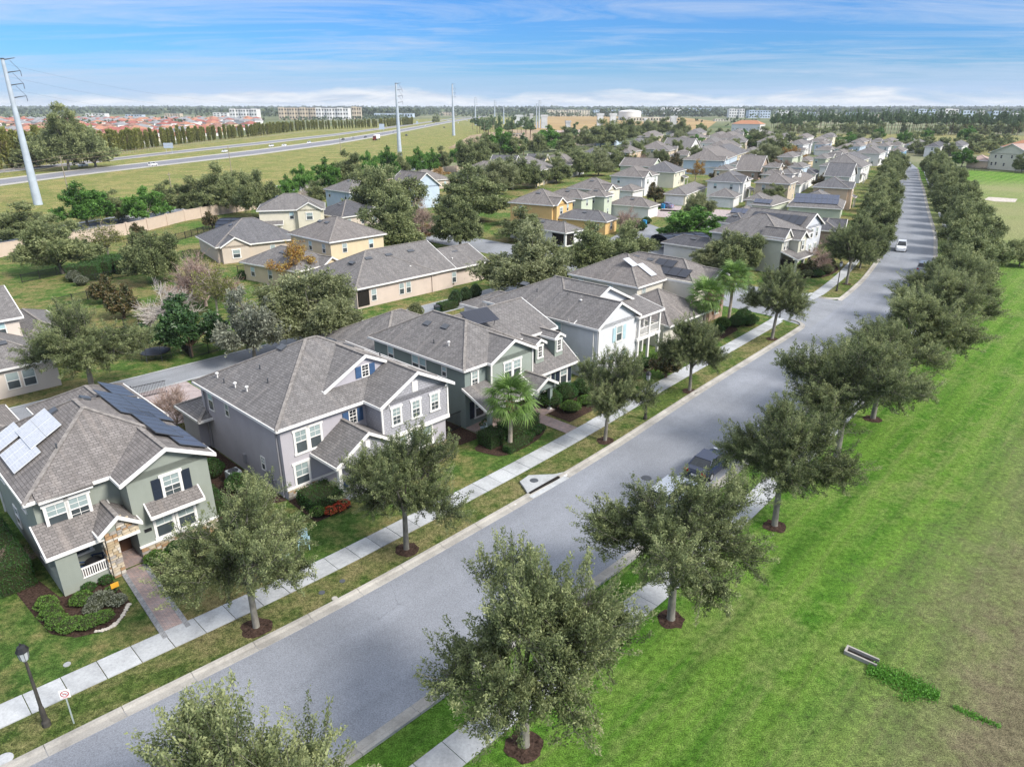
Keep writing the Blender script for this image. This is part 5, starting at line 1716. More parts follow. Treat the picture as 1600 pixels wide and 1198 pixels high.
mid('grey roofed house with skylights behind the peach house', (1008, 227), (1022, 224), (984, 224), 5.4, CRM)
mid('cream two storey house with a pyramid roof, right of the peach house', (1040, 233.5), (1053, 230.5), (1008, 230.5), 5.4, CRM)
mid('light grey house with a broad roof far back', (1082, 226), (1094, 223), (1046, 222), 5.4, WHT)
mid('white house with a wide white gable in the middle distance', (1078, 234), (1096, 231), (1050, 230), 4.6, WHT, kind='gy')
mid('ochre yellow two storey house with a grey hip roof', (864, 321.5), (899, 313), (796, 315.5), 5.5, ORAN)
mid('pale mint two storey house right behind the ochre yellow one', (910, 311), (930, 306.5), (862, 304), 5.4, PGRN)
mid('pale mint side wing with its own hip roof', (946, 307.6), (958, 304.5), (916, 302.5), 5.2, PGRN)
mid('cream two storey house behind the mint one, under a tall hip roof', (945, 298), (972, 292.5), (903, 290.5), 5.5, CRM)
mid('white low garage with a wide grey roof beside the service lane', (1015, 324), (1032, 319), (948, 319), 2.8, WHT, garage=None, wins='')
mid('low ochre wing with a grey hip roof in front of the mint house', (948, 347), (968, 340.5), (876, 337), 2.8, ORAN)
def lanai(h):
    x0, x1, y0, y1, ze, p, o, top = h.dims
    h.part('screen_opening', DARKROOM).box(x0 - .04, x0 + .05, y0 + .4, y0 + 3.4, .3, 2.4)
    h.part('screen_opening', DARKROOM).box(x0 + .4, x0 + 2.4, y0 - .04, y0 + .05, .3, 2.4)
mid('low white house with a dark screened porch, behind the biggest round oak', (884, 364.5), (915, 359), (758, 352), 2.8, WHT, wins='', extra=lanai, vents=2)
mid('white two storey house with a low garage in front, beside a dark conifer', (1004, 277.5), (1031, 272), (959, 273.5), 5.5, WHT)
mid('low garage of the white house beside the dark conifer', (990, 299), (1008, 295), (966, 296), 2.7, WHT, garage='l', vents=0, wins='')
mid('small pale green gabled house behind the two bare trees', (1020, 261), (1036, 258), 13, 5.3, PGRN, kind='gy', vents=0, wins='f')
mid('cream house with a broad roof behind the bare trees', (1055, 270), (1073, 265), 12, 5.0, CRM, wins='f')
mid('one storey cream house with a white garage door and a long roof', (1073, 305), (1106, 292), (1034, 303.5), 2.9, CRM, garage='l', vents=2, wins='f')
mid('white two storey house with two roofs stepping down to a garage', (1158, 285.5), (1177, 279), (1105, 282), 5.5, WHT)
mid('low garage with a big white door in front of the white two storey house', (1149, 309), (1159, 304), (1107, 305.5), 2.8, WHT, garage='l', vents=0, wins='')
mid('beige two storey house with a pyramid roof, second block', (1235, 288), (1247, 283), (1178, 285), 5.5, TANW)
mid('low garage with a white door beside the beige two storey house', (1196, 314), (1207, 308), (1164, 311), 2.7, TANW, garage='l', vents=0, wins='')
mid('peach two storey house with a wide grey roof beside the left row of oaks', (1328, 295), (1336, 289), (1265, 293.5), 5.5, PEACH)
def pan(nx, ny, sc=1.0, col=True, face='l'):
    def f(h):
        x0, x1, y0, y1, ze, p, o, top = h.dims
        xx = x0 - o + (top - ze) / p * .52
        h.panel(xx, (y0 + y1) / 2, ze + (xx - x0 + o) * p, 1.0 * sc, 1.65 * sc, p, face, col, n=(nx, ny))
    return f
mid('low pale green house with a wide field of blue solar panels on its roof', (1317, 327), (1322, 314), (1232, 319), 3.2, PGRN, extra=pan(8, 2, 1.15), vents=0, wins='')
mid('low house with a short row of blue panels beside the wide panel field', (1206, 322), (1236, 313), (1188, 318), 2.7, PGRN, extra=pan(4, 1), vents=0, wins='')
mid('low grey garage roof with blue solar panels beside the service lane', (1178, 339), (1193, 331), (1136, 335), 2.7, WHT, extra=pan(4, 1, 1.1), vents=0, wins='')
mid('flat looking grey garage roof behind the cream green house', (1165, 352), (1190, 345), (1118, 346), 2.7, WHT, wins='', roof=ROOF_DARK)
def cage(h):
    pass
mid('dark roofed low house behind the round oaks, beside a screened patio', (1118, 391), (1142, 384), (1040, 377), 2.8, WHT, roof=ROOF_DARK, wins='', vents=1)

# cream green house at the corner beyond the cross street
h = street_house('house', 'tall pale cream house with an upper bay, on the corner beyond the cross street', 92.4, 16.6, wall=stucco('pale_cream_green_stucco', (0.50, 0.495, 0.42)))
ZE = 5.4
h.box(92.8, 98.2, 17.2, 29.5, 0, 5.5); h.box(98.2, 104.0, 18.4, 29.5, 0, 5.5)
h.box(95.6, 98.6, 15.7, 17.3, 2.8, 5.5)
h.gable(92.8, 104.0, 17.4, 29.5, ZE, .5, .4, 'y', (0, 1)) if False else h.hip(92.8, 104, 17.2, 29.5, ZE, .5, .4)
h.gable(95.6, 98.6, 15.6, 20.5, ZE - .1, .7, .3, 'y', (1, 0)); h.gable(93.0, 95.6, 17.0, 21.0, ZE + .3, .9, .2, 'y', (1, 0))
h.box(93.0, 98.6, 14.4, 15.0, 0, .4); h.shed(92.9, 98.6, 14.6, 17.2, 2.7, 3.7, 'f', o=.35)
h.part('screen_opening', DARKROOM).box(h.x(92.7), h.x(92.85), h.y(14.8), h.y(17.0), .3, 2.5)
for xx in (92.95, 95.8, 98.5): h.part('column', stucco('pale_cream_green_stucco', (0.50, 0.495, 0.42))).box(h.x(xx) - .2, h.x(xx) + .2, h.y(14.7) - .2, h.y(14.7) + .2, 0, 2.6)
h.win('f', 97.1, 4.3, 15.59, .8, 1.4, 'cm'); h.win('f', 93.8, 4.3, 17.19, .6, 1.2, 'cm'); h.win('f', 94.8, 4.3, 17.19, .6, 1.2, 'cm')
h.win('l', 22.3, 4.9, 92.78, .6, .6, 'd')
h.panel(95.3, 24.8, ZE + (95.3 - 92.4) * .5, 1.1, 2.2, .5, 'l', False, n=(7, 1)) if False else None
h.finish()
h = street_house('house', 'white gable ended house with black solar collectors beside the cream corner house', 105.4, 18.8, wall=stucco('very_pale_blue_stucco', (0.55, 0.57, 0.62)))
h.box(105.4, 113.5, 19.0, 31, 0, 5.7); h.gable(105.4, 113.5, 19.0, 31, 5.5, .5, .4, 'y', (1, 0))
for k in range(3): h.win('f', 107 + k * 2.3, 4.3, 18.98, .8, 1.5, 'c'); h.win('f', 107 + k * 2.3, 1.5, 18.98, .8, 1.5, 'c')
h.panel(107.0, 24.5, 5.5 + (107.0 - 105.0) * .5, 1.3, 2.6, .5, 'l', False, n=(7, 1), lift=.16)
h.vent(108.3, 22, 7.05, .5, 'l'); h.vent(108.3, 28, 7.05, .5, 'l'); h.finish()
mid('low dark roofed house in front of the pale green one, half hidden by oaks', (1312, 362), (1318, 350), (1285, 356), 2.7, BRN, roof=ROOF_DARK, vents=0, wins='')

mid('white blue two storey house with one small window in its blank side', (1130, 251.5), (1154, 242), (1061, 249), 5.5, SKYB, wn=1, vents=0)
mid('pale yellow house with stepped roofs behind the white blue one', (1148, 243.5), (1170, 237), (1098, 237), 5.4, YEL)
mid('brown house with a shallow decorated gable', (1188, 268), (1203, 262), (1150, 265.5), 3.0, BRN, roof=ROOF_BROWN, kind='gy')
mid('low brown grey roof between the beige and peach houses', (1252, 289), (1274, 276), (1226, 283), 2.8, WHT, roof=ROOF_BROWN, wins='')
mid('low dark roofed house in front of the white gabled one', (1275, 272.5), (1282, 268), (1243, 270), 2.8, WHT, roof=ROOF_DARK, wins='')
mid('white house with a broad white edged gable beside the left oaks', (1330, 277), (1340, 272), (1294, 272), 5.4, WHT, kind='gy', pitch=.55)
mid('white house under overlapping long grey roofs', (1348, 262), (1362, 256), (1280, 259), 5.4, WHT)
mid('second long grey roof behind the overlapping ones', (1342, 253), (1360, 247), (1298, 250), 5.4, CRM)
mid('beige house with a white gabled wing far back in the middle', (1152, 217), (1166, 214), (1104, 215), 5.4, TANW)
mid('tan house with a dark hip roof right of the beige one', (1166, 222), (1170, 218), (1134, 219), 5.4, TANW)
mid('grey roofed house with pale corner trim', (1140, 233), (1160, 229), (1110, 229.5), 5.2, CRM)
mid('light stucco house below the dark tree clump', (1112, 240), (1130, 235), (1090, 236), 5.0, WHT)
mid('bluish grey house with solar panels far back', (1190, 219), (1196, 214.5), (1168, 217.5), 5.2, WHT, extra=pan(5, 2))
mid('tall white two storey house with dark windows, right of the olive trees', (1256, 226.5), (1269, 224), (1224, 226.5), 5.8, WHT)
mid('white garage wing below the tall white house', (1255, 236), (1266, 233), (1228, 235), 2.8, WHT, vents=0, wins='')
mid('low white roofed house beyond the tall white house', (1296, 235), (1306, 231), (1276, 233), 2.8, WHT, roof=ROOF_BROWN, vents=0, wins='')
mid('tan yellow house near the pond', (1330, 224.5), (1342, 222), (1311, 223.5), 3.6, YEL, wins='l')
mid('grey pyramid roofed house close to the bend of the street', (1376, 240.5), (1386, 237), (1334, 239.5), 5.4, WHT)
mid('small white house behind the left oaks near the bend', (1350, 253), (1358, 250), (1335, 250.5), 3.6, WHT, wins='', vents=0)
mid('bright blue walled house with a white gable near the bend', (1412, 237), (1419, 233.5), (1392, 234.5), 5.2, BLUEW)
mid('white house with a black solar roof beyond the bend', (1470, 230), (1484, 224), (1449, 227.5), 5.2, WHT, roof=ROOF_DARK)
mid('white house with a grey roof right of the black solar roof', (1505, 228.5), (1516, 225), (1484, 226), 5.2, WHT)
mid('low grey roofed house left of the black solar roof', (1440, 228), (1452, 224), (1418, 225), 4.0, WHT)

# villas on the far side of the park
h = mid('large cream villa with a broad gable at the far edge of the park', (1541, 263.5), (1606, 269), 15, 6.6, CRM, kind='gy', ground=True, pitch=.42, roof=plain('pinkish_tile_roof', (.36, .27, .24), .9, .1), wins='', o=.5)
hh = h
for a, z in ((.16, 5.3), (.3, 5.3), (.55, 5.5), (.78, 5.5), (.1, 2.2), (.2, 2.4), (.4, 2.2), (.62, 2.6), (.74, 2.6)):
    o_ = win_meshes(.9, 1.2, 'd')
    x0, x1, y0, y1 = h.dims[:4]
    w_ = put('window', o_[0], h.root, (x0 + (x1 - x0) * a, y0 - .01, z)); put('pane', o_[1], w_); put('pane', o_[2], w_)
mid('low peach garage wing beside the cream villa', (1509, 262), (1541, 263.6), 10, 3.2, PEACH, ground=True, roof=plain('pinkish_tile_roof', (.36, .27, .24), .9, .1), wins='', vents=0)
mid('cream villa with an orange tile roof at the right edge', (1560, 248), (1610, 251), 14, 6.0, CRM, ground=True, roof=plain('terracotta_roof', (.40, .20, .12), .9, .1), wins='', vents=0)
mid('white and red villa in front of the far pines', (1142, 208), (1186, 209), 14, 9, WHT, ground=True, roof=plain('terracotta_roof', (.40, .20, .12), .9, .1), wins='f', vents=0)

# more roofs filling the far blocks: (near eave corner x, y, width px, storeys 1/2, colour, ...)
FILL = [(1010, 232, 26), (1065, 226, 26), (1046, 236, 28), (1130, 214, 26), (1180, 238, 26), (1200, 212, 26), (1232, 216, 26), (1262, 216, 24), (1300, 215, 24), (1228, 236, 26), (1292, 248, 26), (1320, 240, 24), (1312, 268, 26), (1215, 274, 28), (1240, 272, 26), (1120, 262, 28), (1140, 266, 26), (1405, 228, 22), (1375, 222, 20), (1345, 229, 22), (1095, 209, 26), (1062, 208, 26), (1160, 209, 24), (1024, 214, 30), (1060, 217, 28), (1096, 218, 26), (960, 216, 30), (928, 221, 30), (1120, 224, 30), (1210, 222, 30), (1205, 232, 28), (1285, 222, 26),
        (1150, 229, 30), (1330, 233, 30), (1310, 245, 30), (1390, 229, 24), (1366, 230, 24), (1350, 222, 22), (1240, 246, 30), (1265, 252, 26), (1255, 262, 28),
        (1215, 262, 26), (1160, 258, 26), (1072, 243, 28), (1108, 246, 28), (1020, 241, 30), (1175, 248, 24), (1290, 226, 20), (1425, 222, 22), (1395, 221, 20)]
FC = [WHT, CRM, TANW, PGRN, YEL, SKYB, BEIGE]
FN = ['white', 'cream', 'tan', 'pale green', 'pale yellow', 'light blue', 'beige']
rnd = random.Random(4)
for i, (x, y, w) in enumerate(FILL):
    d0 = gp(x, y).length; wm = w / FPX * d0
    c = FC[i % 7]
    near = 'beside the pond' if y < 224 and x > 1280 else ('in the middle distance' if x < 1200 else 'near the left street oaks')
    mid('far %s %s house with a %s roof %s' % (('one storey', 'two storey')[i % 3 > 0], FN[i % 7], ('grey', 'brown grey')[i % 2], near), (x, y), (x + w * .45, y - w * .12), (x - w * .8, y - w * .05), (2.9, 5.4)[i % 3 > 0], c, roof=(ROOF, ROOF_BROWN)[i % 2], vents=0, maxd=13, wn=2)

# ---------------------------------------------------------------- the red roofed suburb across the highway
def far_house_meshes(seed, wall, roofc):
    rnd = random.Random(seed); w, d, z = rnd.uniform(11, 15), rnd.uniform(13, 18), rnd.choice((3.2, 5.8, 5.8))
    m = MB(); m.box(-w / 2, w / 2, -d / 2, d / 2, 0, z)
    m.box(-w / 2 + 1, -w / 2 + 6, -d / 2 - 3, -d / 2, 0, 3)
    r = MB()
    def hipm(x0, x1, y0, y1, z, p):
        rr = min(x1 - x0, y1 - y0) / 2; H = z + rr * p
        A_, B_, C_, D_ = (x0, y0, z), (x1, y0, z), (x1, y1, z), (x0, y1, z)
        if x1 - x0 < y1 - y0: P_, Q_ = ((x0 + x1) / 2, y0 + rr, H), ((x0 + x1) / 2, y1 - rr, H); F = [[A_, B_, P_], [B_, C_, Q_, P_], [C_, D_, Q_], [D_, A_, P_, Q_]]
        else: P_, Q_ = (x0 + rr, (y0 + y1) / 2, H), (x1 - rr, (y0 + y1) / 2, H); F = [[A_, B_, Q_, P_], [B_, C_, Q_], [C_, D_, P_, Q_], [D_, A_, P_]]
        for f in F: r.prism(f, .15)
    hipm(-w / 2 - .5, w / 2 + .5, -d / 2 - .5, d / 2 + .5, z, .42); hipm(-w / 2 + .6, -w / 2 + 6.4, -d / 2 - 3.4, -d / 2 + 2, 3, .4)
    wn = MB()
    for k in range(3):
        for zz in ([1.5] if z < 4 else [1.5, 4.3]): wn.box(-w / 2 + 1.5 + k * (w - 3) / 2 - .5, -w / 2 + 1.5 + k * (w - 3) / 2 + .5, -d / 2 - .06, -d / 2 + .02, zz - .6, zz + .6)
    return m.mesh('wall', wall), r.mesh('roof', roofc), wn.mesh('windows', DARKGLASS)
TERR = plain('red_tile_roof', (.30, .115, .095), .9, .1, var=.15, scale=.3); TERR2 = plain('orange_tile_roof', (.38, .19, .13), .9, .1, var=.15, scale=.3); TERR3 = plain('brown_tile_roof', (.26, .15, .12), .9, .1, var=.15, scale=.3)
SL = plain('slate_grey_roof', (.24, .24, .25), .9, .1, var=.1, scale=.3)
FH = [(far_house_meshes(1, WHT, TERR), 'red'), (far_house_meshes(2, CRM, TERR2), 'orange'), (far_house_meshes(3, WHT, TERR), 'red'), (far_house_meshes(4, YEL, TERR3), 'brown'), (far_house_meshes(5, WHT, TERR2), 'orange'), (far_house_meshes(6, WHT, SL), 'grey')]
rnd = random.Random(12)
n = 0; FARH = []
for iy, Y in enumerate(list(range(455, 700, 34)) + list(range(700, 1500, 62))):
    xl, xr = -.80 * Y * .93, -Y * (.36 + .08 * max(0, (900 - Y) / 450))
    X = xl + rnd.uniform(0, 12)
    while X < xr:
        qx = 800 + FPX * X / (Y * CP + 25 * SP); qy = 599 - FPX * (Y * SP - 25 * CP) / (Y * CP + 25 * SP)
        if qy < np.interp(qx, [-30, 0, 90, 175, 257, 325, 400, 480], [262, 256, 243, 231, 221, 214, 207, 198]):
            (ms, cn) = FH[rnd.choice((0, 0, 1, 2, 3, 4, 5) if Y < 1000 else (0, 2, 5, 5, 4))]
            if n >= 170:
                FARH.append((ms, X, Y + rnd.uniform(-5, 5) + (X - xl) * .12, R_(rnd.choice((-38, 52, 142))))); n += 1; X += rnd.uniform(17, 22) * (1 if Y < 700 else 1.2); continue
            r = empty('house', (X, Y + rnd.uniform(-5, 5) + (X - xl) * .12, 0), R_(rnd.choice((-38, 52, -38, 142)) + rnd.uniform(-4, 4)),
                      'house with %s roof in the suburb across the highway' % ('an orange' if cn == 'orange' else 'a ' + cn), 'house', 'houses of the red roofed suburb')
            put('wall', ms[0], r); put('roof', ms[1], r)
            if Y < 620: put('windows', ms[2], r)['kind'] = 'stuff'
            n += 1
        X += rnd.uniform(17, 22) * (1 if Y < 700 else 1.25)

# the houses past the nearest ones are too many and too small: one object
V_, F_, MI_, mats_ = [], [], [], []
for ms, X, Y, a in FARH:
    c_, s_ = math.cos(a), math.sin(a)
    for me in ms[:2]:
        if me.materials[0] not in mats_: mats_.append(me.materials[0])
        mi = mats_.index(me.materials[0]); b0 = len(V_)
        V_ += [(X + v.co.x * c_ - v.co.y * s_, Y + v.co.x * s_ + v.co.y * c_, v.co.z) for v in me.vertices]
        for p_ in me.polygons: F_.append([b0 + i for i in p_.vertices]); MI_.append(mi)
me = D.meshes.new('far_suburb'); me.from_pydata(V_, [], F_)
for m_ in mats_: me.materials.append(m_)
me.polygons.foreach_set('material_index', MI_)
put('far_suburb', me)['kind'] = 'stuff'

# ---------------------------------------------------------------- far buildings
def block(label, px, py, wpx, hpx, cat='building', depth=None, wall=WHT, rows=3, name='apartment_building', cols=None, rz=0.0, group=None, kind='flat'):
    p = gp(px, py); dd = p.y * CP + CAM_H * SP
    w = wpx / FPX * dd; hh = hpx / FPX * dd; depth = depth or w * .4
    r = empty(name, (p.x, p.y + depth / 2, 0), rz, label, cat, group)
    m = MB(); m.box(-w / 2, w / 2, -depth / 2, depth / 2, 0, hh)
    k = cols or max(2, int(wpx / 8))
    for i in range(0, k, 2):                       # projecting bays give the facade its relief
        a = -w / 2 + w * i / k; m.box(a, a + w / k, -depth / 2 - hh * .12, -depth / 2, 0, hh * (1.05 if i % 4 == 0 else .94))
    m.build('wall', wall, r)
    rf = MB(); rf.box(-w / 2 - .3, w / 2 + .3, -depth / 2 - .3, depth / 2 + .3, hh, hh + hh * .06); rf.build('roof', SL, r)
    g = MB()
    for i in range(k * 2):
        for j in range(rows):
            a = -w / 2 + w * (i + .5) / (k * 2); z = hh * (j + .55) / rows
            pr = hh * .12 if (i // 2) % 2 == 0 else 0
            g.box(a - w / k * .13, a + w / k * .13, -depth / 2 - pr - .12, -depth / 2 - pr + .05, z - hh / rows * .22, z + hh / rows * .2)
    g.build('windows', DARKGLASS, r)['kind'] = 'stuff'
    return r


block('long tan and white hotel building on the left horizon', 470, 187, 66, 17, wall=TANW)
block('white hotel building beside the tan one', 520, 187.5, 50, 17)
block('tan end tower of the hotel row', 558, 186.5, 14, 17.5, wall=TANW)
block('pale hotel with a flat roof further left', 382, 188, 42, 16, wall=WHT)
block('small white office far left of the hotels', 345, 185, 22, 8, wall=WHT)
block('long low white warehouse at the far left', 20, 192, 60, 5, wall=WHT, rows=1, name='warehouse')
block('low blue grey warehouse right of the hotels', 615, 184, 60, 6, wall=SKYB, rows=1, name='warehouse')
block('row of grey apartment buildings behind the brown field, left part', 888, 182, 66, 9, wall=CRM)
block('row of grey apartment buildings behind the brown field, right part', 948, 181, 40, 8, wall=SKYB)
for i, (x, y, w, hh) in enumerate([(1050, 181, 34, 9), (1092, 182, 36, 9), (1150, 184, 24, 10), (1186, 185, 34, 9), (1225, 183, 22, 7), (1446, 183, 26, 9), (1484, 187, 22, 12), (1512, 187, 20, 10), (1530, 188, 12, 11), (1560, 189, 26, 11), (1590, 190, 22, 9)]):
    block('%s white apartment block from the left on the horizon' % ORD(i), x, y, w, hh * 1.25, wall=(WHT, SKYB)[i % 2], group='white apartment blocks on the horizon')
for i, (x, y, w, hh) in enumerate([(965, 181, 30, 6), (1010, 180, 22, 6), (700, 181, 26, 5), (1290, 186, 24, 7), (1340, 184, 28, 7), (1380, 186, 24, 6), (150, 184, 30, 6), (210, 186, 26, 6), (270, 183, 24, 5), (90, 187, 22, 6), (1265, 181, 18, 5), (310, 190, 22, 6)]):
    block('small pale %s building in the far town' % (('white', 'blue grey', 'tan')[i % 3]), x, y, w, hh, wall=(WHT, SKYB, TANW)[i % 3], group='small buildings of the far town', rows=2)
block('long pale wall of the store behind the tank', 1020, 190, 70, 6, wall=CRM, rows=1, name='warehouse')
# white storage tank with a domed lid
p = gp(983.5, 188); r = empty('storage_tank', (p.x, p.y, 0), 0, 'round white storage tank with a domed roof in the dry field', 'tank')
m = MB(); m.lathe([(23.5, 0), (23.5, 16.5)], n=40, smooth=True); m.build('shell', plain('white_tank_paint', (.72, .72, .70), .6, .2), r)
m = MB(); m.lathe([(24.0, 16.3), (24.0, 16.9), (18, 18.6), (10, 19.8), (0, 20.3)], n=40); m.build('tank_roof', WHT, r)
# concrete piers of the unfinished flyover
PIERC = concrete_mat('pier_concrete', (0.52, 0.54, 0.55), .1)
for i, (x, y, w, hh) in enumerate([(850, 201, 12, 20), (937, 201, 12, 22), (957, 201, 12, 22), (1007.5, 201, 5, 15), (1051, 203, 12, 20), (812, 198, 20, 17), (830, 198, 6, 19), (887, 210, 9, 20)]):
    p = gp(x, y); dd = p.y * CP + CAM_H * SP; w_ = w / FPX * dd; h_ = hh / FPX * dd
    r = empty('bridge_pier', (p.x, p.y, 0), .2, 'concrete flyover pier on the building site, %s' % ['left of the row, standing alone', 'left one of the close pair', 'right one of the close pair', 'the thinnest', 'rightmost', 'widest, far left', 'narrow, beside the widest', 'dark striped, nearest'][i], 'bridge pier', 'piers of the unfinished flyover')
    m = MB(); m.box(-w_ / 2 * .8, w_ / 2 * .8, -1.2, 1.2, 0, h_ * .86); m.build('column', PIERC, r)
    m = MB(); m.prism([(-w_ / 2, -1.5, h_), (w_ / 2, -1.5, h_), (w_ / 2, 1.5, h_), (-w_ / 2, 1.5, h_)], h_ * .14); m.build('pier_cap', PIERC, r)
# the long beige wall behind the neighbourhood, panel by panel
WALLC = stucco('beige_wall_panels', (0.52, 0.42, 0.34))
WL = [(-40, 412), (0, 402), (60, 392), (130, 380), (200, 367), (232, 360), (290, 345), (340, 336), (400, 327), (470, 315), (560, 300), (650, 284), (700, 270), (760, 262)]
for seg, (i0, i1) in enumerate(((0, 5), (5, 13))):
    r = empty('boundary_wall', gp(*WL[i0]), 0, ['long beige boundary wall behind the gardens, left stretch', 'long beige boundary wall behind the pines and blue houses'][seg], 'wall')
    pts = [gp(*q) for q in WL[i0:i1 + 1]]
    for a, b in zip(pts, pts[1:]):
        L_ = (b - a).length; n = max(1, round(L_ / 6)); d = (b - a) / n; ang = math.atan2(d.y, d.x)
        for k in range(n):
            p = a + d * (k + .5) - r.location
            m = MB(); m.box(-d.length / 2 + .25, d.length / 2 - .25, -.08, .08, 0, 2.35); m.box(-d.length / 2 + .25, d.length / 2 - .25, -.12, .12, 2.35, 2.45)
            m.build('wall_panel', WALLC, r, loc=p, rz=ang)
            m = MB(); m.box(-.25, .25, -.22, .22, 0, 2.6); m.build('post', WALLC, r, loc=a + d * k - r.location, rz=ang)

# ------------------------------------------------------------------ trees of the gardens and beyond
def T(kind, px, py, wpx, label, hr=None, group='trees of the gardens'):
    """tree by the pixel of its foot and the width of its crown in the photograph"""
    p = gp(px, py); w = (1.14 if kind == 'bright' else 1.0) * wpx / FPX * (p.y * CP + CAM_H * SP)
    ref = TYPES[kind]['ref']
    return tree(kind, p, w, w * ref[1] / ref[0] * (hr or 1.0), label, group)


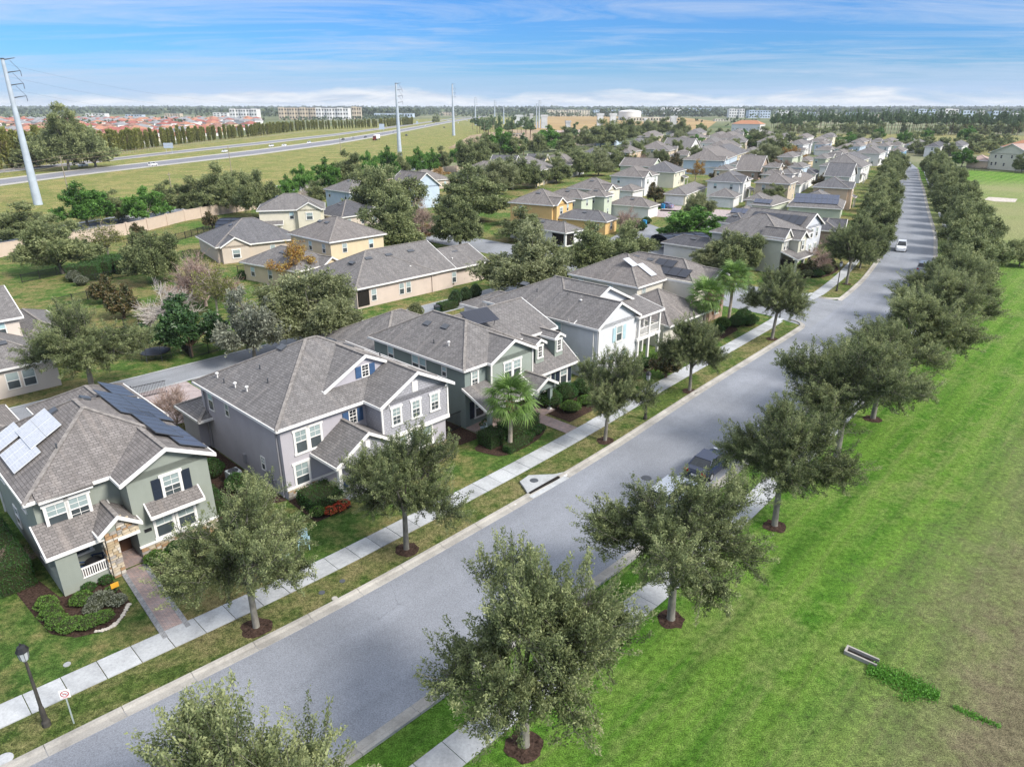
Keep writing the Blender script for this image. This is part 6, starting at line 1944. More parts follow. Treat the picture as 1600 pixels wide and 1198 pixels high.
TL = [
 ('oak', 160, 345, 50, 'dark oak right behind the first bright green tree', .9),
 ('oak', 300, 336, 62, 'oak with a double crown before the back road', .95),
 ('oak', 372, 326, 56, 'oak between the pool cage oak and the dark wall oak', 1.0),
 ('bright', 440, 330, 34, 'low bright green tree left of the pines behind the wall', 1.0),
 ('oak', 498, 322, 40, 'oak between the pale bare tree and the pines', 1.0),
 ('oak_near', 148, 622, 172, 'big live oak behind the solar panel house, in front of the beige house', .86),
 ('oak', 98, 428, 112, 'dark spreading oak in the left gardens, before the boundary wall', .8),
 ('oak', 36, 382, 105, 'broad oak at the left edge below the steel pole', .6),
 ('yellow', 170, 405, 68, 'small thin yellow tree on the lawn before the boundary wall', .9),
 ('oak', 243, 443, 84, 'round grey green oak left of the bare pink tree', .95),
 ('bronze', 163, 474, 42, 'left one of two bronze green magnolias by the garden fence', 1.0),
 ('bronze', 194, 497, 50, 'right one of two bronze green magnolias by the garden fence', 1.0),
 ('white', 262, 508, 92, 'silvery white bare tree behind the dark glossy tree', .95),
 ('bare', 322, 478, 112, 'wide bare tree with pinkish twigs left of the beige house', .85),
 ('yellow', 340, 492, 72, 'thin yellow green tree in front of the pinkish bare tree', 1.15),
 ('dark', 299, 556, 122, 'dark glossy evergreen tree standing beside the alley', .86),
 ('grey', 398, 562, 118, 'grey green feathery tree beside the alley, left of the olive one', 1.05),
 ('olive', 497, 548, 152, 'large olive green tree leaning over the alley behind the lavender house', .85),
 ('bare', 276, 668, 92, 'small bare tree with pinkish twigs between the two first houses', .82),
 ('autumn', 458, 446, 70, 'small orange autumn tree in front of the pale yellow house', 1.0),
 ('bright', 137, 354, 72, 'bright green round tree at the left, before the field', .85),
 ('bright', 232, 349, 60, 'bright green tree right of the first one, before the wall', .85),
 ('oak', 186, 347, 48, 'dark oak between the two bright green trees', 1.0),
 ('oak', 268, 338, 60, 'oak behind the boundary wall, right of the bright green tree', .9),
 ('oak', 340, 334, 76, 'large oak straddling the wall behind the pool cage', 1.0),
 ('oak', 407, 340, 62, 'dark oak beside the wall, left of the yellow house roofs', 1.15),
 ('bronze', 218, 374, 24, 'small dark conifer in front of the boundary wall', 1.0),
 ('bronze', 333, 358, 26, 'dark cone shaped tree beside the pool cage', 1.0),
 ('bright', 452, 318, 30, 'bright green pine in the row behind the wall, first from the left', 1.3),
 ('bright', 476, 309, 38, 'bright green pine in the row behind the wall, second from the left', 1.2),
 ('white', 488, 316, 34, 'pale bare tree in the row behind the wall', 1.1),
 ('bright', 517, 305, 42, 'bright green pine right of the pale bare tree', 1.2),
 ('oak', 546, 303, 50, 'tall dark oak left of the light blue house', 1.3),
 ('bright', 578, 288, 32, 'bright green pine above the light blue roof', 1.4),
 ('bright', 605, 283, 36, 'bright green pine above the right end of the light blue roof', 1.3),
 ('oak', 629, 279, 30, 'narrow dark oak beside the second steel pole', 1.3),
 ('bright', 652, 275, 30, 'bright green pine right of the second steel pole', 1.3),
 ('bright', 673, 271, 26, 'last bright green pine before the rusty shrubs', 1.3),
 ('oak', 692, 266, 30, 'dark oak behind the rusty shrubs', 1.2),
 ('bright', 718, 262, 30, 'bright green tree behind the big dark oak by the wall end', 1.2),
 ('oak', 738, 272, 52, 'big dark oak at the end of the boundary wall', 1.0),
 ('autumn', 690, 280, 30, 'rusty brown tree near the blue gabled house', .6),
 ('oak', 614, 398, 100, 'round live oak left of the orange bottomed bare tree', .98),
 ('bare', 662, 380, 66, 'tall pale bare tree in the middle of the neighbourhood', 1.15),
 ('autumn', 663, 378, 46, 'low orange leafed tree at the foot of the pale bare tree', .6),
 ('oak', 718, 388, 84, 'round live oak right of the pale bare tree', .95),
 ('oak', 742, 346, 112, 'wide live oak in the street of the second row', .75),
 ('oak', 608, 345, 110, 'live oak in front of the light blue house', .75),
 ('olive', 822, 465, 150, 'biggest round olive oak in the middle of the photo', .80),
 ('oak', 938, 440, 104, 'round live oak right of the biggest olive oak', .85),
 ('oak', 988, 414, 84, 'live oak behind the previous round one, near the service lane', .8),
 ('oak', 818, 376, 76, 'small oak in front of the ochre yellow house', .7),
 ('bare', 981, 366, 42, 'rusty bare tree beside the low ochre wing', 1.1),
 ('bright', 1076, 378, 84, 'broad green tree with reddish leaves beside the service lane', .6),
 ('olive', 1092, 346, 46, 'pale green tree on the lane island before the white garage', 1.0),
 ('oak', 1146, 426, 84, 'oak in front of the tall pale cream house', .75),
 ('olive', 1104, 424, 62, 'light olive tree beside the dark roofed patio', .7),
 ('oak', 1209, 322, 38, 'small oak between the garage roofs of the second block', .9),
 ('bare', 1279, 424, 42, 'rusty pink bare tree at the white house with black collectors', 1.2),
 ('bronze', 1258, 428, 30, 'dark bushy tree beside the porch of the cream house', .7),
 ('bronze', 1024, 318, 30, 'dark green conifer beside the white house garage', 1.0),
 ('bronze', 1053, 266, 24, 'dark conifer in front of the pale green gable', 1.0),
 ('bare', 1052, 288, 36, 'rusty bare tree below the dark conifer', .9),
 ('bare', 1005, 268, 36, 'reddish bare tree behind the white two storey house', .8),
 ('autumn', 1086, 284, 30, 'sparse orange tree against the white blue wall', 1.1),
 ('bronze', 1121, 284, 24, 'narrow conifer right of the white blue wall', .9),
 ('bronze', 1196, 284, 22, 'small conifer left of the pyramid roofed beige house', .9),
 ('bronze', 1283, 296, 26, 'conifer with a reddish top beside the peach house', .9),
 ('olive', 1192, 262, 46, 'pale olive tree in front of the brown gabled house', .8),
 ('oak', 1216, 254, 52, 'dense oak behind the pale olive tree', .8),
 ('autumn', 1238, 258, 40, 'brownish tree beside the tall white house', .7),
 ('bare', 1226, 266, 44, 'pinkish bare tree in front of the dense oak', .5),
 ('oak', 1187, 232, 46, 'dark tree clump in the far blocks', .7),
 ('oak', 1592, 416, 52, 'dark bush like oak at the right edge of the park', .8),
 ('oak', 1596, 270, 28, 'tree in front of the cream villa at the right edge', 1.0),
 ('bright', 1502, 262, 30, 'bright green tree left of the cream villa', .9),
 ('bright', 1510, 224, 26, 'bright green tree behind the far villas', .9),
 ('oak', 108, 266, 92, 'huge dark oak beyond the highway, behind the steel pole', 1.05),
 ('oak_far', 150, 262, 70, 'second large dark oak beyond the highway', 1.0),
 ('oak_far', 60, 262, 70, 'oak at the left of the huge dark one beyond the highway', .8),
 ('oak_far', 682, 192, 14, 'small dark tree near the highway bend', 1.2),
 ('bronze', 1040, 590, 46, 'dark bronze magnolia beside the balcony house', 1.1),
]
for (k_, x, y, w, lab, hr) in TL: T(k_, x, y, w, lab, hr)

# screens of oaks between the blocks
rnd = random.Random(21)
row = [(842, 282, 50), (866, 277, 46), (890, 272, 46), (912, 268, 44), (930, 264, 42), (952, 259, 42), (972, 256, 40), (990, 252, 38), (1008, 247, 36), (1024, 243, 34), (905, 276, 46), (870, 286, 48), (775, 305, 66), (800, 296, 60), (735, 312, 62), (838, 294, 50),
       (935, 275, 44), (958, 268, 40), (816, 285, 44), (790, 285, 44)]
for i, (x, y, w) in enumerate(row):
    T('oak' if i % 4 else 'olive', x, y, w, ORD(i) + ' live oak along the green belt between the middle house rows', .82, 'oaks of the green belt between the rows')
row = [(762, 250, 44), (780, 248, 46), (800, 247, 44), (818, 245, 36), (836, 243, 36), (856, 238, 40), (876, 236, 40), (896, 233, 40), (915, 232, 36), (938, 230, 46), (958, 229, 42), (976, 222, 40), (748, 252, 40), (995, 218, 30), (1012, 214, 28), (1035, 212, 30), (1062, 213, 30), (885, 243, 36)]
for i, (x, y, w) in enumerate(row):
    T(('oak', 'bright', 'oak', 'pine')[i % 4] if i < 9 else 'oak', x, y, w if not (i % 4 == 3 and i < 9) else w * .5, ('tree in the mixed row behind the back row of houses', 'bright green tree in the mixed row behind the back row of houses', 'tree in the mixed row behind the back row of houses', 'slender pine in the mixed row behind the back row of houses')[i % 4] if i < 9 else ORD(i) + ' tree of the mixed row behind the back row of houses', .9, 'mixed trees behind the back row of houses')
n = 0
for i in range(110):
    x = rnd.uniform(985, 1450); y = rnd.uniform(208, 262) if i % 2 else rnd.uniform(206, 232)
    if x > 1330 and y > 248 or (x > 1190 and y < 217): continue
    w = rnd.uniform(15, 27) * (.7 + (y - 205) / 90)
    T(rnd.choice(('oak_far', 'oak_far', 'oak_far', 'olive', 'bright')) if y < 240 else 'oak', x, y, w, 'tree among the roofs of the far blocks', rnd.uniform(.75, 1.0), 'trees among the far roofs'); n += 1
for i, (x, y, w) in enumerate([(1432, 240, 30), (1448, 243, 34), (1466, 240, 36), (1484, 244, 30), (1498, 238, 34), (1515, 240, 32), (1530, 240, 28), (1545, 238, 28), (1560, 236, 26), (1580, 234, 26), (1525, 228, 28), (1548, 226, 26), (1572, 226, 24)]):
    T('oak_far', x, y, w, ORD(i) + ' tree from the left in the cluster beside the far villas', .8, 'trees around the far villas')
# pines: the row along the marsh, and the clump beside the highway
rnd = random.Random(31)
for i in range(150):
    x = 1205 + 470 * ((i * .618034) % 1); y = 207 + rnd.uniform(-6, 3.0) + (x - 1200) * .007
    p = gp(x, y); hgt = rnd.uniform(16, 24) * (1.1 if 1380 < x < 1440 else 1)
    tree('pine', p, rnd.uniform(5, 8), hgt, ('tall', 'slender', 'broad')[i % 3] + ' pine in the dark row beyond the marsh', 'pines beyond the marsh')
for i in range(55):
    x = 1210 + 460 * rnd.random(); y = 208 + rnd.uniform(-4, 2.6) + (x - 1200) * .006
    tree('oak_far', gp(x, y), rnd.uniform(9, 14), rnd.uniform(7, 12), 'low tree at the foot of the pines beyond the marsh', 'undergrowth trees of the pine row')
for i in range(34):
    x = 732 + 100 * rnd.random(); y = 212 + rnd.uniform(-14, 6) + abs(x - 780) * .02
    tree('pine', gp(x, y), rnd.uniform(5, 8), rnd.uniform(12, 17), 'pine in the clump between the highway and the building site', 'pines beside the building site')
# clipped bamboo like columns that screen the highway
def bamboo_mesh(seed):
    rng = np.random.default_rng(seed); n = 900
    t = rng.random(n); a = rng.uniform(0, 6.28, n); r = (.25 + 1.0 * t * (1.15 - t) * 1.6) * np.sqrt(rng.random(n))
    P_ = np.stack([np.cos(a) * r, np.sin(a) * r, .6 + t * 9.0 + rng.normal(size=n) * .3], 1)
    d = unit(np.stack([np.cos(a) * .5, np.sin(a) * .5, np.full(n, .9)], 1) + rng.normal(size=(n, 3)) * .3); w = unit(np.cross(d, rng.normal(size=(n, 3))))
    m = MB()
    for k in range(6): m.tube([(rng.normal() * .15, rng.normal() * .15, 0), (rng.normal() * .5, rng.normal() * .5, 8)], .06, 3, cap=False)
    return m.mesh('stems', BROWNBARK), quad_mesh('foliage', BAMB_M, P_, d * .55, w * .2, rng.normal(.45, .2, n))
BAMB_M = leaf_mat('bamboo_leaves', (0.09, 0.11, 0.02), (0.23, 0.245, 0.06), (0.40, 0.38, 0.13), .4)
BB = [bamboo_mesh(i) for i in range(3)]
HLINE = [(-30, 274), (0, 268), (90, 254), (175, 240), (257, 229.5), (325, 221), (400, 213.5), (480, 203.5), (560, 200.5), (600, 199.0), (650, 194.5)]
pts = dens(HLINE); n = 0
acc = 0; last = pts[0]
for a, b in zip(pts, pts[1:]):
    L_ = (b - a).length; d = (b - a) / L_; s_ = -acc
    while s_ < L_:
        if s_ >= 0 and n < 298:
            p = a + d * s_; off = Vector((-d.y, d.x, 0)) * rnd.uniform(2.0, 6.0)
            px_ = 800 + FPX * p.x / (p.y * CP + 25 * SP)
            dist = 3
            sc = rnd.uniform(.85, 1.15) * (1.5 if px_ < 160 else 1.15 if px_ < 420 else 1.1)
            r = empty('bamboo_clump', p + off, rnd.uniform(0, 6), 'tall yellow green bamboo clump in the screen along the highway', 'bamboo', 'bamboo screen along the highway', scale=(sc * 1.3, sc * 1.3, sc * (.9 if px_ > 300 else 1.0)))
            put('stems', BB[n % 3][0], r); put('foliage', BB[n % 3][1], r); n += 1
        s_ += 2.5 if a.length < 520 else 3.9
    acc = L_ - (s_ - (2.5 if a.length < 520 else 3.9)); acc = 0

# far woods: nobody could count these, one object per wood
WOOD_M = leaf_mat('far_wood_leaves', (0.035, 0.058, 0.034), (0.075, 0.105, 0.055), (0.13, 0.155, 0.08), .1)
def wood(name, areas, dens_, size, hmin, hmax, seed, label=None):
    rng = np.random.default_rng(seed); Ps = []
    for (x0, x1, y0, y1, f) in areas:
        n = int((x1 - x0) * (y1 - y0) * dens_ * f)
        X = rng.uniform(x0, x1, n); Y = rng.uniform(y0, y1, n)
        # clumpy: keep points where a smooth pattern is high
        g = np.sin(X * .011 + np.sin(Y * .006) * 2) + np.sin(Y * .009 + np.sin(X * .004) * 2)
        k = rng.random(n) < (.65 + .4 * g if f < 1 else 1.0)
        X, Y = X[k], Y[k]
        hh = rng.uniform(hmin, hmax, len(X))
        for j in range(7):
            u = rng.random(len(X))
            Ps.append(np.stack([X + rng.normal(size=len(X)) * size * .5, Y + rng.normal(size=len(X)) * size * .5, hh * (.15 + .85 * u)], 1))
    P_ = np.concatenate(Ps); n = len(P_)
    d = unit(rng.normal(size=(n, 3))); w = unit(np.cross(d, rng.normal(size=(n, 3))))
    s_ = size * rng.uniform(.3, .62, (n, 1))
    me = quad_mesh(name, WOOD_M, P_, d * s_, w * s_ * .8, rng.normal(.45, .22, n))
    o = put(name, me); o['kind'] = 'stuff'
    return o
wood('woodland', [(-3200, -1000, 1600, 1900, .6), (-900, 2600, 2100, 2260, .7), (300, 2600, 1350, 1500, .08)], 1 / 260, 6, 8, 14, 1)
wood('woodland', [(-2700, 3200, 2600, 3200, .5), (-3800, 4200, 3600, 4200, 1)], 1 / 700, 15, 12, 20, 2)
wood('woodland', [(-7000, 7500, 5400, 6400, 1)], 1 / 3600, 34, 18, 27, 3)
wood('woodland', [(-1650, -480, 820, 1500, .25), (-480, -260, 1500, 1900, .7), (160, 1100, 1050, 1300, .10)], 1 / 260, 5, 4, 9, 4)
wood('woodland', [(250, 700, 2050, 2110, 1), (-700, -250, 2050, 2150, 1)], 1 / 120, 8, 14, 24, 7)

# ------------------------------------------------------------------ gardens of the first houses
def bed(pts, name='mulch_bed', mat=None, z=0.03):
    m = MB(); m.poly([W(s, t, z) for s, t in pts]); o = m.build(name, mat or MULCH); o['kind'] = 'structure'; return o


def blob(c, rx, ry, n=20, ph=0.0, wob=.12):
    return [(c[0] + math.cos(2 * math.pi * k / n) * rx * (1 + wob * math.sin(3 * 2 * math.pi * k / n + ph)), c[1] + math.sin(2 * math.pi * k / n) * ry * (1 + wob * math.sin(2 * 2 * math.pi * k / n + ph))) for k in range(n)]


GS = 'shrubs of the front gardens'
# house 1: walk, planting bed with stone edge, hedge arc
walk_ = [W(-7.35, 11.3), W(-8.75, 11.3), W(-8.75, 4.05), W(-7.35, 4.05)]
m = MB(); m.poly([W(-8.75, 4.05, .045), W(-7.85, 4.05, .045), W(-7.4, 11.4, .045), W(-8.3, 11.4, .045)], uv=[(0, 0), (.9, 0), (.9, 7.3), (0, 7.3)]); o = m.build('front_walk', PAVER); o['kind'] = 'structure'
for a, b in ((-9.0, -8.75), (-7.85, -7.6)):
    m = MB(); m.prism([W(a, 4.05, .055), W(b, 4.05, .055), W(b + .45, 11.3, .055), W(a + .45, 11.3, .055)], .05); o = m.build('walk_border', PAVEDGE); o['kind'] = 'structure'
bed([(-9.1, 8.2), (-9.1, 11.4), (-11.6, 11.5), (-12.0, 14.0), (-13.2, 14.0), (-13.0, 10.6), (-12.8, 8.6), (-12.0, 7.4), (-10.9, 6.9), (-9.8, 7.2)])
k = 0
for (s_, t_, w_, d_, hh) in ((-12.35, 10.9, 1.0, 1.3, .75), (-12.4, 9.9, 1.0, 1.3, .75), (-12.35, 9.0, 1.0, 1.2, .7), (-11.95, 8.25, 1.1, 1.1, .7), (-11.25, 7.8, 1.2, 1.0, .65), (-10.6, 7.75, 1.0, .9, .55)):
    p = W(s_, t_); shrub(p, (w_ * 1.15, d_ * 1.1, hh), ORD(k) + ' clipped shrub of the curved hedge before the solar panel house', 'lime', ANG, group='curved hedge of the first garden', leaf=.045); k += 1
for (s_, t_, r_, lab, kd) in ((-10.9, 10.1, .9, 'round bright shrub in the middle of the mulch bed by the porch railing', 'lime'), (-9.5, 9.9, .55, 'small round shrub beside the front walk with the yellow sign', 'lime'),
                              (-10.2, 9.2, 1.0, 'low greyish ground shrub in the mulch bed, upper one', 'grey'), (-9.6, 8.6, .8, 'low greyish ground shrub in the mulch bed, right one', 'grey'), (-10.7, 8.9, .8, 'low greyish ground shrub in the mulch bed, left one', 'grey'),
                              (-9.4, 11.0, .6, 'small dark shrub at the foot of the stone column', 'hedge'), (-10.3, 11.0, .6, 'small dark shrub under the white porch railing', 'hedge'),
                              (-6.7, 10.9, 1.0, 'round green shrub right of the entry walk', 'lime'), (-5.4, 11.0, 1.0, 'green shrub under the front window of the first house', 'hedge'), (-4.1, 11.0, 1.0, 'second green shrub under the front window of the first house', 'hedge')):
    shrub(W(s_, t_), (r_ * 1.3, r_ * 1.3, r_ * .8), lab, kd, group=GS)
bed(blob((-5.1, 9.6), 2.4, 1.3))
rnd = random.Random(2)
for i in range(16):
    f = i / 15; s_, t_ = -9.25 - 1.9 * f, 8.1 - 1.2 * math.sin(f * 2.2)
    m = MB(); m.ico((0, 0, .05), (.12 * rnd.uniform(.7, 1.4), .10 * rnd.uniform(.7, 1.3), .07), 6, 4, .2, rnd)
    tag(m.build('edging_stone', STONES[4], None, loc=W(s_, t_)), 'pale stone of the edging along the mulch bed', 'stone', 'edging stones of the mulch bed')
# dark hedge run at the left of house 1
for i, (s_, t_) in enumerate(((-13.0, 14.8), (-13.0, 17.0), (-13.0, 19.2))):
    shrub(W(s_, t_), (1.7, 2.3, 1.7), ('near', 'middle', 'far')[i] + ' dark hedge section along the left wall of the first house', 'hedge', ANG, box=True, name='hedge', cat='hedge', group='dark hedge beside the first house')
T('bare', 8, 905, 100, 'bare pinkish tree at the left edge in front of the dark hedge', .6)
m = MB(); m.box(-.2, .2, -.02, .02, .55, .85); m.box(-.02, .02, -.02, .02, 0, .6)
r = empty('yard_sign', W(-9.35, 9.55), ANG, 'small orange yellow yard sign beside the front walk', 'sign')
m1 = MB(); m1.box(-.2, .2, -.02, .02, .45, .75); m1.build('board', plain('amber_plastic', (.75, .38, .04), .5), r)
m1 = MB(); m1.box(-.02, .02, -.015, .015, 0, .45); m1.build('stake', BLACK, r)
# between house 1 and 2
bed([(-2.2, 11.6), (2.2, 11.6), (2.2, 24), (-2.2, 24)], z=.022)
bed([(1.2, 8.6), (4.4, 8.3), (4.6, 11.5), (2.2, 11.6), (-0.6, 12.6), (-1.6, 13.6), (-2.0, 11.4), (-.6, 9.6)], 'lawn_patch', LAWN, z=.03)
for i, (s_, t_) in enumerate(((-1.75, 13.8), (-1.7, 15.4), (-1.7, 17.0))):
    shrub(W(s_, t_), (1.1, 1.7, 1.2), ('near', 'middle', 'far')[i] + ' low hedge section between the two first houses', 'hedge', ANG, box=True, name='hedge', cat='hedge', group='hedge between the two first houses')
shrub(W(.5, 15.3), (1.6, 1.6, 1.5), 'round dark shrub in front of the air conditioner', 'hedge', group=GS)
shrub(W(.2, 18.6), (1.8, 1.8, 1.5), 'round dark shrub behind the air conditioner', 'hedge', group=GS)
r = empty('air_conditioner', W(.9, 16.6), ANG, 'grey outdoor air conditioner with a fan top against the lavender wall', 'air conditioner')
m = MB(); m.box(-.42, .42, -.42, .42, .05, .95)
for k in range(9): m.box(-.44, .44, -.44, .44, .12 + k * .09, .15 + k * .09)
m.build('casing', plain('ac_casing', (.42, .45, .46), .5), r)
m = MB(); m.lathe([(.36, .95), (.36, 1.0), (.3, 1.0), (.3, .96), (0, .96)], n=16)
for k in range(5): a = k * 1.257; m.beam((0, 0, 1.02), (math.cos(a) * .3, math.sin(a) * .3, 1.02), .09, .02)
m.build('fan_grille', DARKMETAL, r)
bed([(2.1, 7.8), (4.8, 7.7), (4.8, 11.5), (2.2, 11.5)], z=.034)
shrub(W(3.6, 9.6), (2.3, 2.2, 1.05), 'dark clipped hedge block at the porch of the lavender house', 'hedge', ANG, box=True, name='hedge', cat='hedge')
shrub(W(2.6, 8.4), (1.0, 1.0, .8), 'small yellow green shrub left of the red croton plants', 'lime', group=GS)
for i, (s_, t_) in enumerate(((3.3, 8.0), (3.9, 7.9), (4.4, 8.1))):
    shrub(W(s_, t_), (.9, .8, .6), ('left', 'middle', 'right')[i] + ' red and orange croton plant by the lavender house', 'red', name='croton_plant', cat='plant', group='red croton plants', leaf=.08, dens=150)
shrub(W(9.9, 7.9), (2.2, 1.4, 1.0), 'green shrub in front of the porch column of the lavender house', 'hedge', group=GS)
shrub(W(12.5, 9.1), (2.4, 1.2, .9), 'green shrub under the triple window of the lavender house', 'hedge', group=GS)
# blue chairs of the porch, pale chairs on the lawn
def chair(loc, rz, mat, label, group):
    r = empty('garden_chair', loc, rz, label, 'chair', group)
    m = MB(); m.prism([(-.28, -.3, .42), (.28, -.3, .42), (.26, .28, .30), (-.26, .28, .30)], .03); m.build('seat', mat, r)
    m = MB(); m.poly([(-.27, .26, .3), (.27, .26, .3), (.3, .62, 1.0), (-.3, .62, 1.0)]); m.poly([(-.27, .29, .3), (-.3, .65, 1.0), (.3, .65, 1.0), (.27, .29, .3)]); m.build('backrest', mat, r)
    for a in (-1, 1):
        m = MB(); m.box(a * .33 - .06, a * .33 + .06, -.34, .34, .55, .58); m.build('armrest', mat, r)
        for y in (-.26, .26):
            m = MB(); m.box(a * .31 - .03, a * .31 + .03, y - .03, y + .03, 0, .56); m.build('leg', mat, r)
BLUEC = plain('blue_chair_fabric', (.03, .06, .14), .7); TEALC = plain('pale_teal_plastic', (.45, .62, .62), .5)
chair(W(5.3, 9.6, .15), ANG + 2.9, BLUEC, 'dark blue chair on the porch of the lavender house, left one', 'blue porch chairs'); chair(W(6.6, 9.9, .15), ANG - 2.9, BLUEC, 'dark blue chair on the porch of the lavender house, right one', 'blue porch chairs')
chair(W(-1.5, 5.6), ANG + .4, TEALC, 'pale teal lawn chair behind the first oak, left one', 'pale teal lawn chairs'); chair(W(.1, 5.9), ANG - .5, TEALC, 'pale teal lawn chair behind the first oak, right one', 'pale teal lawn chairs')
r = empty('porch_table', W(-9.5, 12.4, .16), 0, 'round dark table on the porch of the solar panel house', 'table')
m = MB(); m.lathe([(0, .74), (.42, .74), (.42, .70), (.05, .69), (.05, .03), (.3, .02), (.3, 0)], n=14); m.build('table_top', BLACK, r)
chair(W(-10.2, 12.7, .16), ANG + 1, BLUEC, 'dark chair beside the porch table, left one', 'dark porch chairs'); chair(W(-9.2, 12.9, .16), ANG - 2, BLUEC, 'dark chair beside the porch table, right one', 'dark porch chairs')

# house 3 garden: mulch, big hedge, palm bed, walk, right beds
bed(blob((19.6, 6.9), 3.6, 1.9, ph=1.0)); bed([(16.0, 9.2), (18.3, 9.0), (18.3, 13.5), (15.6, 13.5)], z=.032)
shrub(W(20.3, 7.4), (2.6, 1.5, 1.3), 'large dark hedge block right of the palm', 'hedge', ANG, box=True, name='hedge', cat='hedge')
shrub(W(21.9, 7.6), (2.0, 1.5, 1.3), 'dark hedge block next to the walk of the green house', 'hedge', ANG, box=True, name='hedge', cat='hedge')
shrub(W(17.9, 7.6), (1.6, 1.6, 1.2), 'dark hedge block left of the palm', 'hedge', ANG, box=True, name='hedge', cat='hedge')
shrub(W(19.0, 5.7), (2.8, .8, .55), 'low curved hedge in front of the palm', 'hedge', ANG + .1, box=True, name='hedge', cat='hedge')
for i, (s_, t_) in enumerate(((20.8, 6.1), (21.7, 6.2), (22.5, 6.4))): shrub(W(s_, t_), (1.0, .8, .6), ('left', 'middle', 'right')[i] + ' small round shrub in front of the large hedge block', 'hedge', group=GS)
m = MB(); m.poly([W(23.5, 4.05, .045), W(25.0, 4.05, .045), W(25.0, 8.3, .045), W(23.5, 8.3, .045)], uv=[(0, 0), (1.5, 0), (1.5, 4.3), (0, 4.3)]); o = m.build('front_walk', PAVER); o['kind'] = 'structure'
bed([(25.4, 5.6), (32, 5.8), (32.5, 10.6), (25.4, 9.9)])
for i, (s_, t_, w_, hh, kd, lab) in enumerate(((26.6, 8.9, 2.2, 1.9, 'hedge', 'tall green shrub left of the shuttered windows'), (28.6, 8.8, 2.3, 2.0, 'hedge', 'tall green shrub under the shuttered windows'), (30.8, 8.6, 2.2, 1.8, 'hedge', 'green shrub at the right end of the shuttered windows'),
     (27.2, 7.0, 1.9, 1.1, 'lime', 'low yellow green shrub before the tall shrubs'), (29.4, 6.9, 1.8, 1.0, 'lime', 'second low yellow green shrub before the tall shrubs'), (31.4, 7.2, 1.8, 1.1, 'olive', 'low olive shrub at the end of the bed'), (33.5, 8.5, 2.2, 2.2, 'hedge', 'large shrub between the green house and the balcony house'))):
    shrub(W(s_, t_), (w_, w_ * .85, hh), lab, kd, group=GS)
# houses 4 and 5
bed([(36, 7.4), (47, 7.8), (47, 9.8), (36, 9.6)]); bed([(48, 6.6), (60, 7.6), (64, 11.0), (48, 10)])
for i in range(5): shrub(W(36.8 + i * 2.2, 8.4), (1.7, 1.5, 1.2), ORD(i) + ' shrub from the left before the balcony house', ('hedge', 'lime')[i % 2], group='shrubs before the balcony house')
for i in range(7): shrub(W(49 + i * 2.0, 8.6 + .3 * (i % 3)), (2.0, 1.7, 1.2 + .4 * (i % 2)), ORD(i) + ' shrub from the left in the bed under the tall palms', ('hedge', 'lime', 'hedge', 'olive')[i % 4], group='shrubs under the tall palms')
for i, (x, y) in enumerate(((1150, 507), (1160, 498), (1172, 508))): 
    p = gp(x, y); shrub(p, (3.0, 1.6, 1.4), 'clipped hedge beside the street corner palm, %s' % ('near', 'middle', 'far')[i], 'hedge', ANG, name='hedge', cat='hedge')
for i, (s_, t_) in enumerate(((95, 11.8), (98, 11.6), (101, 12.5), (104, 13.5), (94, 13.0), (99.5, 13.4), (107, 15))): shrub(W(s_, t_), (2.3, 2.0, 1.2 + .5 * (i % 2)), 'shrub in the bed before the pale cream house', ('hedge', 'olive', 'bronze')[i % 3], group='shrubs before the pale cream house')
bed(blob((99, 12.6), 6.5, 1.9)); 
# small conifers and shrub by the alley
for i, (x, y) in enumerate(((712, 478), (728, 473), (743, 468))):
    p = gp(x, y); shrub(p, (1.8, 1.8, 2.3), ('left', 'middle', 'right')[i] + ' of three dark conical shrubs beside the alley', 'dark', name='conical_shrub', group='three conical shrubs', dens=240, leaf=.06)
shrub(gp(698, 483), (2.6, 1.4, 1.0), 'low hedge beside the three conical shrubs', 'hedge', ANG, box=True, name='hedge', cat='hedge')
shrub(gp(650, 500), (2.2, 2.2, 2.4), 'loose light green shrub beside the alley behind the green house', 'olive', leaf=.08, dens=90)
r = empty('wheeled_bin', gp(683, 490), .5, 'dark green wheeled bin at the alley edge', 'bin')
m = MB(); m.box(-.3, .3, -.35, .35, .08, 1.0); m.build('body', plain('bin_green', (.01, .03, .03), .5), r); m = MB(); m.prism([(-.33, -.4, 1.02), (.33, -.4, 1.02), (.33, .38, 1.12), (-.33, .38, 1.12)], .05); m.build('lid', BLACK, r)
for sx in (-.25, .25):
    m = MB(); m.tube([(sx - .03, .33, .1), (sx + .03, .33, .1)], .1, 8); m.build('wheel', BLACK, r)
for i, (x, y, c) in enumerate(((1132, 347, BLACK), (1036, 326, plain('blue_bin', (.02, .2, .4), .5)), (827 + 180, 352, plain('blue_bin', (.02, .2, .4), .5)))):
    r = empty('wheeled_bin', gp(x, y), .9, ('black wheeled bin on the paved drive of the white garage', 'blue wheeled bin beside the purple car', 'blue wheeled bin at the service lane corner')[i], 'bin')
    m = MB(); m.box(-.35, .35, -.4, .4, .05, 1.1); m.build('body', c, r); m = MB(); m.prism([(-.38, -.44, 1.12), (.38, -.44, 1.12), (.38, .42, 1.22), (-.38, .42, 1.22)], .05); m.build('lid', c, r)
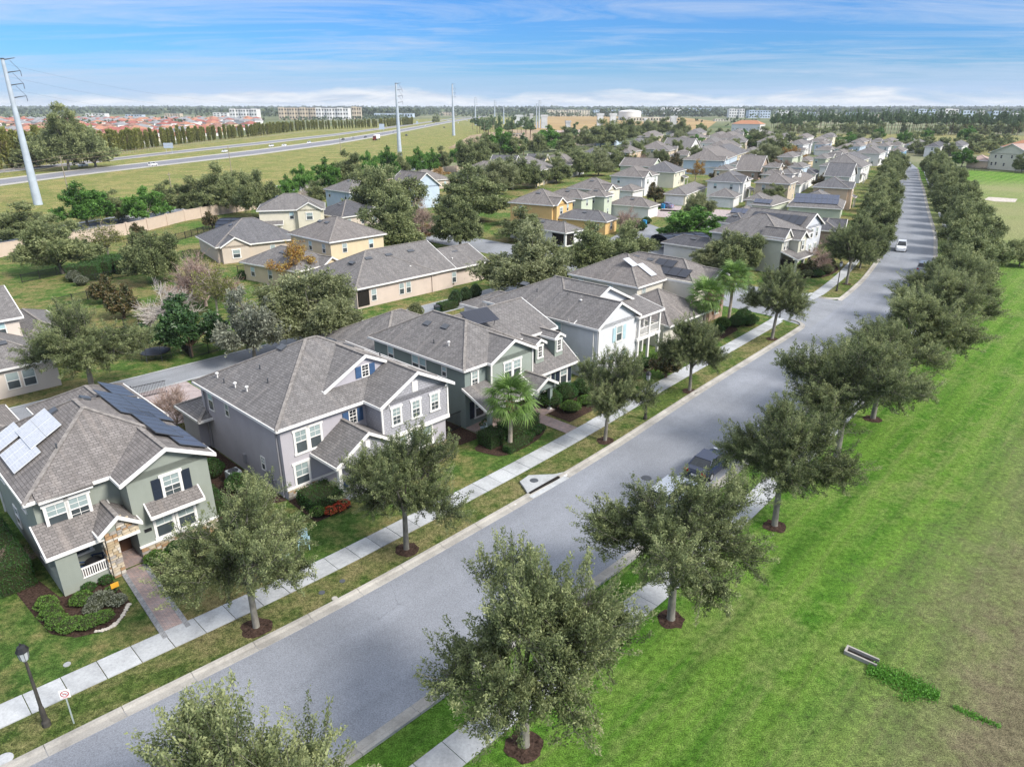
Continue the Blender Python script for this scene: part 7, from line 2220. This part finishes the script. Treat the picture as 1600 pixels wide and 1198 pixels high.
# hedge bank in the left gardens
for i, (x, y) in enumerate(((135, 436), (152, 430), (172, 424), (190, 420), (208, 425))):
    p = gp(x, y); shrub(p, (4.2, 3.0, 2.3), ORD(i) + ' dark clipped hedge section from the left in the left gardens', 'hedge', .3, box=True, name='hedge', cat='hedge', group='hedge in the left gardens', dens=60, leaf=.1)
for i, (x, y, w) in enumerate(((380, 436, 1.8), (118, 440, 2.4), (128, 446, 2.0))): shrub(gp(x, y), (w, w, w * .8), ('round green shrub beside the beige patio', 'dry grassy shrub by the garden fence', 'second dry grassy shrub by the garden fence')[i], ('hedge', 'grey', 'grey')[i], leaf=.08, dens=100)
for i, (x, y, w) in enumerate(((1285, 372, 3), (1262, 380, 2.6), (905, 330, 2.6), (1010, 350, 2.4), (1000, 360, 3), (925, 377, 3), (815, 318, 3))): shrub(gp(x, y), (w, w, w * .7), 'round shrub among the houses of the second block', 'hedge', leaf=.1, dens=60, group='shrubs of the second block')

# ------------------------------------------------------------------ fences
def fence(pts, label, hgt=1.2, post=2.4, step=.13, mat=None, name='metal_fence'):
    mat = mat or BLACK
    base = Vector(pts[0]); r = empty(name, base, 0, label, 'fence', 'black metal garden fences')
    for a, b in zip(pts, pts[1:]):
        a, b = Vector(a), Vector(b); L_ = (b - a).length; n = max(1, round(L_ / post)); d = (b - a) / n; ang = math.atan2(d.y, d.x)
        for k in range(n):
            p = a + d * k - base
            m = MB(); m.box(-.04, .04, -.04, .04, 0, hgt + .1); m.build('post', mat, r, loc=p, rz=ang)
            m = MB(); 
            for zz in (.12, hgt - .12): m.box(0, d.length, -.02, .02, zz, zz + .05)
            q = step
            while q < d.length: m.box(q - .012, q + .012, -.012, .012, .02, hgt); q += step
            o = m.build('pickets', mat, r, loc=p, rz=ang); o['kind'] = 'stuff'
    return r
fence([gp(90, 480), gp(160, 463), gp(180, 470)], 'black metal fence on the lawn behind the beige house at the left', 1.3)
fence([gp(35, 442), gp(115, 425)], 'black metal fence under the dark spreading oak', 1.3)
fence([gp(195, 515), gp(240, 503), gp(300, 560), gp(352, 545)], 'black metal fence around the dark glossy tree', 1.3)
fence([W(-1.5, 38.2), W(4.4, 37.4)], 'black metal fence behind the lavender house along the alley', 1.3)
fence([gp(125, 445), gp(200, 432), gp(300, 400)], 'black metal fence running along the hedge in the left gardens', 1.3)
fence([gp(372, 428), gp(405, 420)], 'short black fence beside the low patio wing', 1.3)
fence([gp(200, 392), gp(290, 373), gp(345, 356)], 'black metal fence before the boundary wall', 1.4)
fence([W(15.6, 11.6), W(18.3, 11.6)], 'black metal gate fence between the lavender and the green house', 1.6)
fence([gp(1500, 266), gp(1545, 268)], 'dark fence along the far end of the park', 1.6)
fence([gp(1585, 271), gp(1640, 275)], 'dark fence before the cream villa', 1.6)

# pool cage, patio screen
CAGE = glass_mat('cage_mesh', (0.035, 0.045, 0.07), .6, .2)
def cage(px, py, w, d, hgt, rz, label):
    r = empty('pool_cage', gp(px, py), rz, label, 'pool cage')
    n = 6
    for i in range(n):
        a0, a1 = math.pi * i / n, math.pi * (i + 1) / n
        m = MB(); z0, z1 = hgt * .55 + hgt * .45 * math.sin(a0), hgt * .55 + hgt * .45 * math.sin(a1)
        m.prism([(0, d / 2 - math.cos(a0) * d / 2, z0), (w, d / 2 - math.cos(a0) * d / 2, z0), (w, d / 2 - math.cos(a1) * d / 2, z1), (0, d / 2 - math.cos(a1) * d / 2, z1)], .04)
        m.build('screen_panel', CAGE, r)
    m = MB()
    for i in range(n + 1):
        a0 = math.pi * i / n; z0 = hgt * .55 + hgt * .45 * math.sin(a0); y0 = d / 2 - math.cos(a0) * d / 2
        m.box(0, w, y0 - .05, y0 + .05, z0, z0 + .08)
    for i in range(5):
        x = w * i / 4
        for k in range(n):
            a0, a1 = math.pi * k / n, math.pi * (k + 1) / n
            m.beam((x, d / 2 - math.cos(a0) * d / 2, hgt * .55 + hgt * .45 * math.sin(a0) + .08), (x, d / 2 - math.cos(a1) * d / 2, hgt * .55 + hgt * .45 * math.sin(a1) + .08), .08, .08)
        for y in (0.02, d - .02): m.box(x - .04, x + .04, y - .04, y + .04, 0, hgt * .56)
    m.build('frame', BLACK, r)
    for y in (0, d):
        m = MB(); m.box(.05, w - .05, y - .02, y + .02, .3, hgt * .55); m.build('side_screen', CAGE, r)
cage(338, 372, 10, 8, 3.4, .05, 'dark arched pool cage at the end of the wide beige house')
cage(1046, 398, 9, 7, 3.0, .35, 'dark screened patio cage beside the round oaks')

# beige patio with furniture at the yellow house
sheet('patio', [gp(392, 432), gp(420, 446), gp(452, 436), gp(440, 422), gp(412, 420)], concrete_mat('patio_pavers', (.42, .36, .33)), .03)
for i, (x, y) in enumerate(((405, 432), (412, 428), (424, 432))): chair(gp(x, y, .03), i * 2.0, (BLUEC, BLACK, BLACK)[i], ('blue chair at the edge of the patio', 'dark chair in the middle of the patio', 'dark chair at the house side of the patio')[i], 'patio chairs')
r = empty('trampoline', gp(245, 560), .3, 'dark round trampoline beside the alley under the glossy tree', 'trampoline')
m = MB(); m.lathe([(1.5, .8), (1.5, .85), (1.25, .86), (0, .8)], n=20); m.build('mat', BLACK, r)
for k in range(6):
    a = k * 1.047; m = MB(); m.tube([(math.cos(a) * 1.45, math.sin(a) * 1.45, 0), (math.cos(a) * 1.45, math.sin(a) * 1.45, 2.3)], .03, 5); m.build('net_pole', DARKMETAL, r)

# ------------------------------------------------------------------ street furniture
def street_lamp(loc, label, rz=0.0):
    r = empty('street_lamp', loc, rz, label, 'street lamp', 'black street lamps')
    m = MB(); m.lathe([(.17, 0), (.17, .25), (.12, .35), (.1, 1.0), (.075, 1.1), (.055, 3.55), (.05, 3.6)], n=12); m.build('post', bark_mat('painted_post', (.06, .055, .05), 9), r)
    m = MB(); m.lathe([(.06, 3.6), (.16, 3.72), (.17, 3.76), (.21, 4.12), (.22, 4.14)], n=8, smooth=False); m.build('lantern_glass', glass_mat('lamp_glass', (.30, .32, .33)), r)
    m = MB(); m.lathe([(.24, 4.12), (.26, 4.16), (.16, 4.36), (.05, 4.42), (.03, 4.52), (0, 4.53)], n=8, smooth=False)
    for k in range(8):
        a = 2 * math.pi * k / 8; m.tube([(math.cos(a) * .165, math.sin(a) * .165, 3.74), (math.cos(a) * .22, math.sin(a) * .22, 4.14)], .012, 4)
    m.build('lantern_cap', BLACK, r)
street_lamp(W(-14.59, 2.35), 'black street lamp beside the no bicycles sign at the lower left')
street_lamp(gp(1008, 655), 'black street lamp between the second and third oak of the left verge')
street_lamp(gp(1307, 455), 'black street lamp on the corner beyond the cross street')
# round prohibition sign
r = empty('no_parking_sign', W(-13.74, 1.61), R_(20), 'small white sign with a red crossed circle on a thin post by the kerb', 'sign')
m = MB(); m.box(-.025, .025, -.02, .02, 0, 1.9); m.build('post', plain('galvanised_post', (.33, .38, .36), .5), r)
m = MB(); m.box(-.2, .2, -.035, -.02, 1.5, 1.95); m.build('plate', plain('sign_white', (.8, .8, .8), .4), r)
RED = plain('sign_red', (.6, .03, .03), .4)
m = MB()
for k in range(24):
    a, b = 2 * math.pi * k / 24, 2 * math.pi * (k + 1) / 24
    q = lambda rr, t: (rr * math.cos(t), -.038, 1.73 + rr * math.sin(t))
    m.poly([q(.13, a), q(.13, b), q(.165, b), q(.165, a)][::-1]); m.poly([q(.13, a), q(.13, b), q(.165, b), q(.165, a)])
m.beam((-.1, -.038, 1.83), (.1, -.038, 1.65), .004, .03); m.build('red_ring', RED, r)
m = MB()
for cx in (-.06, .06):
    for k in range(10):
        a, b = 2 * math.pi * k / 10, 2 * math.pi * (k + 1) / 10
        m.beam((cx + .045 * math.cos(a), -.041, 1.71 + .045 * math.sin(a)), (cx + .045 * math.cos(b), -.041, 1.71 + .045 * math.sin(b)), .004, .012)
m.beam((-.06, -.041, 1.72), (.0, -.041, 1.79), .004, .012); m.beam((.06, -.041, 1.72), (.0, -.041, 1.79), .004, .012); m.build('symbol', BLACK, r)
m = MB(); m.box(-.12, .12, -.04, -.036, 1.53, 1.545); m.build('legend', RED, r)
# storm drain inlet on the left kerb
s0 = 15.5
r = empty('storm_drain', W(s0, KL(s0)), 0, 'concrete storm drain inlet with a round iron lid on the left kerb', 'storm drain')
def wl(s_, t_, z=0): return W(s_, t_, z) - W(s0, KL(s0), 0)
m = MB(); m.prism([wl(s0 - 1.4, KL(s0 - 1.4) + .15, .17), wl(s0 + 2.6, KL(s0 + 2.6) + .15, .17), wl(s0 + 1.9, KL(s0) + .5, .17), wl(s0 + 1.2, KL(s0) + 1.15, .17), wl(s0 + .5, KL(s0) + 1.75, .17), wl(s0 - .6, KL(s0) + 1.6, .17), wl(s0 - 1.0, KL(s0) + .8, .17)], .16)
m.build('slab', CONC, r)
m = MB(); m.prism([wl(s0 - 1.3, KL(s0) + .15, .165), wl(s0 - 1.3, KL(s0) - .04, .165), wl(s0 + 1.9, KL(s0) - .04, .165), wl(s0 + 1.9, KL(s0) + .15, .165)], .12); m.build('inlet_opening', DARKROOM, r)
m = MB(); m.prism([wl(s0 - 1.5, KL(s0) - .04, .04), wl(s0 - 1.5, KL(s0) - .5, .035), wl(s0 + 2.4, KL(s0) - .5, .035), wl(s0 + 2.4, KL(s0) - .04, .04)], .03); m.build('gutter_apron', CONC, r)
m = MB(); c = wl(s0 + .2, KL(s0) + .95)
m.lathe([(0, .19), (.3, .19), (.32, .17)], (c.x, c.y), 18); m.build('lid', DARKMETAL, r)
for i, (x, y, mt, rr, lab) in enumerate(((1010, 747, DARKMETAL, .36, 'round iron manhole cover in the road by the third right oak'), (1090 * 1.0 + 250, 493, DARKMETAL, .42, 'iron manhole cover in the road before the cross street'),
        (803, 787, WHITE, .16, 'small pale utility cover in the grass left of the storm drain'), (882, 742, WHITE, .2, 'pale utility cover in the grass right of the storm drain'), (535, 908, DARKMETAL, .16, 'dark round meter lid in the left verge, first'), (503, 926, DARKMETAL, .17, 'dark round meter lid in the left verge, second'), (523, 935, KERB, .16, 'grey meter lid nearest the kerb in the left verge'), (105, 1038, CONC, .16, 'small white utility lid in the dry patch of the first lawn'), (6, 1187, CONC, .34, 'round white lid in the verge at the lower left corner'))):
    p = gp(x, y); m = MB(); m.lathe([(0, .035), (rr, .035), (rr * 1.05, .0)], n=16); tag(m.build('manhole_cover', mt, None, loc=p + Vector((0, 0, .012))), lab, 'manhole cover')
# concrete headwall and weeds in the park
r = empty('drain_headwall', gp(1347, 1028), R_(-40), 'low concrete drain headwall sunk in the park lawn', 'drain')
for (x0, x1, y0, y1) in ((-.70, .70, .18, .27), (-.70, .70, -.27, -.18), (-.79, -.70, -.27, .27)):
    m = MB(); m.box(x0, x1, y0, y1, 0, .2); m.build('side', KERB, r)
m = MB(); m.box(-.70, .70, -.18, .18, 0, .03); m.build('floor', DARKROOM, r)
rng = np.random.default_rng(3)
def weeds(c, L_, wd, n, ang, hgt, name='weeds'):
    a = rng.uniform(-1, 1, n) * L_; b = rng.normal(size=n) * wd * (1 - .5 * np.abs(a / L_))
    P_ = np.stack([c.x + a * math.cos(ang) - b * math.sin(ang), c.y + a * math.sin(ang) + b * math.cos(ang), rng.uniform(.02, hgt, n)], 1)
    d = unit(rng.normal(size=(n, 3)) * .7 + np.array([0, 0, .8])); w = unit(np.cross(d, rng.normal(size=(n, 3))))
    s_ = rng.uniform(.03, .08, (n, 1)); o = put(name, quad_mesh(name, leaf_mat('weed_leaves', (.05, .14, .015), (.10, .27, .03), (.17, .38, .06)), P_, d * s_, w * s_ * .35, rng.normal(.5, .2, n))); o['kind'] = 'stuff'
weeds(gp(1410, 1066), 1.5, .42, 4200, R_(-36), .14); weeds(gp(1525, 1120), .9, .15, 500, R_(-38), .12); weeds(gp(1420, 1090), .5, .2, 260, .3, .15)

# steel transmission poles ------------------------------------------
STEEL = plain('galvanised_steel', (.42, .47, .53), .5, .4, var=.08, scale=.5)
def steel_pole(px, base_y, top_y, label, wbase=1.6, wtop=.5, Y=None, arms=4):
    if Y is None: Y = gp(px, base_y).y
    # height whose top meets the given row
    k = (599 - top_y) / FPX; z = CAM_H + Y * (k * CP - SP) / (CP + k * SP)
    x = (px - 800) / FPX * (Y * CP + CAM_H * SP)
    r = empty('steel_power_pole', (x, Y, 0), .3, label, 'power pole', 'tall steel power poles')
    m = MB(); n = 12
    m.tube([(0, 0, 0), (0, 0, z * .5), (0, 0, z)], [wbase / 2, (wbase + wtop) / 4, wtop / 2], n); m.build('shaft', STEEL, r)
    m = MB(); m.tube([(0, 0, z), (0, 0, z + .3)], wtop * .6, 8); m.build('top_plate', DARKMETAL, r)
    for i in range(arms):
        zz = z - .1 - i * z * .083; L_ = 3.2 if i else 2.6
        m = MB(); m.tube([(0, 0, zz), (L_, .8, zz + .55)], [.16, .07], 6)
        m.build('arm', DARKMETAL, r)
        if i:
            m = MB(); m.tube([(L_, .8, zz + .5), (L_ * .45, .3, zz + 3.0)], .05, 5); m.tube([(L_, .8, zz + .5), (L_, .8, zz - .8)], .08, 5); m.build('insulator', DARKMETAL, r)
    return Vector((x, Y, z))
tops = [steel_pole(60, 320, 93, 'nearest tall steel power pole, leaning look at the left edge', 2.3, .8),
        steel_pole(625, 0, 131, 'tall steel power pole above the middle of the highway', 2.4, .9, Y=388),
        steel_pole(709, 212, 132, 'tall steel power pole right of the middle one, beside the highway', 3.0, 1.1),
        steel_pole(743, 196, 153, 'fourth steel power pole, beside the highway bend', 2.6, 1.2),
        steel_pole(773, 196, 158, 'fifth steel power pole, above the pine clump', 2.8, 1.2),
        steel_pole(787, 194, 166, 'short looking sixth steel power pole', 2.6, 1.4),
        steel_pole(842, 200, 158, 'thin steel power pole above the concrete piers, right one', 2.2, 1.0),
        steel_pole(838, 201, 163, 'thin steel power pole above the concrete piers, left one', 1.8, 1.0)]
m = MB()
for i in range(3):
    a, b = tops[0] - Vector((0, 0, 3 * i + 1)), tops[1] - Vector((0, 0, 3 * i + 1))
    pp = [a.lerp(b, k / 12) - Vector((0, 0, 9 * 4 * (k / 12) * (1 - k / 12))) for k in range(13)]
    m.tube(pp, .016, 3, cap=False)
tag(m.build('power_line', DARKMETAL), 'thin high power lines sagging between the tall steel poles', 'power line')
# wooden pole with three cables, and others
WOODP = bark_mat('wooden_pole', (.28, .24, .19), 5)
wps = []
for i, (x, y, hh) in enumerate(((108, 306, 11.5), (362, 270, 10.5), (533, 242, 10.5), (757, 218, 13), (772, 218, 16), (-60, 330, 11.5), (270, 308, 7.0))):
    p = gp(x, y); r = empty('wooden_power_pole', p, 0, ('wooden power pole with three cables, right of the nearest steel pole', 'thin wooden pole in the field, middle left', 'thin wooden pole in the field near the trucks', 'wooden pole at the pine clump, left one', 'tall thin wooden pole at the pine clump, right one', 'wooden power pole just outside the left edge', 'short lamp pole on the back road')[i], 'power pole', 'wooden power poles')
    m = MB(); m.tube([(0, 0, 0), (0, 0, hh)], [.17, .11], 7); m.build('shaft', WOODP, r)
    m = MB(); m.box(-.12, .12, -1.0, 1.0, hh - .6, hh - .45); m.build('crossarm', WOODP, r)
    wps.append(p + Vector((0, 0, hh)))
for j in range(3):
    m = MB()
    for a, b in ((wps[5], wps[0]), (wps[0], gp(420, 205, 8.0)),):
        a2, b2 = a - Vector((0, 0, j * 1.3)), b - Vector((0, 0, j * 1.3))
        m.tube([a2.lerp(b2, k / 8) - Vector((0, 0, 1.2 * 4 * (k / 8) * (1 - k / 8))) for k in range(9)], .05, 3, cap=False)
    tag(m.build('power_cable', plain('weathered_cable', (.35, .27, .2), .7)), ('top', 'middle', 'bottom')[j] + ' cable running from the wooden pole along the highway', 'power cable')
# highway signs
for i, (x, y, w, hh, up) in enumerate(((265, 240, 14, 7.5, 3), (597, 207, 8, 8, 3), (652, 196, 3, 4, 2))):
    p = gp(x, y); dd = p.y * CP + 9; r = empty('highway_sign', p, .2, ('wide blue grey highway sign left of the trucks', 'square grey highway sign above the white truck', 'small white highway sign in the distance')[i], 'sign', 'highway signs')
    w_, h_ = w / FPX * dd, hh / FPX * dd
    m = MB(); m.box(-w_ / 2, w_ / 2, -.06, .06, up, up + h_); m.build('plate', plain('sign_back', (.36, .42, .5), .5), r)
    for sx in (-.3, .3):
        m = MB(); m.box(sx * w_ - .08, sx * w_ + .08, .06, .2, 0, up + h_); m.build('post', STEEL, r)
# wire fence posts along the bamboo
m = MB(); pts = dens([(x, y + 3) for x, y in HLINE])
r = empty('roadside_fence', pts[0], 0, 'grey wire fence along the foot of the bamboo screen', 'fence')
for a, b in zip(pts, pts[1:]):
    m = MB(); q = a - pts[0]; q2 = b - pts[0]; m.beam(q + Vector((0, 0, 1.35)), q2 + Vector((0, 0, 1.35)), .05, .06); m.beam(q + Vector((0, 0, .8)), q2 + Vector((0, 0, .8)), .04, .05)
    n = max(1, int((b - a).length / 3.0))
    for k in range(n): c = q.lerp(q2, k / n); m.box(c.x - .06, c.x + .06, c.y - .06, c.y + .06, 0, 1.5)
    o = m.build('fence_section', plain('grey_fence', (.38, .34, .3), .8), r); o['kind'] = 'stuff'

# ------------------------------------------------------------------ vehicles
TYRE = plain('tyre_rubber', (.012, .012, .012), .8); RIM = plain('alloy', (.45, .46, .48), .35, .6, .6); LAMPW = plain('headlight_glass', (.6, .62, .65), .15, .7); LAMPR = plain('tail_light_glass', (.35, .01, .01), .2, .6)
def paint(name, col): return plain('car_paint_' + name, col, .25, .6, 0.0, .03)
def car(loc, rz, pt, label, kind='sedan', group=None):
    L_, Wd = (4.7, 1.82)
    r = empty('car', loc, rz, label, {'sedan': 'car', 'suv': 'car', 'pickup': 'pickup truck'}[kind], group)
    H_ = {'sedan': 1.45, 'suv': 1.72, 'pickup': 1.8}[kind]
    belt = .92 if kind == 'sedan' else 1.08
    # body cross sections along x (front at +x)
    xs = [-L_ / 2, -L_ / 2 + .12, -L_ / 2 + .6, -.9, .9, L_ / 2 - .7, L_ / 2 - .12, L_ / 2]
    top = {'sedan': [.72, .93, .98, .95, .93, .84, .70, .55], 'suv': [.85, 1.05, 1.10, 1.10, 1.08, .98, .85, .6], 'pickup': [.95, 1.05, 1.08, 1.1, 1.1, 1.02, .9, .65]}[kind]
    wd = [.72, .86, .90, .91, .91, .90, .84, .66]
    m = MB(); rings = []
    for x, t, w in zip(xs, top, wd):
        w *= Wd / 1.82; rings.append([Vector((x, -w * .94, .22)), Vector((x, -w, .5)), Vector((x, -w * .97, t - .12)), Vector((x, -w * .86, t)), Vector((x, w * .86, t)), Vector((x, w * .97, t - .12)), Vector((x, w, .5)), Vector((x, w * .94, .22))])
    for a, b in zip(rings, rings[1:]):
        for k in range(8): m.poly([a[k], b[k], b[(k + 1) % 8], a[(k + 1) % 8]], smooth=True)
    m.poly(rings[0]); m.poly(rings[-1][::-1]); m.build('body', pt, r)
    # cabin
    cx = {'sedan': [(-1.85, belt), (-1.1, H_ - .05), (.25, H_), (1.15, belt - .02)], 'suv': [(-2.2, belt), (-1.95, H_ - .05), (.3, H_), (1.2, belt)], 'pickup': [(-.75, belt), (-.6, H_ - .03), (.55, H_), (1.3, belt)]}[kind]
    wl_, wt = .80, .64
    lo = [(x, z) for x, z in cx]
    g = MB(); A_, B_, C_, D_ = cx
    def V_(x, y, z): return Vector((x, y, z))
    g.poly([V_(A_[0], -wl_, A_[1]), V_(B_[0], -wt, B_[1]), V_(B_[0], wt, B_[1]), V_(A_[0], wl_, A_[1])]); g.poly([V_(D_[0], wl_, D_[1]), V_(C_[0], wt, C_[1]), V_(C_[0], -wt, C_[1]), V_(D_[0], -wl_, D_[1])])
    for sy in (-1, 1): 
        q = [V_(A_[0], sy * wl_, A_[1]), V_(D_[0], sy * wl_, D_[1]), V_(C_[0], sy * wt, C_[1]), V_(B_[0], sy * wt, B_[1])]; g.poly(q if sy < 0 else q[::-1])
    g.build('windows', DARKGLASS, r)
    m = MB(); m.prism([V_(B_[0] - .05, -wt - .02, B_[1] + .01), V_(C_[0] + .05, -wt - .02, C_[1] + .01), V_(C_[0] + .05, wt + .02, C_[1] + .01), V_(B_[0] - .05, wt + .02, B_[1] + .01)], .06)
    for sy in (-1, 1):
        for (p_, q_) in ((A_, B_), (D_, C_)): m.tube([V_(p_[0], sy * wl_, p_[1]), V_(q_[0], sy * wt, q_[1])], .05, 5)
        xm = (B_[0] + C_[0]) / 2; m.tube([V_(xm, sy * (wl_ + .01), belt), V_(xm, sy * (wt + .01), H_ - .04)], .04, 5)
    m.build('roof', pt, r)
    for x in (-1.42, 1.42):
        for sy in (-1, 1):
            m = MB(); m.tube([(x, sy * (Wd / 2 - .2), .33), (x, sy * (Wd / 2 + .01), .33)], .33, 14); w_ = m.build('wheel', TYRE, r)
            m = MB(); m.tube([(x, sy * (Wd / 2 + .0), .33), (x, sy * (Wd / 2 + .025), .33)], .2, 10); m.build('rim', RIM, w_)
    for sy in (-1, 1):
        m = MB(); m.box(L_ / 2 - .16, L_ / 2 - .02, sy * .62 - .17, sy * .62 + .17, .6, .74); m.build('headlight', LAMPW, r)
        m = MB(); m.box(-L_ / 2 - .01, -L_ / 2 + .12, sy * .66 - .15, sy * .66 + .15, .68, .86); m.build('tail_light', LAMPR, r)
        m = MB(); m.ico((.85, sy * .98, belt + .05), (.08, .1, .07), 6, 4); m.build('mirror', pt, r)
    m = MB(); m.box(-L_ / 2 - .02, -L_ / 2 + .02, -.26, .26, .5, .64); m.build('number_plate', WHITE, r)
    if kind == 'pickup':
        m = MB(); m.box(-2.25, -.85, -.72, .72, .98, 1.13); m.build('load_bed', BLACK, r)
    return r
CP_ = 'cars parked along the right kerb'
def park(s_, off, pt, lab, kind='sedan'):
    a = ANG + math.atan((KR(s_ + 2) - KR(s_ - 2)) / 4)
    car(W(s_, KR(s_) + off, .012), a, pt, lab, kind, CP_)
park(26.0, 1.7, paint('navy', (.012, .02, .05)), 'dark navy car parked by the third right oak, white plate showing')
park(20.2, 1.5, paint('silver', (.55, .57, .6)), 'silver car parked behind the crown of the second right oak', 'suv')
car(gp(1407, 391) + Vector((0, 0, .012)), math.atan2(-1, -.55), paint('white', (.75, .76, .78)), 'white car driving down the street towards the camera', 'suv')
park(111.0, 1.4, paint('grey', (.3, .31, .33)), 'grey car mostly hidden by the right row of oaks', 'suv')
car(gp(1039, 325) + Vector((0, 0, .03)), 2.4, paint('purple', (.18, .17, .28)), 'purple grey car parked on the paved drive of the cream house', 'sedan')
car(gp(1061, 330) + Vector((0, 0, .03)), 2.4, paint('silver', (.55, .57, .6)), 'silver car on the service lane drive', 'sedan') if False else None
def hwcar(x, y, col, lab, kind='sedan', flip=False):
    p = gp(x, y, .12); q = gp(x + 30, y - 4, .12); a = math.atan2((q - p).y, (q - p).x)
    if y > 0:
        base = HN if True else HF
    # direction of the carriageway at this place
    best = min(range(len(hn) - 1), key=lambda i: (hn[i] - p).length); d = hn[best + 1] - hn[best]; a = math.atan2(d.y, d.x)
    r = car(p, a + (math.pi if flip else 0), paint(*col), lab, kind, 'vehicles on the highway'); return r
WP, SP_, BP, GP_ = ('white', (.75, .76, .78)), ('silver', (.55, .57, .6)), ('black', (.02, .02, .025)), ('grey', (.3, .31, .33))
hwcar(239, 259.5, WP, 'white car alone on the near carriageway, left part of the highway', 'suv')
hwcar(130, 260.5, WP, 'white pickup truck with a dark load at the left of the highway', 'pickup', True)
hwcar(351, 238, WP, 'white car on the far carriageway, middle left', 'sedan', True)
hwcar(424, 229.5, WP, 'first of two white cars close together on the far carriageway', 'suv', True)
hwcar(444, 228.5, WP, 'second of two white cars close together on the far carriageway', 'sedan', True)
hwcar(483, 224.5, WP, 'white van like car left of the dark cars', 'suv', True)
hwcar(536, 219, BP, 'small black car left of the white truck', 'sedan', True)
hwcar(552, 217, GP_, 'small grey car left of the white truck', 'sedan', True)
hwcar(571, 215.5, BP, 'dark car on the far carriageway next to the white truck', 'sedan', True)
hwcar(615, 208.5, GP_, 'small dark car right of the white truck', 'sedan', True)
hwcar(635, 212.5, BP, 'dark car on the near carriageway right of the white truck')
hwcar(694, 200, BP, 'dark car near the third steel pole')
for i, (x, y) in enumerate(((716, 192.5), (730, 189.5), (664, 197.5), (700, 189), (748, 185), (681, 193))): hwcar(x, y, (WP, SP_)[i % 2], ORD(i) + ' tiny pale car in the distant traffic of the highway', 'suv', bool(i % 2))
def truck(x, y, label, dark=False):
    p = gp(x, y, .12); best = min(range(len(hn) - 1), key=lambda i: (hn[i] - p).length); d = hn[best + 1] - hn[best]; a = math.atan2(d.y, d.x) + math.pi
    r = empty('semi_truck', p, a, label, 'truck', 'vehicles on the highway')
    m = MB(); m.box(-8.5, 4.2, -1.28, 1.28, 1.15, 4.1); m.build('trailer', plain('trailer_white', (.78, .78, .78), .5), r)
    m = MB(); m.box(-8.3, 6.0, -.5, .5, .8, 1.15); m.build('chassis', BLACK, r)
    m = MB(); m.prism([(4.8, -1.2, 3.5), (6.4, -1.2, 3.2), (6.4, 1.2, 3.2), (4.8, 1.2, 3.5)], 2.6); m.box(6.4, 8.0, -1.0, 1.0, .6, 1.9); m.build('cab', paint('maroon', (.2, .03, .03)), r)
    m = MB(); m.box(6.38, 6.45, -1.05, 1.05, 2.1, 3.0); m.build('windscreen', DARKGLASS, r)
    for xx in (-7.6, -6.4, 4.4, 5.5, 7.2):
        for sy in (-1, 1):
            m = MB(); m.tube([(xx, sy * .85, .5), (xx, sy * 1.25, .5)], .5, 10); m.build('wheel', TYRE, r)
truck(588, 219, 'white semi trailer truck with a dark red cab on the highway')
# cars and traffic on the back road and parked behind the wall
for i, (x, y, c, lab) in enumerate(((198, 330, SP_, 'silver car on the back road behind the bright green trees'), (203, 342, WP, 'white car on the back road, beside the wall'), (378, 302, WP, 'white car on the back road beside the dark oak'), (508, 283, SP_, 'silver car on the back road behind the pines'))):
    p = gp(x, y, .03); q = gp(x + 20, y - 4, .03); car(p, math.atan2((q - p).y, (q - p).x), paint(*c), lab, 'suv', 'cars on the back road')
# potted plants on the green house porch
for i, (s_, t_) in enumerate(((18.9, 9.6), (19.5, 9.9))):
    r = empty('flower_pot', W(s_, t_, .14), 0, ('left', 'right')[i] + ' pale blue plant pot on the porch of the green house', 'plant pot', 'porch plant pots')
    m = MB(); m.lathe([(.16, 0), (.22, .4), (.19, .4), (.18, .36), (0, .36)], n=12); m.build('pot', plain('pale_blue_glaze', (.35, .45, .55), .4), r)
    put('plant', shrub_mesh(50 + i, (.6, .6, .45), 220, .05, HEDGE_M), r, (0, 0, .36))
# young blue sided flat building behind: building site sheds and equipment
for i, (x, y, w, hh, c, lab) in enumerate(((770, 224, 9, 5, SKYB, 'blue tarp roofed hut at the edge of the building site'), (905, 207, 40, 3, TANW, 'long low site container, pinkish, behind the piers'), (800, 214, 30, 4, TANW, 'pinkish site container among the pines'), (1130, 190, 26, 3.5, CRM, 'low cream shed at the end of the dry field'))):
    block(lab, x, y, w, hh, wall=c, rows=1, name='shed', cat='shed')
# the bridge deck under construction: a long low pinkish wall
p0, p1 = gp(845, 210), gp(960, 207)
r = empty('retaining_wall', p0, math.atan2((p1 - p0).y, (p1 - p0).x), 'long low pinkish retaining wall of the building site', 'wall')
for k in range(14):
    L_ = (p1 - p0).length / 14; m = MB(); m.box(k * L_ + .2, (k + 1) * L_ - .2, -.3, .3, 0, 3.2); m.build('wall_panel', plain('pink_concrete', (.45, .36, .34), .9, .1), r)
for k in range(14):
    L_ = (p1 - p0).length / 14; m = MB(); m.box(k * L_ - .3, k * L_ + .3, -.4, .4, 0, 3.6); m.build('post', PIERC, r)

# ------------------------------------------------------------------ air
hz = MB(); hz.box(-14100, 14100, -400, 16100, -1.1, 62.0)
vm = D.materials.new('haze_air'); vm.use_nodes = True; g = NT(vm.node_tree); g.n.clear()
o_ = g.node('ShaderNodeOutputMaterial'); pv = g.node('ShaderNodeVolumePrincipled')
pv.inputs['Density'].default_value = HAZE; pv.inputs['Color'].default_value = (.86, .92, 1.0, 1); pv.inputs['Anisotropy'].default_value = 0.0
g.link(pv.outputs[0], o_.inputs['Volume'])
if HAZE > 0:
    ho = hz.build('haze', vm); ho['kind'] = 'stuff'
